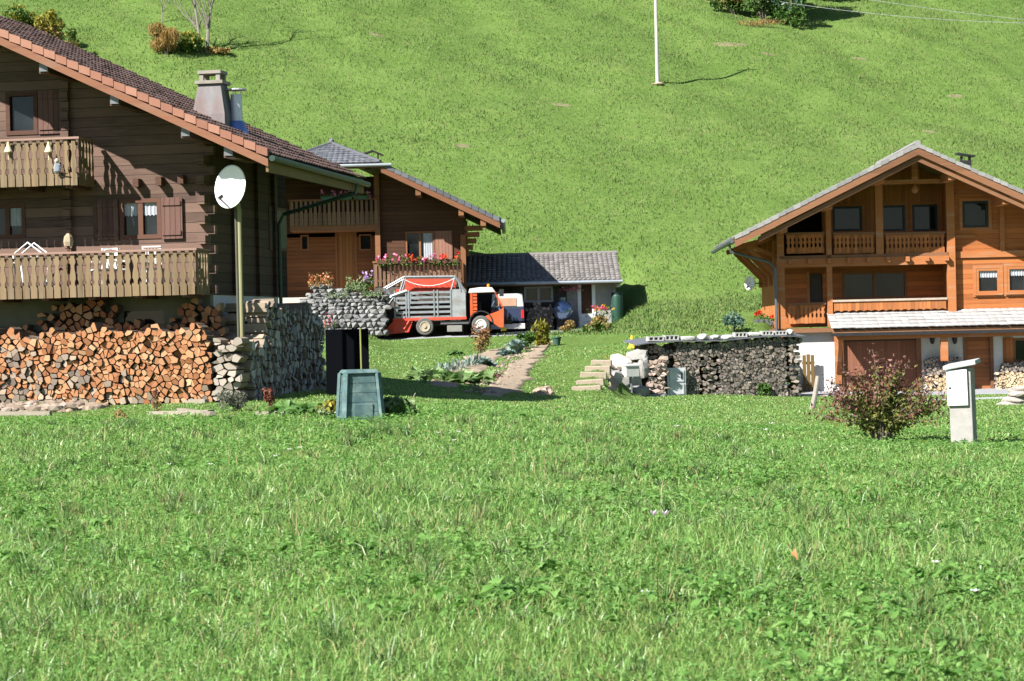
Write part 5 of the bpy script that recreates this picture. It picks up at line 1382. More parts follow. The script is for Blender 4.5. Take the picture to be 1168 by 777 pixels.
def planting(lab, px0, px1, py, n, mat, sz, hgt, blossoms=None, v=.5, cat='plant', name='rockery_plant'):
    a = qr((px0+px1)/2, py, v); t = thing(name, lab, cat, fr_.w(a[0], v, a[1])); L = qr(px1, py, v)[0]-qr(px0, py, v)[0]
    p = np.stack([g2.uniform(-L/2, L/2, n), g2.normal(0, .18, n), np.abs(g2.normal(0, hgt, n))-.08], 1)
    leaf_mesh('foliage', p, sz, mat, t, .8, .4, n)
    if blossoms: 
        k = n//4; p = np.stack([g2.uniform(-L/2, L/2, k), g2.normal(-.1, .15, k), np.abs(g2.normal(hgt*1.1, hgt*.5, k))], 1); leaf_mesh('blossoms', p, .11, blossoms, t, .5, .9, n+1)
    return t
PUR = mat_isl('mauve_petals', [(0,(.30,.16,.42)),(1,(.52,.34,.58))], .6, .2)
CORAL = mat_isl('coral_petals', [(0,(.55,.16,.07)),(1,(.66,.32,.18))], .6, .2)
planting('pale silvery trailing plant on the middle of the rockery', 372, 398, 338, 260, LEAF_P(), .10, .16, v=.25)
planting('light green grassy plant on top of the rockery right of the porch step', 394, 418, 330, 320, LEAF_P(), .16, .26)
planting('mauve flowering plant at the right top of the rockery below the lower balcony', 414, 426, 326, 180, LEAF_G(), .12, .3, PUR)
planting('row of coral flowers in pots at the left top of the rockery', 352, 380, 325, 260, LEAF_O(), .12, .26, CORAL)
planting('small pink flowers growing at the foot of the rockery', 370, 384, 371, 120, LEAF_G(), .1, .22, PNK(), v=-.3)
planting('low coral and green flowers at the left foot of the rockery', 352, 372, 377, 160, LEAF_P(), .1, .14, CORAL, v=-.35)
planting('dry pale grass overhanging the right shoulder of the rockery', 412, 436, 336, 260, LEAF_P(), .14, .12, v=.3)

# ================================================================== wide stack against the bank (right)
sw0 = P(735, 452, 79.6); fw = Fr((sw0.x, 79.6, 0), -16); qw = lambda px, py, v=0: fw.hit(px, py, v)
xW1 = qw(913, 420)[0]
ztl = qw(740, 394)[1]; ztr = qw(910, 385)[1]; topw = lambda x: ztl + (ztr-ztl)*max(0, min(1, x/xW1)) + .03*math.sin(x*1.7)
zbw = lambda x: Z(*fw.w(x, 0, 0).xy)
m = MB(); g_ = random.Random(17)
BIG = [c for c in log_cells(1.15, xW1-.02, -1.6, topw, .125, 33, .34)]
pal0, pal1 = qw(800, 400)[0], qw(817, 400)[0]; palt = qw(808, 409)[1]
e0 = qw(897, 400)[0]
for cx_, cz_, q in BIG:
    if (pal0-.05 < cx_ < pal1+.05 and cz_ < palt+.05) or cx_ > e0: continue
    put_log(m, q, 0, .5, g_, .05, .2)
crib(m, pal0, pal1, 0, .5, -1.55, palt, .12, g_); crib(m, e0+.06, xW1, 0, .55, -1.6, ztr, .13, g_)
for cx_, cz_, q in log_cells(0.06, xW1-.5, -1.6, lambda x: topw(x)-.02, .2, 34): put_log(m, q, .56, .5, g_, .02)
x75 = qw(775, 420)[0]
crib(m, .05, 1.12, .12, .52, qw(750, 411)[1], ztl-.03, .12, g_)
o = m.build('stacked_firewood', [LOG_D(), LOG_K()]); o['kind'] = 'stuff'; o.matrix_world = fw.M
tag(o, 'wide dark stack of small round firewood under a cover against the grassy bank', 'firewood')
m = MB(); crib(m, .02, .72, -.45, .1, zbw(.3)-.1, qw(745, 410)[1], .13, random.Random(2))
crib(m, .02, .68, -.40, .1, zbw(.3)+.62, qw(745, 406)[1], .12, random.Random(3)) if False else None
o = m.build('stacked_firewood', [mat_isl('pinkish_split_wood', [(0,(.30,.21,.17)),(.5,(.44,.33,.28)),(1,(.56,.46,.40))], .9, 0, .3, 18), LOG_G()]); o['kind'] = 'stuff'; o.matrix_world = fw.M
tag(o, 'pinkish grey split wood piled criss-cross between the boulders and the zinc door', 'firewood')
cv = MB(); xs_ = [i*xW1/18 for i in range(19)]
vs = []; fs = []
for x in [-.3] + xs_ + [xW1+.15]:
    zt_ = topw(x)+.045 + (0 if x >= 0 else x*.10)
    for y in (-.18, 1.35): vs += [(x, y, zt_+(.14 if y > 0 else 0)), (x, y, zt_+.035+(.14 if y > 0 else 0))]
n_ = len(vs)//4
for i in range(n_-1):
    a = 4*i; b = a+4; fs += [(a, b, b+2, a+2), (a+1, a+3, b+3, b+1), (a, a+1, b+1, b), (a+2, b+2, b+3, a+3)]
fs += [(0, 2, 3, 1), (4*(n_-1), 4*(n_-1)+1, 4*(n_-1)+3, 4*(n_-1)+2)]
cv.add(vs, fs); o = tag(cv.build('stack_cover', mat_plain('roofing_felt', (.10,.105,.12), .7, .25, 4)), 'dark grey sheet covering the wide firewood stack', 'cover'); o.matrix_world = fw.M
PBL = mat_plain('pale_concrete', (.38,.375,.36), .95, .14, 7, bump=.5, dirt=(.42,.41,.39)); 
blocks = [(739, 757, .16, 'hollow'), (758, 774, .18, 'hollow'), (776, 794, .12, 'flat'), (796, 810, .22, 'stone'), (811, 822, .18, 'stone'), (824, 837, .15, 'flat'), (838, 852, .17, 'hollow'), (853, 868, .13, 'flat'), (869, 882, .16, 'hollow'), (884, 897, .15, 'hollow'), (898, 906, .2, 'stone')]
where = {739: 'at its far left end', 758: 'second from its left end', 776: 'right of the two left hollow blocks', 796: 'left one of the two stones', 811: 'right one of the two stones', 824: 'between the stones and a hollow block', 838: 'in the middle of its right half', 853: 'between two hollow blocks near the right end', 869: 'second hollow one from its right end', 884: 'the one nearest its right end', 898: 'at its far right end'}
lk = {'hollow': 'hollow pale block on the stack cover, ', 'flat': 'flat pale slab on the stack cover, ', 'stone': 'rounded pale stone on the stack cover, '}
for i, (a, b, h_, kd) in enumerate(blocks):
    xa_ = qw(a, 390, -.02)[0]; xb_ = qw(b, 390, -.02)[0]; xm = (xa_+xb_)/2; L = (xb_-xa_)/2; zt_ = max(topw(xa_), topw(xb_))+.10
    m = MB()
    if kd == 'stone': m.blob((0, 0, h_*.45), (L, .2, h_*.6), 2, .3, 1.4, i+40)
    elif kd == 'flat': m.blob((0, 0, .05), (L*1.0, .22, .09), 2, .2, 1.2, i+60, .6)
    else:
        m.box(-L, L, -.13, .13, 0, .035); m.box(-L, L, -.13, .13, h_-.035, h_)
        for k in range(4): x = -L+.025+(2*L-.05)*k/3; m.box(x-.025, x+.025, -.13, .13, .0352, h_-.0352)
        m.box(-L+.05, L-.05, .05, .08, .0354, h_-.0354)
    o = m.build('cover_weight', PBL); o.matrix_world = fw.M @ Matrix.Translation((xm, .05, zt_)) @ Matrix.Rotation(random.uniform(-.12,.12), 4, 'Z')
    tag(o, lk[kd] + where[a], 'block' if kd == 'hollow' else 'stone', 'weights on the stack cover')
# zinc door leaning at the stack
x0, z1_ = qw(761, 420, -.25); x1_ = qw(782, 420, -.25)[0]; zb_ = zbw(.9)-.05
D_ = thing('metal_door', 'pale zinc cabinet door standing before the wide firewood stack', 'door', fw.M @ Vector((x0, -.25, zb_)))
D_.matrix_world = fw.M @ Matrix.Translation((x0, -.25, zb_)) @ Matrix.Rotation(.0, 4, 'X')
wd_ = x1_-x0; hd = z1_-zb_
ZD = mat_plain('zinc_door', (.50,.52,.53), .6, .15, 4, metal=.15, dirt=(.38,.40,.38))
MB().box(0, wd_, 0, .3, 0, hd).build('panel', ZD, D_)
m = MB()
for z0_, z1__ in ((.08, hd*.45), (hd*.52, hd-.08)):
    m.box(.08, wd_-.08, -.03, -.002, z0_, z0_+.05); m.box(.08, wd_-.08, -.03, -.002, z1__-.05, z1__); m.box(.08, .13, -.03, -.002, z0_+.05, z1__-.05); m.box(wd_-.13, wd_-.08, -.03, -.002, z0_+.05, z1__-.05)
m.build('frame_moulding', ZD, D_)
MB().box(wd_*.72, wd_*.80, -.05, -.003, hd*.62, hd*.84).build('handle', BLACK, D_)
# boulders at the left end
RB = mat_plain('white_boulder', (.27,.262,.245), .95, .14, 3, bump=.6, dirt=(.30,.28,.25))
RBY = mat_plain('lichen_boulder', (.55,.52,.46), .95, .2, 3, bump=.6, dirt=(.42,.33,.16))
bl = [(704, 436, 78.2, .42, .30, RB, 'large white boulder at the foot of the boulder pile left of the wide stack'), (719, 437, 78.6, .40, .42, RB, 'white boulder behind the small white box'), (709, 414, 79.4, .42, .20, RBY, 'flat yellowish boulder lying above the large white boulder'),
      (728, 405, 79.6, .40, .19, RB, 'white boulder on top of the pile touching the stack cover'), (734, 420, 79.2, .20, .32, RB, 'narrow upright boulder leaning on the wide firewood stack'), (722, 424, 79.5, .5, .32, mat_plain('grey_boulder', (.22,.21,.2), .95, .3, 3, bump=.6), 'dark grey boulder in the middle of the boulder pile'),
      (728, 447, 78.0, .34, .20, mat_plain('grey_boulder', (.22,.21,.2), .95, .3, 3), 'low grey boulder behind the post of the small white box'), (700, 431, 77.2, .30, .26, RB, 'angular pale boulder at the far left of the pile beside the steps'), (706, 449, 77.6, .30, .10, RBY, 'flat stone in the grass below the large white boulder'), (748, 452, 78.4, .4, .09, RB, 'flat pale stone in the grass below the pinkish split wood')]
for i, (px, py, d, rx, rz, mt_, lab) in enumerate(bl):
    p = P(px, py, d); m = MB().blob((0,0,0), (rx, rx*.8, rz), 2, .55, 1.5, i+3, .8)
    o = m.build('boulder', mt_); o.location = p; o.rotation_euler = (0, -.35 if i in (0, 1, 2) else .1, i); tag(o, lab, 'boulder')
p = P(713, 410, 79.9); t = thing('moss_clump', 'yellow orange moss clump on the boulders left of the wide stack', 'plant', p)
gq = np.random.default_rng(5); leaf_mesh('foliage', gq.normal(size=(500,3))*(.28,.2,.08), .06, mat_isl('ochre_moss', [(0,(.30,.18,.02)),(1,(.52,.36,.05))], .9, .1), t, .6, .5, 2)
p = G(721, 396.5, 81.3); gz = p.z
t = thing('marker_cone', 'yellow cone standing in the grass above the boulders', 'cone', (p.x, p.y, gz-.02)); h_ = P(721, 382, p.y).z-gz
YC = mat_plain('cone_yellow', (.66,.46,.03), .5, .1, 4)
MB().lathe([(.0,0),(.15,0.0),(.15,.03),(.13,.035),(.03,h_),(0,h_+.01)], n=16).build('cone_body', YC, t, smooth=False)
MB().box(-.18,.18,-.18,.18,-.02,.018).build('base', YC, t)
p = P(720, 453, 77.4); gz = Z(p.x, p.y)
t = thing('post_box', 'small white metal box on a thin post before the boulders', 'box', Fr((p.x, p.y, gz), -25))
zb_ = P(720, 430, 77.4).z-gz; zt_ = P(720, 418, 77.4).z-gz
MB().box(-.26, .26, -.16, .16, zb_, zt_).build('box_body', WHTP, t, bevel=.015); 
MB().slab([(-.29,-.19,zt_+.04),(.29,-.19,zt_+.04),(.29,.19,zt_+.09),(-.29,.19,zt_+.09)], .035).build('lid', WHTP, t)
MB().box(.0, .05, -.02, .03, -.1, zb_-.002).build('post', GRYP, t)
# garden steps
STP = mat_plain('sandstone_step', (.29,.24,.18), .95, .25, 5, bump=.5)
for i, (px, py, d, w_) in enumerate([(669, 443, 70.6, 0.9), (673, 436, 72.4, .88), (677, 427, 74.4, .85), (682, 419, 76.4, .85), (686, 411.5, 78.2, .7)]):
    p = P(px, py, d); z = max(p.z-.1, Z(p.x, p.y)+.0)
    o = MB().box(-w_/2, w_/2, -.16, .26, -.5, .0).build('garden_step', STP, None, bevel=.02); o.location = (p.x, p.y, z+.12); o.rotation_euler = (random.uniform(-.04,.04), random.uniform(-.05,.05), -.12+random.uniform(-.12,.12))
    tag(o, ['lowest sandstone step of the garden stair in the lawn', 'second sandstone step from the bottom of the garden stair', 'middle sandstone step of the garden stair in the lawn', 'second sandstone step from the top of the garden stair', 'topmost and narrowest sandstone step of the garden stair'][i], 'step', 'garden steps')
sheet('bare_earth', [GD(692, 72).xy, GD(694, 76).xy, GD(697, 80).xy], [GD(702, 72.5).xy, GD(703, 76).xy, GD(705, 80).xy], SOIL, .05, 8, 20, wob=.15)
p = P(620, 446, 66); gz = Z(p.x, p.y)
o = MB().blob((0,0,0), (.34, .5, .24), 3, .3, 2.2, 5).build('dirt_mound', mat_plain('mound_soil', (.30,.22,.165), .95, .25, 9, bump=.7)); o.location = (p.x, p.y, gz); tag(o, 'small mound of bare brown earth on the lawn below the vegetable bed', 'mound')

# ================================================================== near things on the lawn
# composter
p = G(411, 478.5); p.z -= .02
CM = thing('composter', 'mottled green plastic composter with sloping sides on the meadow edge', 'composter', Fr((p.x, p.y, p.z), -14))
CG = mat_plain('composter_green', (.062,.112,.115), .65, .4, 6, bump=.4, dirt=(.155,.215,.19))
hC = 58/66.0*1.02; bwC, twC = .335, .27
m = MB()
nC = 5
for i in range(nC):
    z0_ = hC*.93*i/nC; z1_ = hC*.93*(i+1)/nC-.006
    w0 = bwC+(twC-bwC)*(z0_/hC); w1 = bwC+(twC-bwC)*(z1_/hC); e = .004
    for (a, b, zz0, zz1) in ((w0, w1, z0_, z1_),):
        c8 = lambda w, z: [(-w+.06,-w,z),(w-.06,-w,z),(w,-w+.06,z),(w,w-.06,z),(w-.06,w,z),(-w+.06,w,z),(-w,w-.06,z),(-w,-w+.06,z)]
        vs = c8(w0+e, z0_) + c8(w1, z1_); m.add(vs, [tuple(range(7,-1,-1)), tuple(range(8,16))] + [(k, (k+1)%8, 8+(k+1)%8, 8+k) for k in range(8)])
m.build('body', CG, CM)
for sx in (-1, 1):
    for sy in (-1, 1): MB().beam((sx*(bwC-.0), sy*(bwC-.0), 0), (sx*(twC+.01), sy*(twC+.01), hC*.93), .10, .06, (sx, sy, 0)).build('corner_rib', CG, CM)
m = MB(); w_ = twC+.05; vs = [(-w_,-w_,hC*.93),(w_,-w_,hC*.93),(w_,w_,hC*.93),(-w_,w_,hC*.93),(-w_*.86,-w_*.86,hC),(w_*.86,-w_*.86,hC),(w_*.86,w_*.86,hC),(-w_*.86,w_*.86,hC)]
m.add(vs, [(0,3,2,1),(4,5,6,7),(0,1,5,4),(1,2,6,5),(2,3,7,6),(3,0,4,7)]); m.build('lid', CG, CM, bevel=.015)
MB().box(-.17, .17, -bwC-.006, -bwC+.06, .05, .3).build('hatch', CG, CM, bevel=.008)
# black panel and garden stake
pa = P(372.5, 443, 55); fpn = Fr((pa.x, 55, Z(pa.x+.5, 55)), 0); x1, zt_ = fpn.hit(420, 375, 0)
PN = thing('black_panel', 'tall matt black board standing upright behind the green composter', 'panel', fpn)
MB().box(0, x1, 0, .05, .04, zt_).build('board', mat_plain('matt_black', (.004,.0045,.006), 1.0, .1, 3, bump=0, spec=.0), PN)
m = MB(); [m.box(x, x+.035, .051, .09, -.3, zt_-.05) for x in (.06, x1-.1)]; m.build('support_post', BLACK, PN)
xk = fpn.hit(412, 400, -.35)[0]; zk = fpn.hit(411, 374, -.35)[1]
o = MB().tube([(xk, -.35, -.3), (xk-.01, -.35, zk)], .022, 7).build('garden_stake', mat_plain('stake_green', (.20,.20,.06), .6, .2, 4)); o.matrix_world = fpn.M; tag(o, 'thin olive green stake in front of the black board', 'stake')
# big dish
x, z = h1.hit(263, 213, -1.2)
mt = mat_wood('mast_olive', (.20,.19,.10), (.13,.12,.06), 'z', 9, 'z', .25, 0)
xm, zm_ = h1.hit(273, 240, -1.0); xm2, zm2 = h1.hit(276, 372, -1.0)
dd = dish('satellite_dish', 'large white satellite dish on an olive mast at the corner of the dark chalet', (x, -1.25, z), .40, .52, (-.22, -1, .22), h1, [(xm2, -1.0, .9), (xm, -1.0, zm_), (xm-.08, -1.1, z+.05)], .048, mt)
MB().tube([(xm2-.13, -.85, .9), (xm-.13, -.85, zm_+.3)], .035, 8).build('second_pole', mat_plain('pole_dark', (.07,.075,.05), .6, .2, 4), dd)
# white garden furniture and ornaments on the balconies
WPL = mat_plain('white_plastic', (.75,.75,.74), .45, .06, 4, bump=0)
def chair(lab, px, v, rz, s=1.0):
    x = h1.hit(px, 320, v)[0]; t = thing('garden_chair', lab, 'chair', h1.w(x, v, bL[2]+.2)); t.rotation_euler = (0, 0, R(rz)-R(10)); 
    MB().box(-.22,.22,-.22,.22,.42,.46).build('seat', WPL, t, bevel=.01)
    m = MB(); m.beam((-.2,.22,.46),(-.2,.30,.95),.05,.03); m.beam((.2,.22,.46),(.2,.30,.95),.05,.03)
    for i in range(5): xx = -.15+.075*i; m.beam((xx,.225,.5),(xx,.295,.9),.04,.015)
    m.beam((-.22,.30,.95),(.22,.30,.95),.06,.03); m.build('backrest', WPL, t)
    for i in (-1, 1):
        for j in (-1, 1): MB().beam((.19*i,.19*j,.42),(.22*i,.23*j,0),.045,.045).build('leg', WPL, t)
        MB().box(.2*i-.03,.2*i+.03,-.2,.24,.63,.66).build('armrest', WPL, t)
    return t
chair('white chair behind the lower balcony railing, right one of the close pair', 132, -.62, 40)
chair('white chair behind the lower balcony railing, left one of the close pair', 118, -.62, -20)
chair('white chair behind the lower balcony railing, alone below the shuttered window', 176, -.65, 190)
x0 = h1.hit(18, 300, -.8)[0]; x1 = h1.hit(52, 300, -.8)[0]; fy = bL[2]+.2
t = thing('clothes_rack', 'white folding clothes rack on the lower balcony, its peak above the rail', 'rack', h1); m = MB()
zt_ = h1.hit(35, 277, -.8)[1]
xm = (x0+x1)/2
for y in (-.95, -.55):
    m.tube([(x0+.1, y, fy), (x0, y, fy+.85), (xm, y, zt_), (x1, y, fy+.85), (x1-.1, y, fy)], .022, 6)
m.build('frame', WPL, t); m = MB()
for i in range(6): x = x0+(x1-x0)*i/5; m.tube([(x, -.95, fy+.8), (x, -.55, fy+.8)], .012, 5)
m.build('hanging_rods', WPL, t)
BELL = mat_plain('bell_cream', (.55,.47,.30), .7, .15, 5)
for px, lab in ((10, 'cream bell ornament hanging on the upper balcony railing, left one of the two'), (56, 'cream bell ornament hanging on the upper balcony railing, right one of the two')):
    x, z = h1.hit(px, 168, -1.31); t = thing('bell_ornament', lab, 'ornament', h1.w(x, -1.34, z)); MB().lathe([(0,.13),(.025,.12),(.04,.04),(.1,-.1),(.1,-.12),(0,-.12)], n=12).build('bell', BELL, t); MB().tube([(0,0,-.12),(0,0,-.3)], .012, 5).build('clapper_cord', BELL, t)
x, z = h1.hit(66, 192, -1.33); t = thing('witch_doll', 'small grey hanging doll on a stick at the right end of the upper balcony railing', 'ornament', h1.w(x, -1.36, z))
MB().blob((0,0,0), (.09,.06,.14), 2, .3, 2, 3).build('doll_body', mat_plain('doll_grey', (.22,.24,.27), .9, .3, 14), t); MB().blob((-.01,0,.17), (.055,.05,.06), 2, .15, 2, 4).build('doll_head', mat_plain('doll_head', (.4,.36,.32), .9, .2, 14), t); MB().tube([(-.12,-.02,-.02),(.24,-.02,-.14)], .015, 5).build('broom', TRIM1, t)
for px, lab in ((78, 'carved wooden lantern standing behind the lower balcony rail, below the upper balcony end'),):
    x, z = h1.hit(px, 276, -.9); t = thing('lantern', lab, 'lantern', h1.w(x, -.9, bL[2]+.2)); k = z-bL[2]-.2
    MB().box(-.03,.03,-.03,.03,0,k-.1).build('stand', TRIM1, t); MB().lathe([(.1,-.1+k),(.12,.0+k),(.1,.12+k),(.03,.2+k),(0,.2+k)], n=6).build('lantern_head', mat_plain('lantern_wood', (.3,.24,.16), .8, .2, 9), t)
# pillar
p = G(1100, 506.5); fpl = Fr((p.x, p.y, p.z-.05), 22)
PL = thing('meter_pillar', 'pale concrete pillar with white box and tilted slab cap on the lawn', 'pillar', fpl)
s_ = 2600/p.y; hT = 91/s_; hw_ = 15.0/s_
CON = mat_plain('pillar_concrete', (.29,.28,.26), .95, .14, 6, bump=.4, dirt=(.21,.20,.175)); LEAN = Matrix.Rotation(-.022, 4, 'Y')
zb_ = 48/s_
MB().box(-hw_*.86, hw_*.86, -hw_*.8, hw_*.8, -.15, hT).build('column', CON, PL, bevel=.012, M=LEAN)
MB().box(-hw_*.93, hw_*.62, -hw_*1.05, -hw_*.804, zb_, hT-.03).build('meter_box', mat_plain('box_white', (.66,.67,.68), .5, .06, 3, bump=.05), PL, bevel=.01, M=LEAN)
MB().box(-hw_*.78, -hw_*.62, -hw_*1.08, -hw_*1.055, zb_+.42*hT*.5, zb_+.47*hT*.5).build('lock', METB, PL, M=LEAN)
m = MB(); m.obox(Matrix.Translation((-.01, -.02, hT+.05)) @ Matrix.Rotation(-.17, 4, 'Y') @ Matrix.Rotation(.06, 4, 'X'), hw_*2.5, hw_*2.3, .07); m.build('cap_slab', mat_plain('cap_stone', (.36,.375,.37), .9, .2, 6, bump=.5), PL, bevel=.012)
# leaning stick
a = P(925, 468, 62); b = P(933, 429, 62); a.z = Z(a.x, a.y)-.1
o = MB().tube([(0,0,0), Vector((b-a)*.5)+Vector((.02,0,0)), b-a], [.075,.07,.06], 8).build('wooden_stake', mat_plain('grey_post', (.26,.235,.205), .95, .25, 8, stretch=(2,2,.5))); o.location = a; tag(o, 'weathered leaning wooden stake left of the red-brown bush', 'stake')
# flat stones pile
SLB = mat_plain('slab_stone', (.30,.27,.24), .95, .2, 5, bump=.5)
for i, (px, py, rx, rz, lab) in enumerate([(1158, 474, .52, .11, 'lowest flat stone slab of the small pile at the right edge'), (1162, 469.5, .44, .10, 'second flat stone slab from the bottom of the small pile'), (1164, 465, .46, .10, 'third flat stone slab of the small pile at the right edge'), (1166, 461, .36, .09, 'topmost small flat stone of the pile at the right edge')]):
    p = P(px, py, 61.5); o = MB().blob((0,0,0), (rx, .35, rz), 3, .22, 1.4, i+70, .6).build('stone_slab', SLB); o.location = (p.x, p.y, Z(p.x, p.y)+.05+.13*i); o.rotation_euler = (0, .05*(i-1), i*.6); tag(o, lab, 'slab', 'flat stone pile')
# timbers edging the soil strip
TMB = mat_wood('edge_timber', (.27,.235,.185), (.19,.165,.13), 'y', 9, 'x', .25, 0)
def timber(lab, px0, py0, px1, py1, w_=.12):
    a = G(px0, py0, 30); b = G(px1, py1, 30); a.z += .04; b.z += .04
    o = MB().beam((0,0,0), b-a, w_, .12).build('edging_timber', TMB); o.location = a; tag(o, lab, 'timber', 'timbers of the soil strip')
timber('long pale timber edging the front left of the soil strip', -30, 475.5, 58, 474.5)
timber('pale timber plank lying right of the soil strip, the upper one', 172, 475, 241, 473.5, .16)
timber('short pale plank in the grass below the lavender, end of the timbers', 205, 471, 243, 476, .12)
timber('back timber along the foot of the long firewood stack', 100, 458.5, 236, 460.5)
timber('thin pale plank in the grass below the red leaved plant', 292, 475.5, 325, 474.5, .10)
# ------------------------------------------------------------------ pole, wires
p = P(750, 96, 150); p = G(750, 96, 100); 
t = thing('utility_pole', 'tall pale grey pole standing alone on the hillside meadow', 'pole', p)
tp = P(746.6, -60, p.y) - p
POLE = mat_plain('pole_grey', (.40,.39,.37), .85, .12, 3, stretch=(1,1,.3))
MB().tube([(0,0,-.5), tp], [.13, .095], 10).build('shaft', POLE, t)
m = MB(); m.beam(tp+Vector((-.7,0,-.25)), tp+Vector((.7,0,-.25)), .1, .1); m.build('crossarm', METB, t)
o = MB().blob((0,0,0), (.45,.4,.12), 2, .3, 2, 8).build('base_rubble', mat_plain('rubble', (.25,.2,.15), .95, .3, 8), t)
WIRE = mat_plain('wire', (.25,.26,.27), .5, .1, 4, metal=.3, bump=0)
for lab, a, b, sag in (('upper pale overhead wire crossing the top right corner above the meadow', P(860, -24, 120), P(1230, 28, 112), .25), ('lower pale overhead wire crossing the top right corner above the meadow', P(890, 2, 120), P(1230, 27, 112), .3)):
    pts = []
    for i in range(25):
        q = a.lerp(b, i/24); q.z -= sag*4*(i/24)*(1-i/24); pts.append(q)
    tag(MB().tube(pts, .010, 5).build('overhead_wire', WIRE), lab, 'wire')
# ================================================================== grass
def grass_mat(name, stops, dry=(.32,.27,.12), amt=.35, trans=.38, dryt=.625, low=(1,1,1), rough=.4, spec=.42):
    t = NT(name); ge = t.n('ShaderNodeNewGeometry'); v = t.coord('Object')
    n = t.noise(t.coord('Object', low), .35, 5, .65); n2 = t.noise(v, 1.7, 3, .6)
    k = t.math('ADD', t.math('MULTIPLY', ge.outputs['Random Per Island'], .36), t.math('ADD', t.math('MULTIPLY', n, .36), t.math('MULTIPLY', n2, .28)))
    cc = t.ramp(k, stops)
    wn = t.n('ShaderNodeTexWhiteNoise', noise_dimensions='1D'); t.l(ge.outputs['Random Per Island'], wn.inputs['W'])
    d = t.math('ADD', t.math('MULTIPLY', wn.outputs[0], .6), t.math('MULTIPLY', n2, .4))
    cc = t.mix(t.math('MULTIPLY', t.math('SUBTRACT', d, dryt), 5, clamp=True), cc, dry)
    t.col(cc); t.set(Roughness=rough); t.b.inputs['Specular IOR Level'].default_value = spec
    tr = t.n('ShaderNodeBsdfTranslucent'); mx = t.n('ShaderNodeMixShader'); mx.inputs[0].default_value = trans
    hs = t.n('ShaderNodeHueSaturation'); hs.inputs['Value'].default_value = 1.2; t.l(cc, hs.inputs['Color']); t.l(hs.outputs[0], tr.inputs[0])
    t.l(t.b.outputs[0], mx.inputs[1]); t.l(tr.outputs[0], mx.inputs[2]); t.l(mx.outputs[0], t.out.inputs[0])
    return t.m
def pnoise(x, y, s, seed=0):
    g_ = np.random.default_rng(seed); r = np.zeros(len(x)); 
    for k in range(7):
        a = g_.uniform(0, 2*np.pi); f = s*g_.uniform(.5, 2.2); r += np.sin((x*np.cos(a)+y*np.sin(a))*f + g_.uniform(0, 6.28))
    return r/7*1.6
def blades(x, y, h, wd, lean, g_, yaw=None):
    n = len(x); z = zt(x, y); a = g_.uniform(0, 2*np.pi, n) if yaw is None else yaw; b = g_.uniform(0, 2*np.pi, n)
    dx, dy = np.cos(a), np.sin(a); lx, ly = np.cos(b)*lean*h, np.sin(b)*lean*h
    B = np.stack([x, y, z-.01], 1); o = np.stack([dx, dy, np.zeros(n)], 1)*(wd/2)[:, None]
    mid = B + np.stack([lx*.35, ly*.35, h*.62], 1); tip = B + np.stack([lx, ly, h*np.sqrt(np.clip(1-.45*lean**2, .2, 1))], 1)
    V = np.stack([B-o, B+o, mid+o*.85, mid-o*.85, tip], 1).reshape(-1, 3)
    k = np.arange(n)[:, None]*5
    return V, k+np.array([[0,1,2,3]]), k+np.array([[3,2,4]])
def keep(x, y):
    k = np.ones(len(x), bool)
    for p_ in MASKS: k &= ~in_poly(x, y, p_)
    for f_, x0, x1, y0, y1 in ((h3, -1.0, 10.6, -1.8, 12), (h2, -16, .3, -1.5, 10), (hs, -1.5, 8.5, -.4, 6), (fw, -.1, xW1, -.1, 1.1), (fr_, 0, 4.2, -.2, 6)):
        I = np.array(f_.I); lx = I[0,0]*x+I[0,1]*y+I[0,3]; ly = I[1,0]*x+I[1,1]*y+I[1,3]
        k &= ~((lx > x0) & (lx < x1) & (ly > y0) & (ly < y1))
    return k
G1 = grass_mat('meadow_grass_blade', [(.2, (.06,.14,.032)), (.42, (.14,.268,.06)), (.6, (.21,.36,.092)), (.85, (.30,.435,.16))])
def scatter(n, d0, d1, e, seed, marg=2.0):
    g_ = np.random.default_rng(seed); u = g_.uniform(0, 1, n); k = 2-e     # areal density ~ d^-e
    d = (d0**k + u*(d1**k-d0**k))**(1/k)
    hw = .2246*d + marg; x = g_.uniform(-1, 1, n)*hw
    return g_, x, d
g_, x, y = scatter(620000, 8.6, 112, 1.25, 101)
k = keep(x, y); x, y = x[k], y[k]
lawn = 1/(1+np.exp(-(y-(40 - np.clip((x-3)/4, 0, 1)*8))/2.5))        # mown lawn beyond the meadow edge
pn = pnoise(x, y, 1.1, 3); pn2 = pnoise(x, y, .35, 4)
h = (.095 + .045*pn + .03*pn2)*g_.uniform(.55, 1.45, len(x)); h = np.clip(h, .03, .24)*(1-.45*lawn)*np.where(y > 88, .6, 1)
tall = g_.uniform(0, 1, len(x)) < .02*(1-lawn); h[tall] *= 2.0
wd = .0062*(y/10)**.75*g_.uniform(.6, 1.4, len(x)); wd[tall] *= .6
V, q4_, t3_ = blades(x, y, h, wd, np.clip(g_.normal(.8, .38, len(x)), 0, 1.35), g_)
o = mesh_np('meadow_grass', V, [q4_, t3_], G1); o['kind'] = 'stuff'; tag(o, 'bright green unmown meadow grass filling the whole foreground and the lawns', 'grass')
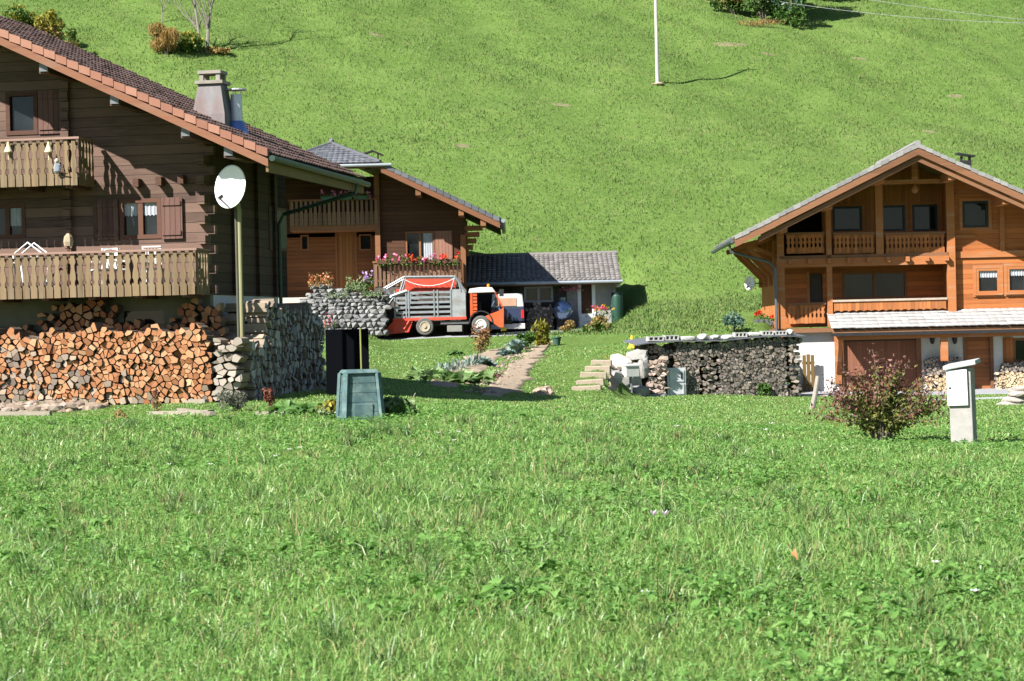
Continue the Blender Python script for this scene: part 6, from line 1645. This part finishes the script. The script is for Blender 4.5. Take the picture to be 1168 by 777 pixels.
# coarse tussocks standing up out of the meadow
g_, cx_, cy_ = scatter(420, 9.5, 40, 1.0, 120)
cx_ = np.concatenate([cx_, [1.35, 1.5, 4.2, 4.0, 4.5, .2, -.1]]); cy_ = np.concatenate([cy_, [26.5, 26.2, 18.0, 17.2, 17.8, 15.5, 15.1]])
k = keep(cx_, cy_) & ~((cx_ > 3.6) & (cy_ > 27)); cx_, cy_ = cx_[k], cy_[k]; nb_ = 46; n = len(cx_)*nb_
a_ = g_.uniform(0, 6.283, n); rr_ = np.abs(g_.normal(0, .06, n)); X = np.repeat(cx_, nb_)+np.cos(a_)*rr_; Y = np.repeat(cy_, nb_)+np.sin(a_)*rr_
hh_ = np.repeat(g_.uniform(.10, .26, len(cx_)), nb_)*g_.uniform(.5, 1.2, n)
V, q4_, t3_ = blades(X, Y, hh_, .006*(Y/12)**.7*g_.uniform(.7, 1.4, n), np.clip(g_.normal(.75, .3, n), .1, 1.3), g_)
o = mesh_np('tussock_grass', V, [q4_, t3_], grass_mat('tussock_blade', [(.2, (.05,.115,.03)), (.42, (.09,.18,.05)), (.6, (.14,.24,.075)), (.85, (.21,.31,.12))], dryt=.6)); o['kind'] = 'stuff'; tag(o, 'coarse taller grass tussocks scattered through the foreground meadow', 'grass')
g_, X, Y = scatter(260, 9.5, 42, 1.0, 140); k = keep(X, Y) & ~((X > 3.4) & (Y > 27)); X, Y = X[k], Y[k]; n = len(X)
V, q4_, t3_ = blades(X, Y, g_.uniform(.2, .42, n), .0045*(Y/12)**.6, np.clip(g_.normal(.5, .3, n), 0, 1.2), g_)
o = mesh_np('dry_stalks', V, [q4_, t3_], mat_isl('straw', [(0, (.20,.17,.08)), (1, (.42,.36,.20))], .7, .2)); o['kind'] = 'stuff'; tag(o, 'dry straw coloured stalks standing above the foreground meadow grass', 'stalks')
# hillside turf
g_, x, y = scatter(300000, 84, 186, .6, 102, 5)
k = keep(x, y) & ((y > 112) | (zt(x, y) > 1.2)); x, y = x[k], y[k]
pn = pnoise(x, y, .7, 5)
h = np.clip((.13 + .05*pn)*g_.uniform(.5, 1.6, len(x)), .04, .4); wd = .042*g_.uniform(.5, 1.5, len(x))
V, q4_, t3_ = blades(x, y, h, wd, np.clip(g_.normal(.7, .35, len(x)), 0, 1.4), g_)
G2 = grass_mat('hill_grass_blade', [(.2, (.062,.11,.03)), (.42, (.105,.172,.045)), (.6, (.146,.22,.064)), (.85, (.205,.26,.095))], (.25,.22,.12), .35, .32, .655, (.35,1.0,.3), .75, .1)
o = mesh_np('hillside_turf', V, [q4_, t3_], G2); o['kind'] = 'stuff'; tag(o, 'short green turf covering the steep hillside behind the chalets', 'grass')

# broad leaves among the grass
def broad(n, x, y, z, L, W, el, g_, droop=.5):
    a = g_.uniform(0, 2*np.pi, n); d = np.stack([np.cos(a)*np.cos(el), np.sin(a)*np.cos(el), np.sin(el)], 1)
    s = np.stack([-np.sin(a), np.cos(a), np.zeros(n)], 1); tw = g_.normal(0, .25, n); s[:, 2] += tw
    B = np.stack([x, y, z], 1); dn = np.zeros((n, 3)); dn[:, 2] = -1
    p = lambda f: B + d*(L*f)[:, None] + dn*(L*droop*f*f)[:, None]
    o1 = s*(W*.5)[:, None]; up = np.zeros((n, 3)); up[:, 2] = 1; cu = up*(W*.18)[:, None]
    V = np.stack([p(0), p(.3)-o1*.8+cu, p(.3)+o1*.8+cu, p(.68)-o1+cu, p(.68)+o1+cu, p(1.0), p(.3), p(.68)], 1).reshape(-1, 3)
    k = np.arange(n)[:, None]*8
    return V, k+np.array([[1,6,7,3]]), k+np.array([[6,2,4,7]]), k+np.array([[0,6,1]]), k+np.array([[0,2,6]]), k+np.array([[3,7,5]]), k+np.array([[7,4,5]])
WEED = mat_isl('weed_leaf', [(0, (.055,.135,.03)), (.4, (.11,.235,.05)), (.75, (.18,.325,.085)), (1, (.27,.40,.15))], .45, .35, spec=.35)
g_, cx_, cy_ = scatter(11000, 9.0, 46, 1.1, 103)
cl = pnoise(cx_, cy_, .8, 8) + .5*pnoise(cx_, cy_, 2.1, 9) + np.where((cy_ > 17) & (cy_ < 24) & (cx_ < 1), .35, 0)
k = (cl + g_.normal(0, .3, len(cl)) > .38) & keep(cx_, cy_); k &= ~((cx_ > 3.2) & (cy_ > 25)); cx_, cy_ = cx_[k], cy_[k]
nl = 6; X = np.repeat(cx_, nl)+g_.normal(0, .02, len(cx_)*nl); Y = np.repeat(cy_, nl)+g_.normal(0, .02, len(cx_)*nl); n = len(X)
sz = np.repeat(g_.uniform(.035, .11, len(cx_)), nl)*g_.uniform(.6, 1.3, n); hz_ = np.repeat(g_.uniform(.03, .10, len(cx_)), nl)
F6 = broad(n, X, Y, zt(X, Y)+hz_, sz, sz*g_.uniform(.35, .65, n), g_.uniform(-.1, .9, n), g_)
o = mesh_np('meadow_weeds', F6[0], list(F6[1:]), WEED, smooth=True); o['kind'] = 'stuff'; tag(o, 'broad leaved weeds in patches through the foreground meadow', 'weeds')
g_, X, Y = scatter(110000, 8.8, 44, 1.2, 104); k = (pnoise(X, Y, 1.3, 12) + g_.normal(0, .3, len(X)) > -.1) & keep(X, Y); X, Y = X[k], Y[k]; n = len(X)
sz = g_.uniform(.018, .036, n)*np.clip((Y/12)**.5, 1, 2); 
F6 = broad(n, X, Y, zt(X, Y)+g_.uniform(.03, .10, n), sz, sz*.8, g_.uniform(-.3, .6, n), g_, .2)
o = mesh_np('clover', F6[0], list(F6[1:]), WEED, smooth=True); o['kind'] = 'stuff'; tag(o, 'small clover leaves spread low through the foreground meadow', 'clover')

# small flowers
WFL = mat_isl('white_petal', [(0, (.70,.68,.66)), (1, (.8,.8,.8))], .6, .2); CRO = mat_isl('crocus_petal', [(0, (.62,.46,.60)), (1, (.74,.62,.72))], .6, .2); STEMG = mat_plain('stem_green', (.08,.16,.03), .6, .2, 9, bump=0)
def flower(name, lab, px, py, mat, h, r, grp, petals=6, cup=.5):
    p = G(px, py + h*2600/20*.3); t = thing(name, lab, 'flower', p, grp)
    MB().tube([(0,0,0), (.005,0,h)], .003, 5).build('stem', STEMG, t)
    vs = []; fs = []
    for i in range(petals):
        a = 2*math.pi*i/petals; ca, sa = math.cos(a), math.sin(a); o_ = len(vs)
        for rr_, w_, zz in ((.0, .0, 0), (r*.6, r*.33, r*cup*.6), (r, .0, r*cup)): vs += [(ca*rr_-sa*w_, sa*rr_+ca*w_, h+zz), (ca*rr_+sa*w_, sa*rr_-ca*w_, h+zz)]
        fs += [(o_, o_+2, o_+3), (o_+2, o_+4, o_+3)]
    MB().add(vs, fs).build('petals', mat, t)
for px, py in ((314, 527), (330, 519), (342, 517), (500, 499), (518, 508), (523, 498), (873, 494), (772, 490), (880, 486), (193, 537), (240, 537), (1068, 658), (1112, 694), (736, 695)):
    flower('white_flower', 'tiny white flower standing in the green meadow grass', px, py, WFL, .11, .032*max(1, G(px, py).y/22), 'white flowers in the meadow')
for px, lab in ((746, 'pale pink crocus in the middle of the meadow, left one of the two'), (759, 'pale pink crocus in the middle of the meadow, right one of the two')):
    flower('crocus', lab, px, 601, CRO, .12, .038, 'crocuses', 6, 1.2)
p = G(908, 650); o = leaf_mesh('fallen_leaf', [(0,0,.09)], .11, mat_plain('leaf_orange', (.58,.25,.12), .7, .2, 20), None, -.2, .8, 4); o.location = p; tag(o, 'single orange fallen leaf lying on the meadow grass', 'leaf')

# ================================================================== garden plants
def radial(name, n, L, W, el0, el1, mat, par, seed, z0=0, droop=.5, spread=.03):
    g_ = np.random.default_rng(seed)
    F6 = broad(n, g_.normal(0, spread, n), g_.normal(0, spread, n), np.full(n, z0)+g_.uniform(0, .05, n), L*g_.uniform(.6, 1.2, n), W*g_.uniform(.7, 1.2, n), g_.uniform(el0, el1, n), g_, droop)
    return mesh_np(name, F6[0], list(F6[1:]), mat, par, smooth=True)
def leafy(kind, lab, px, py, n, L, W, el0, el1, mat, seed, d=None, droop=.5, spread=.05, grp=None, cat='plant'):
    p = G(px, py) if d is None else (lambda q: Vector((q.x, q.y, Z(q.x, q.y))))(P(px, py, d))
    t = thing(kind, lab, cat, p, grp); radial('leaves', n, L, W, el0, el1, mat, t, seed, .02, droop, spread); MB().tube([(0,0,-.05), (0,0,L*.35)], L*.04, 6).build('stem', STEMG, t); return t
def bushy(kind, lab, px, py, r, n, sz, mat, seed, d=None, up=.4, asp=.5, lumps=7, stemmat=None, grp=None, nst=7, cat='shrub', mat2=None, hollow=.3):
    p = G(px, py) if d is None else (lambda q: Vector((q.x, q.y, Z(q.x, q.y))))(P(px, py, d))
    t = thing(kind, lab, cat, p, grp); g_ = np.random.default_rng(seed); r = np.array(r)
    pts = blob_points((0, 0, r[2]*.95), r, n, g_, hollow, lumps, .5, base=.02)
    if mat2 is not None:
        k = (pts[:, 2]/r[2]/1.9 + g_.normal(0, .22, len(pts))) > .55
        leaf_mesh('foliage', pts[~k], sz, mat, t, up, asp, seed); leaf_mesh('outer_foliage', pts[k], sz, mat2, t, up, asp, seed+1)
    else: leaf_mesh('foliage', pts, sz, mat, t, up, asp, seed)
    m = MB()
    for i in range(nst):
        e = pts[g_.integers(0, len(pts))]; m.tube([(e[0]*.06, e[1]*.06, -.1), (e[0]*.4, e[1]*.4, e[2]*.55), tuple(e*.95)], [r[2]*.03, r[2]*.02, r[2]*.006], 5)
    m.build('stems', stemmat or BARK(), t); return t
LAV = mat_isl('lavender_leaf', [(0, (.06,.075,.05)), (.6, (.12,.13,.09)), (1, (.20,.19,.16))], .8, .1)
REDL = mat_isl('red_brown_leaf', [(0, (.10,.03,.025)), (.6, (.20,.075,.05)), (1, (.30,.14,.09))], .6, .25)
BIGL = mat_isl('big_leaf', [(0, (.05,.12,.03)), (.5, (.09,.19,.045)), (1, (.16,.27,.08))], .4, .3, spec=.4)
GLAU = mat_isl('glaucous_leaf', [(0, (.09,.15,.13)), (.5, (.17,.24,.21)), (1, (.30,.36,.32))], .5, .15)
bushy('lavender', 'rounded grey green lavender clump at the foot of the pale crib of firewood', 268, 470, (.42,.4,.25), 1500, .07, LAV, 201, up=1.5, asp=.22)
bushy('red_leaved_plant', 'small red-brown leafed plant right of the lavender, before the dark side stack', 306, 469, (.18,.18,.26), 420, .07, REDL, 202)
leafy('horseradish', 'big leafed plant with upright leaves between the red leafed plant and the composter', 328, 474, 34, .50, .13, .5, 1.4, BIGL, 203, spread=.10)
leafy('horseradish', 'wide clump of dark drooping leaves just left of the composter', 356, 474, 60, .46, .16, .2, 1.2, BIGL, 204, spread=.16)
bushy('squash_plant', 'mottled green and yellow leafy plant touching the left side of the composter', 378, 477, (.35,.3,.17), 420, .12, LEAF_P(), 205, asp=.8, mat2=LEAF_Y())
bushy('squash_plant', 'low green leafy plant spreading right of the composter', 450, 476, (.42,.35,.18), 700, .12, BIGL, 206, asp=.8, mat2=LEAF_P())
o = MB().tube([(0,0,0), (.12,0,.22)], .012, 5).build('pale_stick', TMB); o.location = G(468, 460); tag(o, 'short pale stick leaning out of the plant right of the composter', 'stick')
PALEL = mat_isl('pale_big_leaf', [(0, (.07,.15,.04)), (.5, (.14,.23,.075)), (.8, (.24,.33,.15)), (1, (.36,.42,.26))], .5, .3, spec=.4)
# vegetable bed
leafy('courgette_plant', 'pale green leafy plant at the far left of the vegetable bed', 488, 433, 90, .55, .34, .2, 1.3, PALEL, 210, spread=.24)
leafy('courgette_plant', 'broad bright leafy plant at the lower middle of the vegetable bed', 525, 437, 150, .58, .34, .15, 1.3, PALEL, 211, spread=.36)
for i in range(9):
    px = 500+i*5.6; leafy('leek', 'upright blue green leek in the short row of the vegetable bed', px, 432-i*1.5, 12, .5, .07, .9, 1.5, GLAU, 220+i, grp='leeks in the vegetable bed', droop=.2, d=71+i*.9)
leafy('cabbage', 'large blue green cabbage in the middle of the vegetable bed', 553, 415, 46, .48, .30, .1, 1.2, GLAU, 230, d=78, spread=.08)
leafy('cabbage', 'silvery cabbage right of the large blue green cabbage in the vegetable bed', 577, 403, 40, .50, .26, .2, 1.2, GLAU, 231, d=87, spread=.1)
leafy('kale', 'tall kale plant with upright leaves at the top of the vegetable bed', 589, 401, 30, .95, .28, .8, 1.5, GLAU, 232, d=88)
bushy('bean_plants', 'dark green leafy row plant right of the tall kale', 600, 397, (.45,.3,.42), 420, .2, LEAF_G(), 233, d=90)
bushy('sweetcorn', 'yellowing upright plant at the upper right end of the vegetable bed', 617, 394, (.5,.35,.62), 380, .34, LEAF_Y(), 234, d=92, up=1.6, asp=.22)
bushy('redcurrant_bush', 'thin reddish brown bush at the top left of the vegetable bed before the truck wheel', 549, 402, (.62,.45,.7), 650, .12, LEAF_O(), 235, d=90, mat2=REDL)
leafy('lettuce', 'small dark red lettuce alone on the bare soil of the bed', 564, 424, 26, .26, .18, .1, 1.1, mat_isl('lettuce_red', [(0, (.06,.03,.03)), (1, (.15,.08,.07))], .6, .1), 236, d=72)
leafy('weed', 'dark leafy weed in the grass slope left of the vegetable bed', 519, 396, 30, .4, .2, .1, .9, BIGL, 237, d=87)
p = P(635, 393.5, 93); gz = Z(p.x, p.y); t = thing('garden_pot', 'small dark green pot at the upper right end of the vegetable bed', 'pot', (p.x, p.y, gz)); MB().lathe([(0,0),(.13,0),(.19,.32),(.16,.32),(0,.26)], n=16).build('pot_body', GBX, t); MB().lathe([(.185,.28),(.21,.29),(.21,.34),(.185,.34)], n=16).build('rim', GBX, t)
bushy('dry_shrub', 'small dry brownish plant at the edge of the yard before the gas tank', 647, 379, (.5,.3,.3), 260, .16, LEAF_O(), 240, d=104)
bushy('green_shrub', 'low green shrub on the slope below the flower tub', 684, 385, (.85,.5,.36), 520, .18, LEAF_G(), 241, d=100, mat2=LEAF_O())
bushy('green_shrub', 'dark little shrub behind the stack cover left of the red geraniums', 836, 384, (.55,.4,.42), 420, .15, LEAF_B(), 242, d=85.5)
bushy('yellow_shrub', 'yellow green plant at the right end of the stack cover below the white post', 908, 386, (.24,.2,.14), 160, .10, LEAF_Y(), 243, d=83.6)
bushy('nettle_clump', 'green weeds growing at the foot of the wide dark stack', 868, 457, (.5,.2,.26), 260, .16, LEAF_G(), 244, d=80.8)
bushy('dry_stalks', 'dry reddish stalk plant on the soil strip before the orange stack', 178, 470, (.14,.14,.24), 180, .06, LEAF_O(), 245, mat2=REDL)
bushy('green_clump', 'low green weed clump on the left of the soil strip', 30, 466, (.3,.2,.1), 240, .08, LEAF_G(), 246)
bushy('dry_clump', 'small dry brown clump at the meadow edge below the soil strip', 137, 480, (.16,.12,.1), 160, .06, LEAF_O(), 247)
# the red-brown bush on the right lawn
pb = G(1006, 504.5); BS = thing('barberry_bush', 'red-brown leafed bush with arching branches standing on the right lawn', 'bush', pb)
g_ = np.random.default_rng(301); sB = pb.y/2600; Pn = []; Pr = []; m = MB()
tips = []
for i in range(60):
    a = g_.uniform(0, 2*np.pi); f = g_.uniform(0, 1)**.7
    tx = math.cos(a)*f*1.2-.08; ty = math.sin(a)*f*.9; tz = 1.04*math.sqrt(max(0, 1-(f*.93)**2))*g_.uniform(.55, 1.12)+.18
    if i == 0: tx, ty, tz = -.12, 0, 1.50
    if i == 1: tx, ty, tz = -.95, -.1, .45
    if i == 2: tx, ty, tz = 1.0, .1, .6
    if i == 3: tx, ty, tz = .5, .1, 1.3
    e = Vector((tx, ty, tz)); mid = Vector((tx*.32, ty*.32, tz*.62)); b0_ = Vector((tx*.06, ty*.06, -.05))
    m.tube([b0_, mid*.5, mid, e], [.022, .016, .011, .004], 5)
    for s_ in range(100):
        t_ = g_.uniform(.28, 1.02); q = (b0_.lerp(mid, t_*2) if t_ < .5 else mid.lerp(e, (t_-.5)*2)); q = np.array(q) + g_.normal(0, .055, 3)
        (Pr if t_+g_.normal(0, .16) + q[2]*.12 - (.12 if q[0] > .1 else 0) > .80 else Pn).append(q)
m.build('branches', BARK(), BS)
BUR = mat_isl('burgundy_leaf', [(0, (.075,.03,.026)), (.45, (.165,.068,.053)), (.8, (.26,.13,.10)), (1, (.33,.22,.16))], .55, .25)
OLV = mat_isl('olive_leaf', [(0, (.07,.10,.02)), (.5, (.14,.165,.04)), (.85, (.24,.21,.06)), (1, (.31,.2,.09))], .5, .3)
leaf_mesh('inner_foliage', Pn, .07, OLV, BS, .3, .55, 7); leaf_mesh('outer_foliage', Pr, .066, BUR, BS, .3, .55, 8)
flower('dandelion', 'single yellow dandelion in the lawn right of the red-brown bush', 1055, 505, YEL, .06, .035, None, 12, .2)

# ================================================================== hillside shrubs and trees
def at_g(px, py): return G(px, py, 100)
def hill_bush(kind, lab, px, py, r, n, sz, mat, seed, mat2=None, **kw):
    p = at_g(px, py); return bushy(kind, lab, px, py, r, n, sz, mat, seed, d=p.y, mat2=mat2, **kw)
hill_bush('dry_grass_clump', 'tall orange dry grass clump on the hillside above the chimney', 190, 62, (1.5,1.0,1.15), 2100, .42, mat_isl('orange_grass', [(0, (.16,.10,.03)), (.5, (.30,.19,.06)), (1, (.42,.31,.13))], .8, .3), 401, up=2.2, asp=.10)
hill_bush('hill_shrub', 'yellow green shrub beside the orange grass clump and the bare pale tree', 217, 61, (1.3,1.0,.85), 1100, .26, LEAF_G(), 402, mat2=LEAF_Y())
hill_bush('hill_shrub', 'low brown green shrub right of the bare pale tree', 246, 62, (.95,.7,.35), 500, .22, LEAF_O(), 403, mat2=LEAF_G())
hill_bush('hill_shrub', 'bright yellow green shrub at the top left corner above the tiled roof', 8, 52, (1.8,1.2,1.5), 1400, .25, LEAF_Y(), 404, mat2=LEAF_G())
hill_bush('hill_shrub', 'green shrub behind the tiled roof, second from the left edge', 30, 50, (1.3,1.0,1.35), 1000, .25, LEAF_G(), 405, mat2=LEAF_Y())
hill_bush('hill_shrub', 'brownish shrub behind the tiled roof, second from its right end', 54, 56, (1.2,1.0,1.3), 900, .25, LEAF_O(), 406, mat2=LEAF_Y())
hill_bush('hill_shrub', 'smallest olive shrub behind the tiled roof, rightmost of the row', 80, 66, (.9,.8,1.0), 500, .22, LEAF_O(), 407, mat2=LEAF_G())
def bare_tree(lab, px, py, h, seed, lean=(0,0), r=.09, mat=None, dens=1.0):
    p = at_g(px, py); t = thing('bare_tree', lab, 'tree', p); g_ = random.Random(seed); m = MB(); tr = MB()
    def grow(b, d, L, r, lev):
        pts = [b]; q = b; dd_ = d.copy()
        for i in range(4):
            dd_ = (dd_ + Vector((g_.uniform(-.13,.13), g_.uniform(-.13,.13), .06))).normalized(); q = q + dd_*L/4; pts.append(q)
        (tr if lev == 0 else m).tube(pts, [r*(1-.62*i/4) for i in range(5)], 6 if lev < 2 else 4)
        if lev < 3:
            for i in range(int((5 if lev else 9)*dens)):
                k = g_.randint(1, 4); a = g_.uniform(0, 6.28); e = (dd_*1.1 + Vector((math.cos(a), math.sin(a), .25))*.75).normalized()
                grow(pts[k], e, L*g_.uniform(.3, .55), r*.42, lev+1)
    grow(Vector((0,0,-.2)), Vector((lean[0], lean[1], 1)).normalized(), h, r, 0)
    tr.build('trunk', mat, t); m.build('crown', mat, t); return t
PT = mat_plain('pale_bark', (.20,.175,.15), .9, .2, 5, bump=0); GT = mat_plain('grey_twigs', (.22,.20,.16), .9, .2, 5, bump=0)
bare_tree('bare pale double stemmed tree right of the orange grass clump, left stem', 230, 59, 6.0, 3, (-.04, 0), .10, PT, .8)
bare_tree('bare pale tree right of the orange grass clump, thicker right stem', 236, 60, 6.5, 5, (.03, 0), .12, PT, .9)
bare_tree('thin bare grey sapling above the orange grass clump at the top edge', 185, 26, 3.4, 9, (.05, 0), .05, GT, .8)
def tree(lab, px, py, h, cr, seed, mats, n=3600, sz=.34):
    p = at_g(px, py); t = thing('hill_tree', lab, 'tree', p, None); g_ = np.random.default_rng(seed); cr = np.array(cr)
    pts = blob_points((0, 0, h-cr[2]*.9), cr, n, g_, .25, 11, .45, base=.2)
    k = g_.uniform(0, 1, len(pts)) < .5
    leaf_mesh('crown', pts, sz, mats, t, .2, .6, seed)
    m = MB().tube([(0,0,-.3), (.1,0,h*.35), (0,.1,h*.8)], [.26,.18,.06], 8)
    for i in range(12):
        e = pts[g_.integers(0, len(pts))]; m.tube([(0,0,h*g_.uniform(.2,.5)), tuple(e*.6+np.array([0,0,h*.12])), tuple(e)], [.09,.05,.015], 5)
    m.build('trunk', BARK(), t); return t
tree('dark leafy tree at the top edge, right one behind the hillside thicket', 905, 25, 8.5, (2.3,2.0,4.4), 501, LEAF_G())
tree('dark leafy tree at the top edge, left one behind the hillside thicket', 868, 18, 8.0, (2.3,2.0,4.2), 502, LEAF_G())
tree('dark leafy tree at the top edge, standing highest behind the thicket', 930, -2, 8.5, (2.6,2.2,4.4), 503, LEAF_G())
tree('leafy tree beyond the top edge, farthest right of the hillside thicket', 1040, -16, 7.5, (2.6,2.2,4.0), 505, LEAF_G())
tree('leafy tree standing by itself right of the thicket beyond the top edge', 985, -14, 8.0, (2.6,2.2,4.2), 504, LEAF_G())
hill_bush('thicket_shrub', 'dark green shrub at the right end of the thicket at the top edge', 903, 31, (1.7,1.3,1.9), 1900, .28, LEAF_G(), 410, mat2=LEAF_B())
hill_bush('thicket_shrub', 'mid green shrub in the middle of the thicket at the top edge', 872, 27, (1.8,1.3,1.7), 1700, .28, LEAF_G(), 411, mat2=LEAF_P())
hill_bush('thicket_shrub', 'olive shrub at the left end of the thicket at the top edge', 838, 17, (2.0,1.2,1.1), 1400, .26, LEAF_G(), 412, mat2=LEAF_O())
hill_bush('dry_grass_clump', 'fringe of dry straw coloured grass along the foot of the thicket', 866, 31, (2.8,.5,.35), 420, .3, LEAF_O(), 413, up=2, asp=.12)
